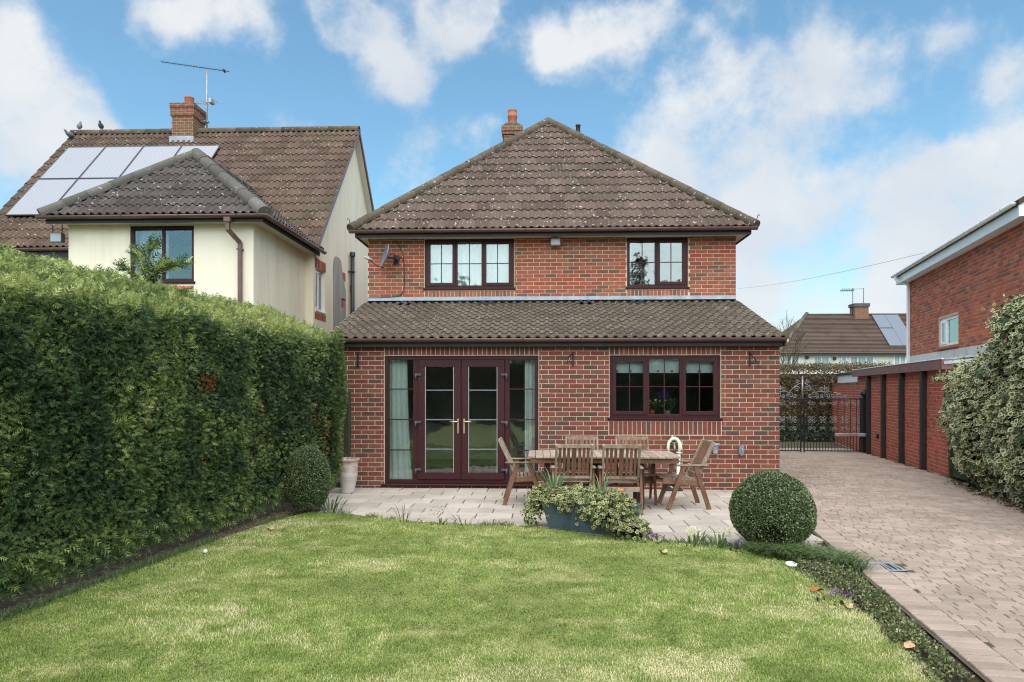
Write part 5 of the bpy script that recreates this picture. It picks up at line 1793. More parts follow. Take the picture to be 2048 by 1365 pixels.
def build_hedge():
    H = thing('conifer_hedge', 'tall clipped green conifer hedge along the left side of the lawn', 'hedge', (-4.3, 7.0, 0))
    y0, y1 = 2.6, 10.62
    # dark twiggy heart, inset so only gaps show it
    ns, nt_ = 60, 26
    S, T = np.meshgrid(np.linspace(0, 1, ns), np.linspace(0, 1, nt_), indexing='ij')
    P, Nn = hedge_point(S.ravel(), T.ravel(), y0, y1); P = P - Nn * .10
    P = P.reshape(ns, nt_, 3)
    V = P.reshape(-1, 3); Q = []
    for i in range(ns - 1):
        for j in range(nt_ - 1):
            a = i * nt_ + j; Q.append((a, a + 1, a + nt_ + 1, a + nt_))
    base = len(V); extra = []
    for i in (0, ns - 1):                                    # close the two ends
        b = base + len(extra); extra += [(-5.0 if i == 0 else -4.2, P[i, 0, 1], .0), (-5.0 if i == 0 else -4.2, P[i, 0, 1], 2.2)]
        for j in range(nt_ - 1):
            Q.append((i * nt_ + j, i * nt_ + j + 1, b + (1 if j > nt_ // 2 else 0), b + (1 if j > nt_ // 2 else 0)))
    Q = [q for q in Q if len(set(q)) == 4]
    V = np.vstack([V, np.array(extra)])
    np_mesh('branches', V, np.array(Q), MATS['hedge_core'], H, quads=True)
    n = 150000
    s = rng.random(n) ** 1.0; t = rng.random(n)
    # near the camera sprays show larger: put more of them there
    s = np.where(rng.random(n) < .35, rng.random(n) * .45 + .18, s)
    P, Nn = hedge_point(s, t, y0, y1)
    depth = rng.random(n) ** 1.6 * .14 - .02
    P = P - Nn * depth[:, None]
    up = np.array([[0, 0, 1.0]])
    D = unit(Nn * (.55 + .5 * rng.random((n, 1))) + rand_dirs(n) * .85 + up * .12)
    FN = unit(Nn * .5 + rand_dirs(n) * .7 + up * .35)
    size = (.024 + .036 * rng.random(n)) * np.where(rng.random(n) < .03, 1.6, 1)
    # bald patches where brown inner twigs show
    yz = P[:, 1:3]
    dead = np.zeros(n, bool)
    for (cy, cz, ry, rz) in ((6.9, 1.66, .16, .10), (7.9, 1.40, .07, .18), (9.35, 1.28, .05, .24), (9.5, 1.02, .05, .16), (6.9, .86, .08, .05), (8.0, 1.05, .06, .05), (9.75, .95, .09, .35)):
        dead |= (((yz[:, 0] - cy) / ry) ** 2 + ((yz[:, 1] - cz) / rz) ** 2 < .7 + .6 * rng.random(n)) & (t < .6)
    r = np.clip(rng.random(n) * .62 + (fbm(P[:, 1], P[:, 2], 41, 4, 2.6) - .42) * .9 + .04 - depth * 3.0 + .40 * np.clip((t - .58) / .06, 0, 1), 0, 1)  # top sprays paler: lit top painted into the colour, along with new growth
    k = ~dead
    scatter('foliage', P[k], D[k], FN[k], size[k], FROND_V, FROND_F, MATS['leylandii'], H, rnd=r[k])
    scatter('dead_twigs', P[dead] - Nn[dead] * .05, D[dead], FN[dead], size[dead] * .8, FROND_V, FROND_F, MATS['leylandii_dead'], H)
    # long shoots that escaped the shears, hanging skirt at the foot
    n = 2600
    s = rng.random(n); t = np.where(rng.random(n) < .55, .58 + .38 * rng.random(n), .0 + .1 * rng.random(n))
    P, Nn = hedge_point(s, t, y0, y1)
    D = unit(Nn * .6 + rand_dirs(n) * .5 + np.where(t[:, None] > .5, .9, -.5) * up)
    scatter('shoots', P, D, unit(Nn + rand_dirs(n) * .6), .06 + .07 * rng.random(n), FROND_V, FROND_F, MATS['leylandii'], H, rnd=np.clip(.3 + .6 * rng.random(n) + .15 * (t > .5), 0, 1))
    # the near end of the row bulges over the path by the house
    n = 14000
    u = rng.random(n); a = rng.random(n) * math.pi * .75 - .35
    zz = .35 + 2.1 * u
    rad = .36 * (1 - .25 * (zz - 1.9).clip(0) ) * (.72 + .28 * np.clip(zz / 1.6, 0, 1))
    cx, cy = -3.27, 10.05
    Nn = unit(np.stack([np.cos(a), np.sin(a) * .8 - .1, np.clip(zz - 2.0, 0, .6) * 1.6], 1))
    P = np.stack([cx + rad * np.cos(a) + (fbm(zz, a, 51, 3, 3) - .5) * .12, cy + rad * np.sin(a), zz], 1) - Nn * (rng.random((n, 1)) ** 2 * .12)
    D = unit(Nn * .8 + rand_dirs(n) * .8 + up * .3)
    scatter('foliage', P, D, unit(Nn * .5 + rand_dirs(n) * .7 + up * .3), .035 + .045 * rng.random(n), FROND_V, FROND_F, MATS['leylandii'], H, rnd=np.clip(.2 + .65 * rng.random(n), 0, 1))
    # dead needles and straw on the earth under it
    n = 5200
    y = 3.6 + 5.2 * rng.random(n); x = -3.74 + .1345 * (y - 4.7) - .04 + rng.normal(size=n) * .10
    P = np.stack([x, y, -.022 + .018 * rng.random(n)], 1); D = rand_dirs(n) * [1, 1, .12]
    o = scatter('leaf_litter', P, D, np.array([[0, 0, 1.0]]) + rand_dirs(n) * .3, .03 + .07 * rng.random(n), [(-.04, 0, 0), (.04, 0, 0), (.02, 1, .02)], [(0, 1, 2)], MATS['straw_bits'])
    tag(o, 'brown dry litter on the earth under the conifer hedge', 'litter')
    # tussocks at the lawn's edge below the hedge
    n = 5000
    y = 3.8 + 4.9 * rng.random(n); xe = np.interp(y, [p[1] for p in LAWN_EDGE[:5]], [p[0] for p in LAWN_EDGE[:5]])
    cl = fbm(y, y * 0, 61, 3, 2.2)
    k = cl > .45; y = y[k]; xe = xe[k]; n = len(y)
    P = np.stack([xe + rng.normal(size=n) * .035, y, np.zeros(n)], 1); D = unit(rand_dirs(n) * .7 + [[.1, 0, 1.0]])
    o = scatter('edge_grass', P, D, rand_dirs(n), .035 + .06 * rng.random(n), [(-.04, 0, 0), (.04, 0, 0), (0, 1, -.18)], [(0, 1, 2)], MATS['strap_leaf'])
    tag(o, 'longer grass at the lawn edge under the hedge', 'grass')
    # young conifer behind
    T_ = thing('young_conifer', 'young conifer poking above the hedge before the cream house window', 'tree', (-4.5, 7.6, 0))
    mb = MB(); mb.tube([(-4.5, 7.6, 2.2), (-4.48, 7.6, 2.7), (-4.46, 7.6, 3.12)], [.022, .015, .004], 6)
    tips = []
    for (dx, dz, z0) in ((-.42, .05, 2.75), (-.28, .20, 2.80), (.30, .22, 2.78), (.48, .20, 2.82), (.38, .06, 2.66), (-.20, .30, 2.9), (.12, .30, 2.95), (.22, .34, 2.72), (-.34, -.05, 2.66)):
        a = Vector((-4.48, 7.6, z0)); b = a + Vector((dx, random.uniform(-.2, .2), dz)); mb.tube([a, a.lerp(b, .5) + Vector((0, 0, .03)), b], [.009, .006, .002], 5); tips.append((a, b))
    tips.append((Vector((-4.48, 7.6, 2.7)), Vector((-4.46, 7.6, 3.13))))
    mb.build('trunk', MATS['trunk'], T_)
    Ps = []; Ds = []
    for a, b in tips:
        d = (b - a).normalized()
        for k in range(58):
            q = random.random() ** .7; p = a.lerp(b, q) + Vector((random.gauss(0, .02), random.gauss(0, .02), random.gauss(0, .015) + .03 * math.sin(q * 3)))
            Ps.append(p); Ds.append(d * .9 + Vector((random.gauss(0, .5), random.gauss(0, .5), random.gauss(0, .4))))
    Ps = np.array(Ps); Ds = np.array(Ds)
    scatter('crown', Ps, Ds, rand_dirs(len(Ps)) + [[0, 0, .8]], .08 + .07 * rng.random(len(Ps)), FROND_V, FROND_F, MATS['leylandii'], T_)


def build_ball(name, label, c, rx, rz, n, seed, gap=None):
    """clipped box: two layers of small leaves over a dark heart, with stems at the foot"""
    B = thing(name, label, 'topiary', (c[0], c[1], 0), 0, 'clipped box balls')
    core = MB(); core.lathe([(max(.001, (rx - .055) * math.sin(a)), -(rz - .055) * math.cos(a)) for a in np.linspace(.01, math.pi - .01, 14)], c, 24); core.build('branches', MATS['hedge_core'], B)
    d = rand_dirs(n); d[:, 2] = np.where(d[:, 2] < -.86, -d[:, 2], d[:, 2])
    lump = 1 + (fbm(np.arctan2(d[:, 1], d[:, 0]) * 1.5 + 9, d[:, 2] * 2 + 5, seed, 3, 1.6) - .5) * .10
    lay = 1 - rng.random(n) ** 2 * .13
    P = np.array([c]) + d * np.array([[rx, rx, rz]]) * (lump * lay)[:, None]
    P[:, 2] = np.maximum(P[:, 2], .01)
    keep = np.ones(n, bool)
    if gap is not None:
        g = unit(np.array([gap])); dd = np.sum(d * g, 1)
        keep = (dd < .955 - .03 * rng.random(n)) | (rng.random(n) < .22)
    D = unit(d * .7 + rand_dirs(n) * .9 + [[0, 0, .25]]); FN = unit(d * .9 + rand_dirs(n) * .7)
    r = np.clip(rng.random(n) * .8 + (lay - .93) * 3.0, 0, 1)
    scatter('foliage', P[keep], D[keep], FN[keep], (.013 + .009 * rng.random(n))[keep], LEAF_V, LEAF_F, MATS['box_leaf'], B, rnd=r[keep])
    mb = MB()
    for k in range(9):
        a = k * .7 + seed; p = Vector((c[0] + .03 * math.cos(a), c[1] + .03 * math.sin(a), -.02)); q = Vector((c[0] + rx * .55 * math.cos(a), c[1] + rx * .55 * math.sin(a), c[2] * .8))
        mb.tube([p, p.lerp(q, .5) + Vector((0, 0, .04)), q], [.014, .011, .006], 6)
    if gap is not None:
        g = Vector(gap).normalized()
        for k in range(7):
            p = Vector((c[0] + g.x * rx * .2 + random.uniform(-.1, .1), c[1] + g.y * rx * .4, .02)); q = Vector(c) + Vector((g.x * rx * .93 + random.uniform(-.14, .14), g.y * rx * .93, g.z * rz * .9 + random.uniform(-.08, .12)))
            mb.tube([p, p.lerp(q, .6) + Vector((random.uniform(-.03, .03), 0, .03)), q], [.012, .008, .004], 6)
    mb.build('stem', MATS['bare_twig'], B)


def ivy_wall():
    I = thing('ivy_hedge', 'thick wall of variegated green and cream ivy at the right of the drive', 'ivy', (6.9, 10.6, 0))
    bl = np.array([(7.46, 12.62), (7.30, 12.2), (6.95, 11.0), (6.62, 9.6), (6.32, 8.2), (6.1, 7.0)])
    acc = np.concatenate([[0], np.cumsum(np.hypot(*np.diff(bl, axis=0).T))]); L = acc[-1]
    hy = lambda y: np.interp(y, [7, 8.5, 9.4, 10.3, 10.75, 10.98, 11.3, 12.1, 12.4, 12.7], [3.0, 2.95, 2.88, 2.80, 2.60, 2.22, 2.12, 2.0, 1.96, 1.85])
    def surf(u, v):
        s = u * L; x = np.interp(s, acc, bl[:, 0]); y = np.interp(s, acc, bl[:, 1])
        h = hy(y); z = v * h
        bulge = .10 * np.sin(np.clip(v, 0, 1) * math.pi) + (fbm(y, z, 71, 4, 1.7) - .5) * .42 + (fbm(y, z, 72, 2, 5) - .5) * .10
        taper = np.clip((12.7 - y) / .6, 0, 1)
        back = np.clip((v - .85) / .15, 0, 1) ** 2 * .14
        foot = np.where(v < .12, .10, 0)
        off = (bulge * (.35 + .65 * taper)) - back - foot
        return np.stack([x + NX.x * off, y + NX.y * off, z - .02], 1)
    ns, nv = 50, 26
    S, T = np.meshgrid(np.linspace(0, 1, ns), np.linspace(0, 1.0, nv), indexing='ij')
    P = surf(S.ravel(), T.ravel()); P[:, 0] += .14; P[:, 1] -= .02
    V = P.reshape(-1, 3); Q = []
    for i in range(ns - 1):
        for j in range(nv - 1):
            a = i * nv + j; Q.append((a, a + nv, a + nv + 1, a + 1))
    b = len(V); top = P.reshape(ns, nv, 3)[:, -1] + [[.9, 0, -.05]]
    V = np.vstack([V, top])
    for i in range(ns - 1): Q.append((i * nv + nv - 1, (i + 1) * nv + nv - 1, b + i + 1, b + i))
    np_mesh('branches', V, np.array(Q), MATS['hedge_core'], I, quads=True)
    n = 15000
    u = rng.random(n); v = rng.random(n) ** .9 * 1.02
    P = surf(u, v)
    # thin out at the foot by the fence so that the boards show
    keep = ~((P[:, 1] > 11.75) & (P[:, 2] < .15 + (P[:, 1] - 11.75) * 1.15)) | (rng.random(n) < .05)
    P = P[keep]; n = len(P)
    out = np.array([[NX.x, NX.y - .25, .1]])
    P += out * (rng.normal(size=(n, 1)) * .045 + .02)
    D = unit(np.array([[0, 0, -.75]]) + out * .55 + rand_dirs(n) * .65); FN = unit(out * .9 + np.array([[0, 0, .65]]) + rand_dirs(n) * .55)
    scatter('foliage', P, D, FN, .045 + .045 * rng.random(n), IVY_V, IVY_F, MATS['ivy_variegated'], I, trim=IVY_RIM)
    # loose shoots over the top and round the post
    n = 900
    u = rng.random(n); P = surf(u, np.full(n, .93) + .08 * rng.random(n)) + rng.normal(size=(n, 3)) * [.09, .09, .06] + [[.0, 0, .03]]
    D = unit(rand_dirs(n) + [[0, 0, .2]])
    scatter('shoots', P, D, unit(rand_dirs(n) + out + [[0, 0, .5]]), .035 + .035 * rng.random(n), IVY_V, IVY_F, MATS['ivy_variegated'], I, trim=IVY_RIM)
    n = 160
    t = rng.random(n); P = np.stack([7.30 - .20 * t + rng.normal(size=n) * .04, 12.35 + rng.normal(size=n) * .15, 1.05 + rng.normal(size=n) * .05 + .75 * (rng.random(n) < .55)], 1)
    scatter('shoots', P, unit(rand_dirs(n) + [[-.5, 0, -.3]]), unit(out + rand_dirs(n) * .6), .04 + .03 * rng.random(n), IVY_V, IVY_F, MATS['ivy_variegated'], I, trim=IVY_RIM)
    n = 1500
    y = 7.5 + 4.6 * rng.random(n); x = np.interp(y, bl[::-1, 1], bl[::-1, 0]) - .10 + rng.normal(size=n) * .11
    P = np.stack([x, y, -.02 + .03 * rng.random(n)], 1)
    o = scatter('leaf_litter', P, rand_dirs(n) * [1, 1, .2], rand_dirs(n) * .5 + [[0, 0, 1]], .02 + .04 * rng.random(n), LEAF_V, LEAF_F, MATS['straw_bits'])
    tag(o, 'fallen brown leaves along the foot of the ivy', 'litter')


def beech_hedge():
    B = thing('beech_hedge', 'brown twiggy clipped hedge behind the iron gate', 'hedge', (9.5, 25.5, 0))
    core = MB(); core.box(4.5, 12.6, 25.1, 26.1, -.3, 2.15, .15); core.build('branches', MATS['trunk'], B)
    n = 26000
    x = 4.4 + 8.4 * rng.random(n); t = rng.random(n)
    z = np.where(t < .8, -.2 + 2.6 * t / .8, 2.38); y = np.where(t < .8, 24.95, 24.95 + 1.2 * (t - .8) / .2)
    P = np.stack([x, y, z], 1) + rng.normal(size=(n, 3)) * [.05, .10, .07]; P[:, 1] += (fbm(x, z, 81, 3, 1.5) - .5) * .3
    D = unit(rand_dirs(n) + [[0, -.2, .5]])
    scatter('foliage', P, D, rand_dirs(n), .05 + .05 * rng.random(n), LEAF_V, LEAF_F, MATS['beech_brown'], B)
    n = 3000
    P = np.stack([4.4 + 8.4 * rng.random(n), 24.9 + rng.random(n) * 1.2, 2.2 + rng.random(n) * .25], 1)
    scatter('twig', P, unit(rand_dirs(n) * .5 + [[0, 0, 1]]), rand_dirs(n), .15 + .2 * rng.random(n), [(-.018, 0, 0), (.018, 0, 0), (0, 1, 0)], [(0, 1, 2)], MATS['beech_brown'], B)
    I = thing('ground_ivy', 'dark low ivy under the brown hedge behind the gate', 'ivy', (9, 24.6, 0))
    n = 6000
    x = 4.4 + 7.4 * rng.random(n); z = rng.random(n) ** 1.3 * .75; P = np.stack([x, 24.75 - .35 * (1 - z / .8) + rng.normal(size=n) * .06, -.26 + z], 1)
    scatter('foliage', P, unit(rand_dirs(n) + [[0, -.4, -.4]]), unit(rand_dirs(n) + [[0, -1, .7]]), .06 + .05 * rng.random(n), LEAF_V, LEAF_F, MATS['dark_ivy'], I)
    S = thing('flowering_shrub', 'yellow green shrub with pinkish tips above the garage roof', 'shrub', (15.3, 27.5, 0))
    mb = MB()
    for k in range(9):
        a = k * .7; mb.tube([(15.3, 27.5, -.2), (15.3 + .25 * math.cos(a), 27.5 + .25 * math.sin(a), 1.6), (15.3 + .7 * math.cos(a), 27.5 + .5 * math.sin(a), 2.6)], [.03, .02, .008], 5)
    mb.build('stem', MATS['trunk'], S)
    n = 2600; d = rand_dirs(n); P = np.array([[15.3, 27.5, 2.25]]) + d * (rng.random((n, 1)) ** .45) * [[.78, .6, .85]]
    P[:, 2] += .35 * np.clip(1 - np.abs(P[:, 0] - 15.15) / .35, 0, 1)
    scatter('foliage', P, unit(rand_dirs(n) + [[0, 0, .6]]), rand_dirs(n), .045 + .04 * rng.random(n), LEAF_V, LEAF_F, MATS['shrub_yellow'], S)
    # bare tree far behind the lean-to's right end
    for (x, y, h, lab) in ((13.5, 38, 5.6, 'bare winter tree just past the right end of the lean-to roof'),):
        T_ = thing('bare_tree', lab, 'tree', (x, y, -.2)); mb = MB()
        def grow(p, d, l, r, depth):
            q = p + d * l; mb.tube([p, p.lerp(q, .5) + Vector((random.uniform(-.05, .05), 0, 0)) * l, q], [r, r * .8, r * .6], 5, caps=False)
            if depth == 0: return
            for _ in range(3 if depth > 1 else 2):
                nd = (d + Vector((random.gauss(0, .45), random.gauss(0, .45), random.uniform(.0, .35)))).normalized(); grow(q, nd, l * random.uniform(.62, .8), r * .6, depth - 1)
        grow(Vector((x, y, -.2)), Vector((0, 0, 1)), h * .33, .09, 5)
        mb.build('branches', MATS['bare_twig'], T_)


def blades(name, label, cat, c, n, h, spread, mat, width=.16, group=None, lean=.45, parent_parts=None, droop=.35):
    """clump of strap leaves rising from one crown"""
    T_ = thing(name, label, cat, (c[0], c[1], 0), 0, group)
    a = rng.random(n) * 2 * math.pi; rr = spread * rng.random(n) ** .6 * .35
    P = np.stack([c[0] + rr * np.cos(a), c[1] + rr * np.sin(a), np.full(n, c[2] if len(c) > 2 else -.01)], 1)
    D = unit(np.stack([np.cos(a) * lean * rng.random(n) * 1.6, np.sin(a) * lean * rng.random(n) * 1.6, np.ones(n)], 1))
    tv = [(-.10, 0, 0), (.10, 0, 0), (-.12, .4, -.02), (.12, .4, -.02), (-.09, .75, -droop * .35), (.09, .75, -droop * .35), (0, 1, -droop)]
    tf = [(0, 1, 3), (0, 3, 2), (2, 3, 5), (2, 5, 4), (4, 5, 6)]
    out = np.stack([-np.cos(a) * .6, -np.sin(a) * .6, np.ones(n) * .8], 1)
    sz = h * (.55 + .45 * rng.random(n))
    scatter('foliage', P, D, out, sz, tv, tf, mat, T_, wid=np.full(n, width * .42))
    return T_


def build_border():
    st, df = MATS['strap_leaf'], MATS['daffodil_leaf']
    blades('iris_clump', 'green strap-leaved clump at the patio edge beside the left box ball', 'plant', (-2.72, 8.82), 34, .34, .45, st, .16, lean=.5)
    blades('spring_bulb', 'thin upright bulb leaves at the lawn edge before the left side light', 'plant', (-1.62, 8.16), 8, .30, .2, st, .10, lean=.35)
    blades('spring_bulb', 'thin arching bulb leaves at the lawn edge before the right door leaf', 'plant', (-.86, 8.04), 12, .24, .35, st, .10, lean=.7)
    t = blades('low_sedum', 'small pink budded plant at the lawn edge between two bulb clumps', 'plant', (-1.16, 8.06), 26, .10, .35, st, .2, lean=.8)
    n = 60; P = np.stack([-1.16 + rng.normal(size=n) * .08, 8.06 + rng.normal(size=n) * .05, .10 + .10 * rng.random(n)], 1)
    scatter('flower', P, rand_dirs(n) + [[0, 0, 1]], rand_dirs(n), .012 + .01 * rng.random(n), LEAF_V, LEAF_F, MATS['leylandii_dead'], t)
    for i, (x, y, lab) in enumerate(((1.60, 7.12, 'left clump of pale cream hyacinths before the patio'), (1.86, 7.02, 'right clump of pale cream hyacinths nearest the box ball'))):
        t = blades('hyacinth_clump', lab, 'flowers', (x, y), 26, .17, .5, st, .20, 'cream hyacinths at the lawn edge', .5)
        for k in range(4):
            cx, cy = x + random.uniform(-.08, .08), y + random.uniform(-.06, .06); mb = MB(); mb.tube([(cx, cy, 0), (cx, cy, .16)], .005, 5)
            n = 34; a = rng.random(n) * 6.28; z = .09 + .09 * rng.random(n); P = np.stack([cx + .016 * np.cos(a), cy + .016 * np.sin(a), z], 1)
            scatter('flower', P, np.stack([np.cos(a), np.sin(a), .3 * np.ones(n)], 1), rand_dirs(n), .016 + .006 * rng.random(n), LEAF_V, LEAF_F, MATS['cream_petal'], t)
    for i, (x, y, m_, lab) in enumerate(((.95, 7.36, 'violet_petal', 'small violet flowers at the foot of the trailing ivy'), (1.22, 7.24, 'purple_petal', 'small purple primula at the lawn edge right of the planter'), (1.98, 6.92, 'violet_petal', 'tiny blue violet flowers in front of the box ball'), (2.28, 5.25, 'purple_petal', 'purple flowers in the low planting beside the drive'))):
        t = blades('primula', lab, 'flowers', (x, y), 40, .075, .5, MATS['low_cover'], .25, 'small purple flowers along the border', .9)
        n = 26; P = np.stack([x + rng.normal(size=n) * .05, y + rng.normal(size=n) * .035, .05 + .025 * rng.random(n)], 1)
        scatter('flower', P, rand_dirs(n), rand_dirs(n) + [[0, -1, 1.2]], .018 + .01 * rng.random(n), LEAF_V, LEAF_F, MATS[m_], t)
    # tufts between patio and lawn
    n = 3200
    seg = np.array(LAWN_EDGE[5:17]); ac = np.concatenate([[0], np.cumsum(np.hypot(*np.diff(seg, axis=0).T))]); s = rng.random(n) * ac[-1]
    x = np.interp(s, ac, seg[:, 0]); y = np.interp(s, ac, seg[:, 1]); cl = fbm(s, s * 0, 91, 3, 2.6); k = cl > .47
    x, y = x[k], y[k]; n = len(x)
    P = np.stack([x + rng.normal(size=n) * .03, y + rng.normal(size=n) * .035 + .02, np.zeros(n)], 1)
    o = scatter('edge_grass', P, unit(rand_dirs(n) * .8 + [[0, 0, 1.0]]), rand_dirs(n), .03 + .05 * rng.random(n), [(-.05, 0, 0), (.05, 0, 0), (0, 1, -.2)], [(0, 1, 2)], st)
    tag(o, 'tufts of grass and weeds between the lawn and patio slabs', 'grass')
    # grassy clump right of the box ball, and the low planting along the drive
    T_ = thing('grass_clump', 'arching dark green grassy clump at the foot of the right box ball', 'plant', (2.55, 6.5, 0))
    n = 2400; u = rng.random(n)
    x = 2.15 + .68 * u; y = 6.72 - .50 * u ** 1.5 + rng.normal(size=n) * .10; x += rng.normal(size=n) * .05
    a = rng.random(n) * 6.28
    P = np.stack([x, y, np.full(n, -.01)], 1); D = unit(np.stack([np.cos(a) * .7, np.sin(a) * .7, np.ones(n)], 1))
    tv = [(-.10, 0, 0), (.10, 0, 0), (-.10, .4, .0), (.10, .4, .0), (-.07, .75, -.22), (.07, .75, -.22), (0, .95, -.55)]
    tf = [(0, 1, 3), (0, 3, 2), (2, 3, 5), (2, 5, 4), (4, 5, 6)]
    scatter('foliage', P, D, np.stack([-np.cos(a), -np.sin(a), np.ones(n) * .7], 1), .15 + .13 * rng.random(n), tv, tf, st, T_, wid=.026 + .016 * rng.random(n))
    n = 17000
    y = 2.6 + 4.0 * rng.random(n) ** 1.15
    lx = np.interp(y, [2.6, 3.8, 4.45, 5.4, 6.1, 6.6], [2.02, 2.12, 2.22, 2.26, 2.22, 2.2]); rx = np.interp(y, [2.3, 3.83, 5.14, 6.7], [2.20, 2.41, 2.61, 2.84])
    u = rng.random(n); edge = (fbm(y, y * 0 + 3, 95, 3, 3) - .5) * .14
    x = lx + (rx - lx) * u + edge
    hgt = (.03 + .12 * fbm(x, y, 97, 4, 4.5)) * np.clip(np.minimum(u, 1 - u) * 5, .25, 1)
    keep = fbm(x, y, 98, 3, 3.2) > .40
    x, y, hgt = x[keep], y[keep], hgt[keep]; n = len(x)
    P = np.stack([x, y, -.02 + hgt * (.35 + .65 * rng.random(n))], 1)
    o = scatter('ground_cover', P, unit(rand_dirs(n) + [[0, 0, .6]]), unit(rand_dirs(n) * .8 + [[0, -.3, 1]]), .014 + .012 * rng.random(n), LEAF_V, LEAF_F, MATS['low_cover'], None)
    tag(o, 'low dark green ground cover between the lawn and the drive', 'ground cover')
    # fallen leaves, each its own thing
    for i, (x, y, s, m_, rz, lab) in enumerate(((1.21, 6.64, .075, 'pale_leaf', 40, 'pale orange curled leaf on the lawn before the hyacinths'), (2.18, 5.44, .085, 'dead_leaf', 120, 'rust brown fallen leaf on the lawn near the drive'), (-.42, 8.0, .075, 'dead_leaf', 10, 'rust brown leaf at the lawn edge before the left chair'), (-3.0, 7.55, .07, 'pale_leaf', 75, 'tan fallen leaf on the lawn near the hedge end'), (-1.36, 8.07, .06, 'pale_leaf', 200, 'tan leaf beside the pink budded plant'), (2.24, 5.02, .06, 'pale_leaf', 30, 'pale tan leaf at the edge of the low planting'), (2.27, 4.25, .085, 'pale_leaf', 260, 'pale curled leaf low at the drive border corner'))):
        mb = MB(); pts = []
        for k in range(12):
            a = k / 12 * 2 * math.pi; r = s * .72 * (.62 + .38 * abs(math.cos(2.5 * a))); pts.append((r * math.cos(a), r * math.sin(a) * .75, .012 + .35 * s * (abs(math.cos(a)) ** 2) + .1 * s * math.sin(3 * a)))
        mb.add([(0, 0, .012)] + pts, [(0, 1 + k, 1 + (k + 1) % 12) for k in range(12)]); v0 = len(mb.v)
        mb.add([(0, 0, .008)] + [(p[0], p[1], p[2] - .004) for p in pts], [(0, 1 + (k + 1) % 12, 1 + k) for k in range(12)])
        mb.tube([(s * .5, 0, .02), (s * 1.25, .01, .03)], .002, 4)
        o = link_mesh('fallen_leaf', mb.mesh('fallen_leaf'), MATS[m_], None, Matrix.Translation((x, y, .012)) @ Matrix.Rotation(R(rz), 4, 'Z')); tag(o, lab, 'leaf', 'fallen leaves')
    mb = MB(); mb.lathe([(max(.0005, .021 * math.sin(a)), -.021 * math.cos(a)) for a in np.linspace(0, math.pi, 10)], (-3.22, 6.49, .03), 14); tag(mb.build('ball', MATS['white_paint']), 'tiny white ball on the lawn near the hedge', 'ball')
    mb = MB(); mb.lathe([(.001, .011), (.03, .012), (.048, .008), (.052, .0), (.045, -.008)], (2.27, 6.22, .03), 16, Matrix.Translation((2.27, 6.22, .03)) @ Matrix.Rotation(R(10), 4, 'X') @ Matrix.Translation((-2.27, -6.22, -.03))); t = tag(mb.build('solar_light', MATS['white_paint']), 'small round white and black disc at the lawn edge under the grassy clump', 'garden light')
    # unseen hedge added behind the camera to darken the reflections in the doors
    B = thing('added_back_hedge', 'unseen dark hedge added behind the camera to darken the glass doors', 'hedge', (0, -13, 0))
    mb = MB(); mb.box(-16, 14, -13.6, -12.4, -.1, 3.05, .2); mb.build('branches', MATS['hedge_core'], B)
    n = 9000; t = rng.random(n)
    P = np.stack([-16 + 30 * rng.random(n), np.where(t < .85, -12.3, -13.4 + 1.1 * rng.random(n)), np.where(t < .85, 3.2 * rng.random(n), 3.15)], 1) + rng.normal(size=(n, 3)) * .07
    scatter('foliage', P, unit(rand_dirs(n) + [[0, .6, .2]]), rand_dirs(n) + [[0, 1, .5]], .16 + .12 * rng.random(n), FROND_V, FROND_F, MATS['conifer_dark'], B)
    # conifers beyond it, seen mirrored in the upper panes
    for i, (x, y, h) in enumerate(((-7.5, -17, 8.2), (-5.0, -18.5, 8.9), (-1.4, -17.2, 8.0), (2.2, -19, 10.2), (4.4, -17.5, 9.2), (6.6, -18.6, 10.2), (9.6, -18, 8.2), (-10.5, -18, 8.8))):
        T_ = thing('garden_conifer', ('second', 'third', 'fourth', 'fifth', 'sixth', 'seventh', 'last', 'first')[i] + ' dark conifer from the hedge side in the row mirrored in the windows', 'tree', (x, y, 0), 0, 'conifers mirrored in the windows')
        mb = MB(); mb.tube([(x, y, -.1), (x, y, h * .6), (x, y, h)], [.16, .1, .02], 7); mb.build('trunk', MATS['trunk'], T_)
        n = 1700; q = rng.random(n) ** .8; a = rng.random(n) * 6.28; rad = (1 - q) ** .8 * h * .19 * (.4 + .6 * rng.random(n)) * (1 + .3 * np.sin(q * 40))
        P = np.stack([x + rad * np.cos(a), y + rad * np.sin(a), .3 + q * (h - .2)], 1)
        scatter('crown', P, np.stack([np.cos(a), np.sin(a), .3 * np.ones(n)], 1) + rand_dirs(n) * .4, rand_dirs(n) * .5 + [[0, 0, 1]], .35 + .3 * rng.random(n), FROND_V, FROND_F, MATS['conifer_dark'], T_)


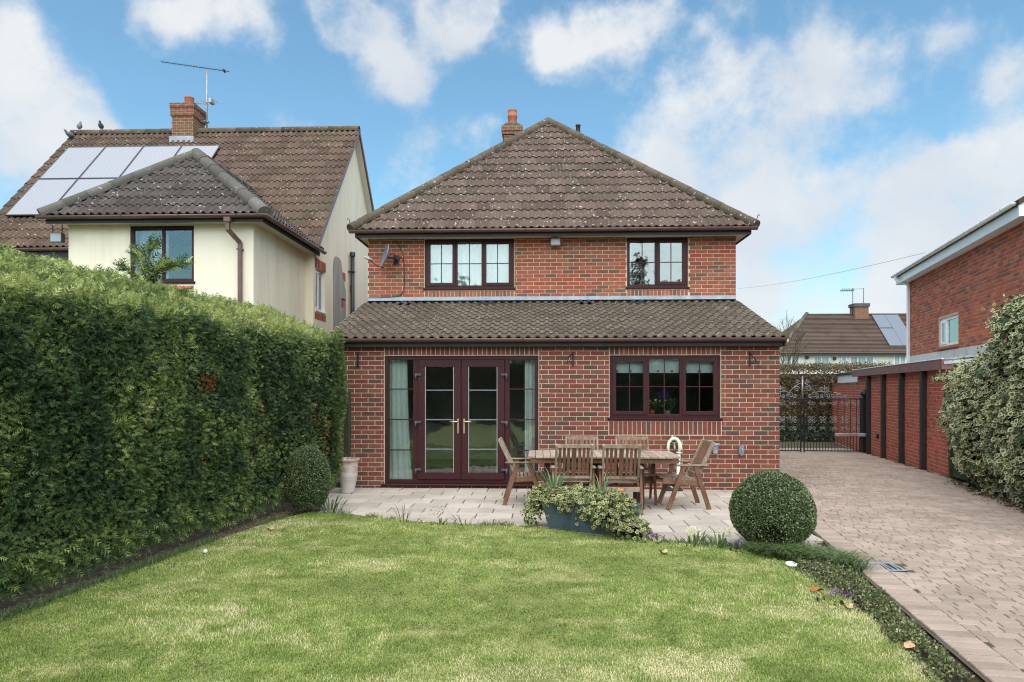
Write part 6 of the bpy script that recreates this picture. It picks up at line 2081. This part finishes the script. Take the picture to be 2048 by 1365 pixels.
# ------------------------------------------------------------------ garden furniture and fittings
def make_chair(label, loc, rz, first=None):
    if first:
        o = first.copy(); COL.objects.link(o); o.location = loc; o.rotation_euler = (0, 0, R(rz)); o['label'] = label
        for ch in list(first.children):
            c = ch.copy(); COL.objects.link(c); c.parent = o
            for g in ch.children:
                d = g.copy(); COL.objects.link(d); d.parent = c
        return o
    C = thing('garden_chair', label, 'chair', (0, 0, 0), 0, 'wooden chairs round the garden table')
    tb, tg = MATS['teak_brown'], MATS['teak_grey']
    for s in (-1, 1):
        x = s * .262
        mb = MB(); mb.bar((x, .275, 0), (x, .06, .575), .030, .058, up=(0, 1, 0)); mb.build('leg', tb, C, local=True)
        mb = MB(); mb.bar((x, -.275, 0), (x, -.09, .575), .030, .058, up=(0, 1, 0)); mb.build('leg', tb, C, local=True)
        mb = MB(); mb.bar((x, .255, .587), (x, -.265, .587), .055, .022, c=.008); mb.build('armrest', tg, C, local=True)
        mb = MB(); mb.bar((s * .232, .34, .375), (s * .232, -.16, .345), .026, .07, c=.006); mb.build('seat_rail', tb, C, local=True)
    for s in (1, -1):
        bk = MB(); bk.bar((s * .228, -.085, .35), (s * .228, -.345, .895), .028, .05, up=(0, -1, .3), c=.006)
        fr = bk.build('back_post', tg, C, local=True)
    def bp(z): t = (z - .35) / .545; return -.085 - .26 * t
    n = 6                                                    # bowed top and bottom rails
    for z, w in ((.872, .050), (.452, .036)):
        mb = MB(); pts = [Vector((-.214 + .428 * i / n, bp(z) - .016 * (1 - (2 * i / n - 1) ** 2) - .002, z)) for i in range(n + 1)]
        for a, b in zip(pts[:-1], pts[1:]): mb.bar(a, b + (b - a) * .04, .026, w, c=.004)
        mb.build('back_rail', tg, fr, local=True)
    for k, (x, w) in enumerate(((-.180, .036), (-.126, .036), (-.072, .036), (0, .056), (.072, .036), (.126, .036), (.180, .036))):
        bow = -.014 * (1 - (x / .214) ** 2)
        mb = MB(); mb.bar((x, bp(.465) + bow, .465), (x, bp(.852) + bow, .852), w, .014, up=(0, -1, .4), c=.003); mb.build('back_slat', tb, fr, local=True)
    for k in range(9):
        y = .352 - k * .055; z = .418 - .004 * k + (.006 if k == 0 else 0)
        mb = MB(); mb.bar((-.245, y, z), (.245, y, z), .043, .016, c=.004); mb.build('seat_slat', tg, C, local=True)
    mb = MB(); mb.bar((-.245, -.185, .305), (.245, -.185, .305), .022, .062, c=.004); cr = mb.build('cross_rail', tg, C, local=True)
    mb = MB(); mb.box(-.035, .035, -.1985, -.1965, .292, .318); mb.build('name_plate', MATS['orange_plate'], cr, local=True)
    mb = MB(); mb.bar((-.245, .16, .30), (.245, .16, .30), .022, .045, c=.004); mb.build('stretcher', tb, C, local=True)
    C.location = loc; C.rotation_euler = (0, 0, R(rz)); WM[C.name] = Matrix.Translation(loc) @ Matrix.Rotation(R(rz), 4, 'Z')
    return C


def build_furniture():
    c0 = make_chair('wooden garden chair with its back to the lawn, left of the near pair', (.455, 9.07, 0), 1)
    make_chair('wooden garden chair with its back to the lawn, right of the near pair', (1.07, 9.04, 0), -2, c0)
    make_chair('wooden garden chair at the left end of the table before the doors', (-.20, 9.66, 0), -88, c0)
    make_chair('wooden garden chair at the right end of the table', (1.98, 9.40, 0), 93, c0)
    make_chair('wooden garden chair against the house wall, left of the far pair', (.64, 9.78, 0), 180, c0)
    make_chair('wooden garden chair against the house wall, right of the far pair', (1.37, 9.78, 0), 179, c0)
    T_ = thing('garden_table', 'rectangular slatted wooden garden table on the patio', 'table', (.865, 9.39, 0))
    n = 20; L = 2.0; p = L / n
    for k in range(n):
        x = .865 - L / 2 + (k + .5) * p
        inset = .035 if k in (0, n - 1) else (.008 if k in (1, n - 2) else 0)
        mb = MB(); mb.box(x - p / 2 + .003, x + p / 2 - .003, 8.94 + inset, 9.84 - inset, .692, .72, .004); mb.build('slat', MATS['teak_top'], T_)
    mb = MB(); mb.box(.865 - .97, .865 + .97, 8.985, 9.008, .625, .691, .003); mb.box(.865 - .97, .865 + .97, 9.772, 9.795, .625, .691, .003); mb.box(.865 - .97, .865 - .947, 9.009, 9.771, .625, .691, .003); mb.box(.865 + .947, .865 + .97, 9.009, 9.771, .625, .691, .003); build_each(mb, 'apron', MATS['teak_brown'], T_)
    for x in (.12, .75, 1.37):
        for y in (9.13, 9.65):
            mb = MB(); mb.box(x - .035, x + .035, y - .035, y + .035, 0, .62, .004); mb.build('leg', MATS['teak_dark'], T_)
    # limed terracotta pot by the wall
    P = thing('flower_pot', 'tall limed terracotta pot by the wall left of the doors', 'pot', (-2.93, 10.42, 0))
    mb = MB(); mb.lathe([(.001, 0), (.092, 0), (.098, .02), (.118, .14), (.136, .21), (.139, .215), (.138, .235), (.142, .24), (.146, .30), (.148, .39), (.151, .395), (.151, .41), (.15, .415), (.155, .49), (.168, .495), (.178, .505), (.178, .525), (.168, .533), (.150, .53), (.145, .47), (.001, .47)], (-2.93, 10.42, 0), 28); mb.build('body', MATS['limed_pot'], P)
    mb = MB(); mb.lathe([(.001, .49), (.144, .485)], (-2.93, 10.42, 0), 20); mb.build('soil', MATS['soil'], P)
    mb = MB()
    for k in range(7): mb.tube([(-2.93 + random.uniform(-.1, .1), 10.42 + random.uniform(-.08, .08), .48), (-2.93 + random.uniform(-.13, .13), 10.42 + random.uniform(-.1, .1), .56 + .06 * random.random())], .003, 4)
    mb.build('twig', MATS['bare_twig'], P)
    # timber post and rail between hedge and wall
    F_ = thing('timber_post', 'weathered timber gate post against the house wall at the hedge end', 'post', (-3.02, 10.76, 0))
    mb = MB(); mb.box(-3.075, -2.985, 10.70, 10.79, 0, 1.58, .006); mb.build('post', MATS['post_timber'], F_)
    mb = MB(); mb.box(-3.24, -3.12, 10.74, 10.77, 0.03, 1.5, .004); mb.build('board', MATS['post_timber'], F_)
    # planter with trailing ivy and daffodil leaves
    a, b = Vector((.03, 7.80, 0)), Vector((.98, 7.30, 0)); d = (b - a).normalized(); q = Vector((-d.y, d.x, 0))
    PL = thing('planter_trough', 'blue grey tapered planter trough at the patio edge', 'planter', (a + b) / 2)
    Lp = (b - a).length; mb = MB()
    def tub(i0, z): o = i0 * (1 - z / .34); return [a + d * o - Vector((0, 0, 0)) + q * o, b - d * o + q * o, b - d * o + q * (.40 - o), a + d * o + q * (.40 - o)]
    v0 = [p + Vector((0, 0, 0)) for p in tub(.07, 0)]; v1 = [p + Vector((0, 0, .33)) for p in tub(.07, .33)]
    vi = [p + Vector((0, 0, .33)) for p in tub(.02, 0)]; vb = [p + Vector((0, 0, .27)) for p in tub(.02, 0)]
    mb.add(v0 + v1 + vi + vb, [(i, (i + 1) % 4, 4 + (i + 1) % 4, 4 + i) for i in range(4)] + [(4 + i, 4 + (i + 1) % 4, 8 + (i + 1) % 4, 8 + i) for i in range(4)] + [(8 + i, 8 + (i + 1) % 4, 12 + (i + 1) % 4, 12 + i) for i in range(4)] + [(3, 2, 1, 0)])
    mb.build('tub', MATS['planter_blue'], PL)
    for k in range(1, 5):
        t = k / 5; mb = MB(); p0 = v0[0].lerp(v0[1], t); p1 = v1[0].lerp(v1[1], t); mb.bar(p0 - q * .001, p1 - q * .001, .010, .006, up=q, c=.001); mb.build('seam', MATS['planter_blue'], PL)
    mb = MB(); mb.add([p - Vector((0, 0, .02)) for p in vi], [(0, 1, 2, 3)]); mb.build('soil', MATS['soil'], PL)
    I = thing('trailing_ivy', 'mound of variegated trailing ivy spilling over the blue planter', 'ivy', (a + b) / 2)
    Ps = []; Ns = []
    for (c, r, n) in (((.12, 7.97, .34), (.26, .22, .16), 760), ((.47, 7.76, .355), (.34, .25, .155), 1250), ((.80, 7.50, .28), (.31, .26, .21), 1450), ((1.0, 7.36, .10), (.20, .17, .14), 480), ((-.08, 7.93, .16), (.11, .12, .14), 210)):
        e = rand_dirs(n); e[:, 2] = np.abs(e[:, 2]) * np.where(rng.random(n) < .25, -1, 1)
        P = np.array([c]) + e * np.array([r]) * (1 - .35 * rng.random((n, 1)) ** 2) * (1 + (fbm(e[:, 0] * 2 + 3, e[:, 2] * 2 + e[:, 1], 99, 3, 1.7)[:, None] - .5) * .45)
        Ps.append(P); Ns.append(e)
    P = np.vstack(Ps); Nn = np.vstack(Ns); k = P[:, 2] > .005; P, Nn = P[k], Nn[k]; n = len(P)
    scatter('foliage', P, unit(rand_dirs(n) * .7 + Nn * .4 + [[0, 0, -.6]]), unit(Nn + [[0, -.3, .6]] + rand_dirs(n) * .5), .026 + .022 * rng.random(n), IVY_V, IVY_F, MATS['ivy_trailing'], I, trim=IVY_RIM)
    core = MB()
    for (c, r) in (((.12, 7.97, .29), (.15, .13, .08)), ((.47, 7.78, .30), (.22, .15, .08)), ((.80, 7.53, .24), (.2, .16, .13)), ((.99, 7.37, .06), (.13, .10, .08))):
        M = Matrix.Translation(c) @ Matrix.Diagonal((*r, 1)); core.lathe([(max(.001, math.sin(t)), -math.cos(t)) for t in np.linspace(.01, 3.13, 9)], (0, 0, 0), 14, M)
    core.build('branches', MATS['hedge_core'], I)
    # a few strands trailing down the tub
    Ps = []
    mb = MB()
    for k in range(7):
        t = .04 + .12 * k; p = v1[0].lerp(v1[1], t) - q * .015; pts = [p + Vector((random.uniform(-.02, .02), 0, -.055 * j)) + q * (.012 * j) for j in range(random.randint(2, 5))]
        if len(pts) > 1: mb.tube(pts, .0025, 4); Ps += [x + Vector((random.uniform(-.02, .02), -.012, 0)) for x in pts]
    mb.build('strand', MATS['bare_twig'], I); Ps = np.array(Ps)
    scatter('foliage', Ps, rand_dirs(len(Ps)) + [[0, 0, -1]], rand_dirs(len(Ps)) * .4 + [[-.3, -1, .3]], .028 + .015 * rng.random(len(Ps)), IVY_V, IVY_F, MATS['ivy_trailing'], I, trim=IVY_RIM)
    blades('daffodil_leaves', 'pale green daffodil leaves standing in the left end of the planter', 'plant', (.19, 7.90, .40), 32, .34, .26, MATS['daffodil_leaf'], .14, lean=.22)
    blades('daffodil_leaves', 'pale green daffodil leaves rising from the middle of the trailing ivy', 'plant', (.70, 7.60, .40), 14, .34, .16, MATS['daffodil_leaf'], .12, lean=.22)
    # drain cover in the drive
    G = thing('drain_cover', 'metal slotted drain cover set in the paved drive', 'drain cover', (3.10, 6.28, 0))
    mb = MB(); mb.box(2.95, 3.25, 6.14, 6.42, -.02, -.004); mb.build('pit', MATS['black_metal'], G)
    mb = MB(); mb.box(2.95, 3.25, 6.14, 6.165, -.003, .004, .001); mb.box(2.95, 3.25, 6.395, 6.42, -.003, .004, .001); mb.box(2.95, 2.975, 6.166, 6.394, -.003, .004, .001); mb.box(3.225, 3.25, 6.166, 6.394, -.003, .004, .001); mb.build('frame', MATS['steel'], G)
    for k in range(6):
        mb = MB(); x = 2.995 + k * .042; mb.bar((x - .012, 6.17, .0), (x + .012 * (1 if k % 2 else -1), 6.39, .0), .017, .006, c=0); mb.build('grate_bar', MATS['steel'], G)


def build_fittings():
    bk = MATS['black_metal']
    # satellite dish seen from the side
    x, y, z = -2.92, YU, 4.16
    D = thing('satellite_dish', 'small grey satellite dish on the upper wall left of the window', 'satellite dish', (x, y, z))
    mb = MB(); axis = Vector((-.90, -.40, .28)).normalized(); s = Vector((0, 0, 1)).cross(axis).normalized(); u = axis.cross(s)
    c = Vector((x, y - .30, z)); M = frame_matrix(c, s, u, axis)
    mb.lathe([(.001, 0), (.08, .006), (.15, .022), (.21, .045), (.235, .058), (.24, .055), (.215, .036), (.15, .012), (.08, -.004), (.001, -.01)], (0, 0, 0), 24, M); mb.build('reflector', MATS['dish_grey'], D)
    mb = MB(); mb.tube([c - axis * .01, c - axis * .09, Vector((x + .12, y - .12, z - .02)), Vector((x + .12, y, z - .02))], .018, 8); mb.box(x + .06, x + .18, y - .012, y, z - .12, z + .08, .004); mb.build('mount', bk, D)
    e = c + axis * .36 - u * .16
    mb = MB(); mb.tube([c - u * .23, c - u * .24 + axis * .12, e], .010, 6); mb.build('feed_arm', bk, D)
    mb = MB(); mb.tube([e - axis * .0, e - axis * .05, e - axis * .11], [.03, .026, .018], 10); mb.tube([e + axis * .0, e + axis * .05], .022, 8); mb.build('receiver', MATS['grey_plastic'], D)
    W = [(x + .13, y - .015, z - .05), (x + .22, y - .012, z + .05), (x + .27, y - .012, z - .05), (x + .28, y - .012, z - .45), (x + .27, y - .012, z - .65), (x + .15, y - .012, z - .74), (x - .1, y - .012, z - .755), (x - .45, y - .012, z - .76)]
    mb = MB(); mb.tube(W, .008, 6); tag(mb.build('cable', MATS['wire']), 'black cable looping down the brick wall from the satellite dish', 'cable')
    mb = MB(); mb.tube([(x + .10, y - .012, 4.55), (x + .18, y - .012, 4.42), (x + .255, y - .012, 4.28), (x + .265, y - .012, 4.12)], .006, 6); tag(mb.build('cable', MATS['wire']), 'thin black cable from the eaves down to the satellite dish', 'cable')
    # floodlight between the upper windows
    F_ = thing('floodlight', 'grey square floodlight on the brick wall between the upper windows', 'floodlight', (.335, YU, 4.44))
    mb = MB(); mb.box(.24, .43, YU - .16, YU - .07, 4.38, 4.52, .012); mb.build('housing', MATS['steel'], F_)
    mb = MB(); mb.box(.255, .415, YU - .165, YU - .161, 4.395, 4.50); mb.build('lens', MATS['grey_plastic'], F_)
    mb = MB(); mb.tube([(.27, YU - .11, 4.52), (.26, YU - .08, 4.58), (.30, YU - .03, 4.58), (.32, YU, 4.53)], .010, 6); mb.bar((.335, YU - .07, 4.45), (.335, YU, 4.45), .05, .05); mb.build('bracket', bk, F_)
    # hanging basket brackets and wall fittings of the extension
    for i, (bx, bz, lab) in enumerate(((.56, 2.10, 'black wall bracket between the doors and the kitchen window'), (3.36, 2.10, 'black wall bracket near the right corner of the extension'), (-2.93, 2.10, 'black wall bracket half hidden by the hedge end'))):
        sk = (-.10 if i == 0 else .05)
        B = thing('wall_bracket', lab, 'bracket', (bx, YF, bz), 0, 'hanging basket brackets')
        mb = MB(); mb.box(bx - .012, bx + .012, YF - .018, YF - .0065, bz - .14, bz + .10, .003); mb.bar((bx, YF - .012, bz + .08), (bx + sk, YF - .26, bz + .08 - (.10 if i == 0 else .18)), .018, .012); mb.bar((bx, YF - .012, bz - .10), (bx + sk * .7, YF - .18, bz + .02 - (.07 if i == 0 else .12)), .014, .010)
        mb.tube([(bx + sk, YF - .26, bz + .08 - (.10 if i == 0 else .18)), (bx + sk, YF - .285, bz + .03 - (.10 if i == 0 else .18)), (bx + sk, YF - .26, bz + .0 - (.10 if i == 0 else .18))], .007, 6); mb.build('arm', bk, B)
    P = thing('wall_planter', 'pale grey cup shaped wall pot right of the end chair', 'pot', (2.80, YF, .62))
    mb = MB(); mb.lathe([(.001, 0), (.036, 0), (.038, .01), (.056, .135), (.072, .14), (.072, .155), (.052, .152), (.034, .03)], (2.80, YF - .085, .58), 20); mb.build('body', MATS['grey_plastic'], P)
    mb = MB(); mb.box(2.77, 2.83, YF - .03, YF - .0065, .62, .72, .004); mb.build('hook', MATS['grey_plastic'], P)
    S = thing('outdoor_socket', 'grey oval outdoor socket on the brick wall near the right corner', 'socket', (3.22, YF, .63))
    mb = MB(); mb.prism([(3.22 + .04 * math.cos(t) * (1 if abs(math.cos(t)) < .9 else 1), .63 + (.085 * math.copysign(1, math.sin(t)) * abs(math.sin(t)) ** .6)) for t in np.linspace(0, 2 * math.pi, 18, endpoint=False)], 1, YF - .06, YF - .0065); mb.build('case', MATS['dish_grey'], S)
    mb = MB(); mb.tube([(3.215, YF - .066, .66), (3.23, YF - .07, .63), (3.215, YF - .066, .60)], .007, 6); mb.build('latch', MATS['grey_plastic'], S)
    # tap under a draped cloth, and a waste pipe to a gully
    T_ = thing('garden_tap', 'brass garden tap under a cream cloth on the wall behind the table', 'tap', (2.16, YF, .78))
    mb = MB(); mb.tube([(2.16, YF, .70), (2.16, YF - .06, .70), (2.16, YF - .09, .68), (2.16, YF - .095, .63)], .016, 8); mb.tube([(2.16, YF - .06, .70), (2.16, YF - .06, .74)], .010, 6); mb.box(2.12, 2.20, YF - .066, YF - .054, .738, .75, .004); mb.build('body', MATS['steel'], T_)
    mb = MB()
    pts = [(2.085, .575), (2.06, .66), (2.075, .74), (2.115, .80), (2.16, .815), (2.205, .80), (2.245, .74), (2.255, .66), (2.225, .58)]
    mb.tube([(px, YF - .055 - .012 * math.sin(i * 2.1), pz) for i, (px, pz) in enumerate(pts)], [.012, .024, .026, .026, .028, .03, .032, .036, .012], 10)
    mb.tube([(2.135, YF - .05, .80), (2.128, YF - .06, .845), (2.14, YF - .06, .86)], [.02, .014, .006], 7)
    tag(mb.build('frost_cloth', MATS['fabric_white']), 'cream cloth wrapped over the garden tap', 'cloth')
    W = thing('waste_pipe', 'white waste pipe running down the wall to a black gully', 'pipe', (2.2, YF, 0))
    mb = MB(); mb.tube([(2.235, YF - .04, .60), (2.235, YF - .04, .575)], .045, 12); mb.tube([(2.235, YF - .04, .585), (2.225, YF - .04, .18), (2.205, YF - .05, .15), (2.10, YF - .12, .03)], .030, 12); mb.build('pipe', MATS['cyl_white'], W)
    mb = MB(); mb.box(1.98, 2.26, YF - .24, YF - .01, .003, .035, .006); mb.build('gully', MATS['black_plastic'], W)


def curtain(name, label, x0, x1, z0, z1, y, mat, folds, flare=0.0, group=None, amp=.022):
    """hanging pleated cloth with real folds"""
    mb = MB(); nx, nz = folds * 8, 8; v = []; f = []
    for j in range(nz + 1):
        t = j / nz; z = z1 + (z0 - z1) * t
        for i in range(nx + 1):
            s = i / nx; w = 1 + flare * t ** 2
            v.append((x0 + (x1 - x0) * s * w, y + amp * math.sin(s * folds * 2 * math.pi + .3 * math.sin(t * 4)) * (.7 + .3 * t), z))
    for j in range(nz):
        for i in range(nx):
            a = j * (nx + 1) + i; f.append((a, a + 1, a + nx + 2, a + nx + 1))
    mb.add(v, f, True)
    o = mb.build(name, mat, None); tag(o, label, 'curtain', group); return o


def build_interior():
    cu, ne = MATS['curtain'], MATS['curtain_net']
    curtain('curtain', 'pale aqua pleated curtain in the left side light of the doors', -2.46, -2.16, .09, 2.11, YF + .20, cu, 4, .28)
    curtain('curtain', 'pale aqua pleated curtain in the right side light of the doors', -.22, -.02, .09, 2.11, YF + .20, cu, 3)
    for i, (a, b, lab) in enumerate(((-2.2, -.50, 'white net curtain behind the three-light upper window'),)):
        curtain('net_curtain', lab, a, b, 3.60, 4.54, YU + .20, ne, 14, 0, None, .018)
    curtain('net_curtain', 'white net curtain at the left of the cream extension window', -7.6, -7.03, 3.6, 4.64, 12.74, ne, 6)
    curtain('net_curtain', 'white net drawn aside in the two-light upper window', 1.76, 1.84, 3.60, 4.54, YU + .18, ne, 2)
    # kitchen valance with a red and yellow hem
    mb = MB(); v = []; f = []; nx = 60
    for j, z in enumerate((2.12, 1.86)):
        for i in range(nx + 1): v.append((1.17 + 1.71 * i / nx, YF + .14 + .012 * math.sin(i * .9), z))
    f = [(i, i + 1, nx + 2 + i, nx + 1 + i) for i in range(nx)]
    V_ = thing('kitchen_valance', 'white kitchen valance with small red squares along its hem', 'blind', (2.02, YF + .2, 1.86))
    mb.add(v, f, True); mb.build('cloth', ne, V_)
    for k in range(8):
        x = 1.25 + k * .222; mb = MB(); mb.box(x, x + .04, YF + .122, YF + .125, 1.875, 1.905); mb.build('motif', MATS['pot_red'], V_)
    # flowers on the kitchen sill
    mb = MB(); mb.box(1.17, 2.88, YF + .12, YF + .40, 1.135, 1.16); mb.build('window_board', MATS['white_paint'], HOUSE)
    P = thing('potted_flower', 'yellow flowers in a red pot inside the kitchen window', 'pot plant', (1.86, YF + .28, 1.16))
    mb = MB(); mb.lathe([(.001, 0), (.042, 0), (.056, .10), (.05, .10), (.045, .08), (.001, .08)], (1.86, YF + .28, 1.161), 16); mb.build('pot', MATS['pot_red'], P)
    n = 140; a = rng.random(n) * 6.28; P_ = np.stack([1.86 + rng.normal(size=n) * .06, YF + .28 + rng.normal(size=n) * .03, 1.27 + rng.random(n) * .12], 1)
    scatter('foliage', P_, rand_dirs(n) + [[0, 0, .5]], rand_dirs(n), .04 + .03 * rng.random(n), LEAF_V, LEAF_F, MATS['strap_leaf'], P)
    n = 26; P_ = np.stack([1.85 + rng.normal(size=n) * .07, YF + .26 + rng.normal(size=n) * .03, 1.37 + rng.random(n) * .06], 1)
    scatter('flower', P_, rand_dirs(n), rand_dirs(n) + [[0, -1, 0]], .035 + .015 * rng.random(n), LEAF_V, LEAF_F, MATS['cream_petal'], P)
    P = thing('potted_flower', 'purple orchid in a dark pot inside the kitchen window', 'pot plant', (2.10, YF + .30, 1.16))
    mb = MB(); mb.lathe([(.001, 0), (.045, 0), (.06, .09), (.05, .09), (.001, .07)], (2.12, YF + .30, 1.161), 16); mb.build('pot', MATS['dish_grey'], P)
    mb = MB(); mb.tube([(2.12, YF + .3, 1.24), (2.11, YF + .29, 1.40), (2.06, YF + .27, 1.52)], .004, 5); mb.build('stem', MATS['strap_leaf'], P)
    n = 90; P_ = np.stack([2.06 + rng.normal(size=n) * .045, YF + .26 + rng.normal(size=n) * .025, 1.51 + rng.normal(size=n) * .04], 1)
    scatter('flower', P_, rand_dirs(n), rand_dirs(n) + [[0, -1, 0]], .028 + .014 * rng.random(n), LEAF_V, LEAF_F, MATS['purple_petal'], P)
    n = 90; P_ = np.stack([2.14 + rng.normal(size=n) * .06, YF + .28 + rng.normal(size=n) * .03, 1.27 + rng.random(n) * .16], 1)
    scatter('foliage', P_, rand_dirs(n) + [[0, 0, .3]], rand_dirs(n), .05 + .04 * rng.random(n), LEAF_V, LEAF_F, MATS['strap_leaf'], P)


build_hedge()
build_ball('box_ball', 'large clipped box ball at the corner of the lawn and drive', (2.36, 6.98, .375), .40, .385, 52000, 4, gap=(-.32, -.80, -.50))
build_ball('box_ball', 'smaller upright clipped box ball at the foot of the hedge', (-3.0, 8.76, .43), .292, .43, 34000, 9)
ivy_wall()
beech_hedge()
build_border()
build_furniture()
build_fittings()
build_interior()
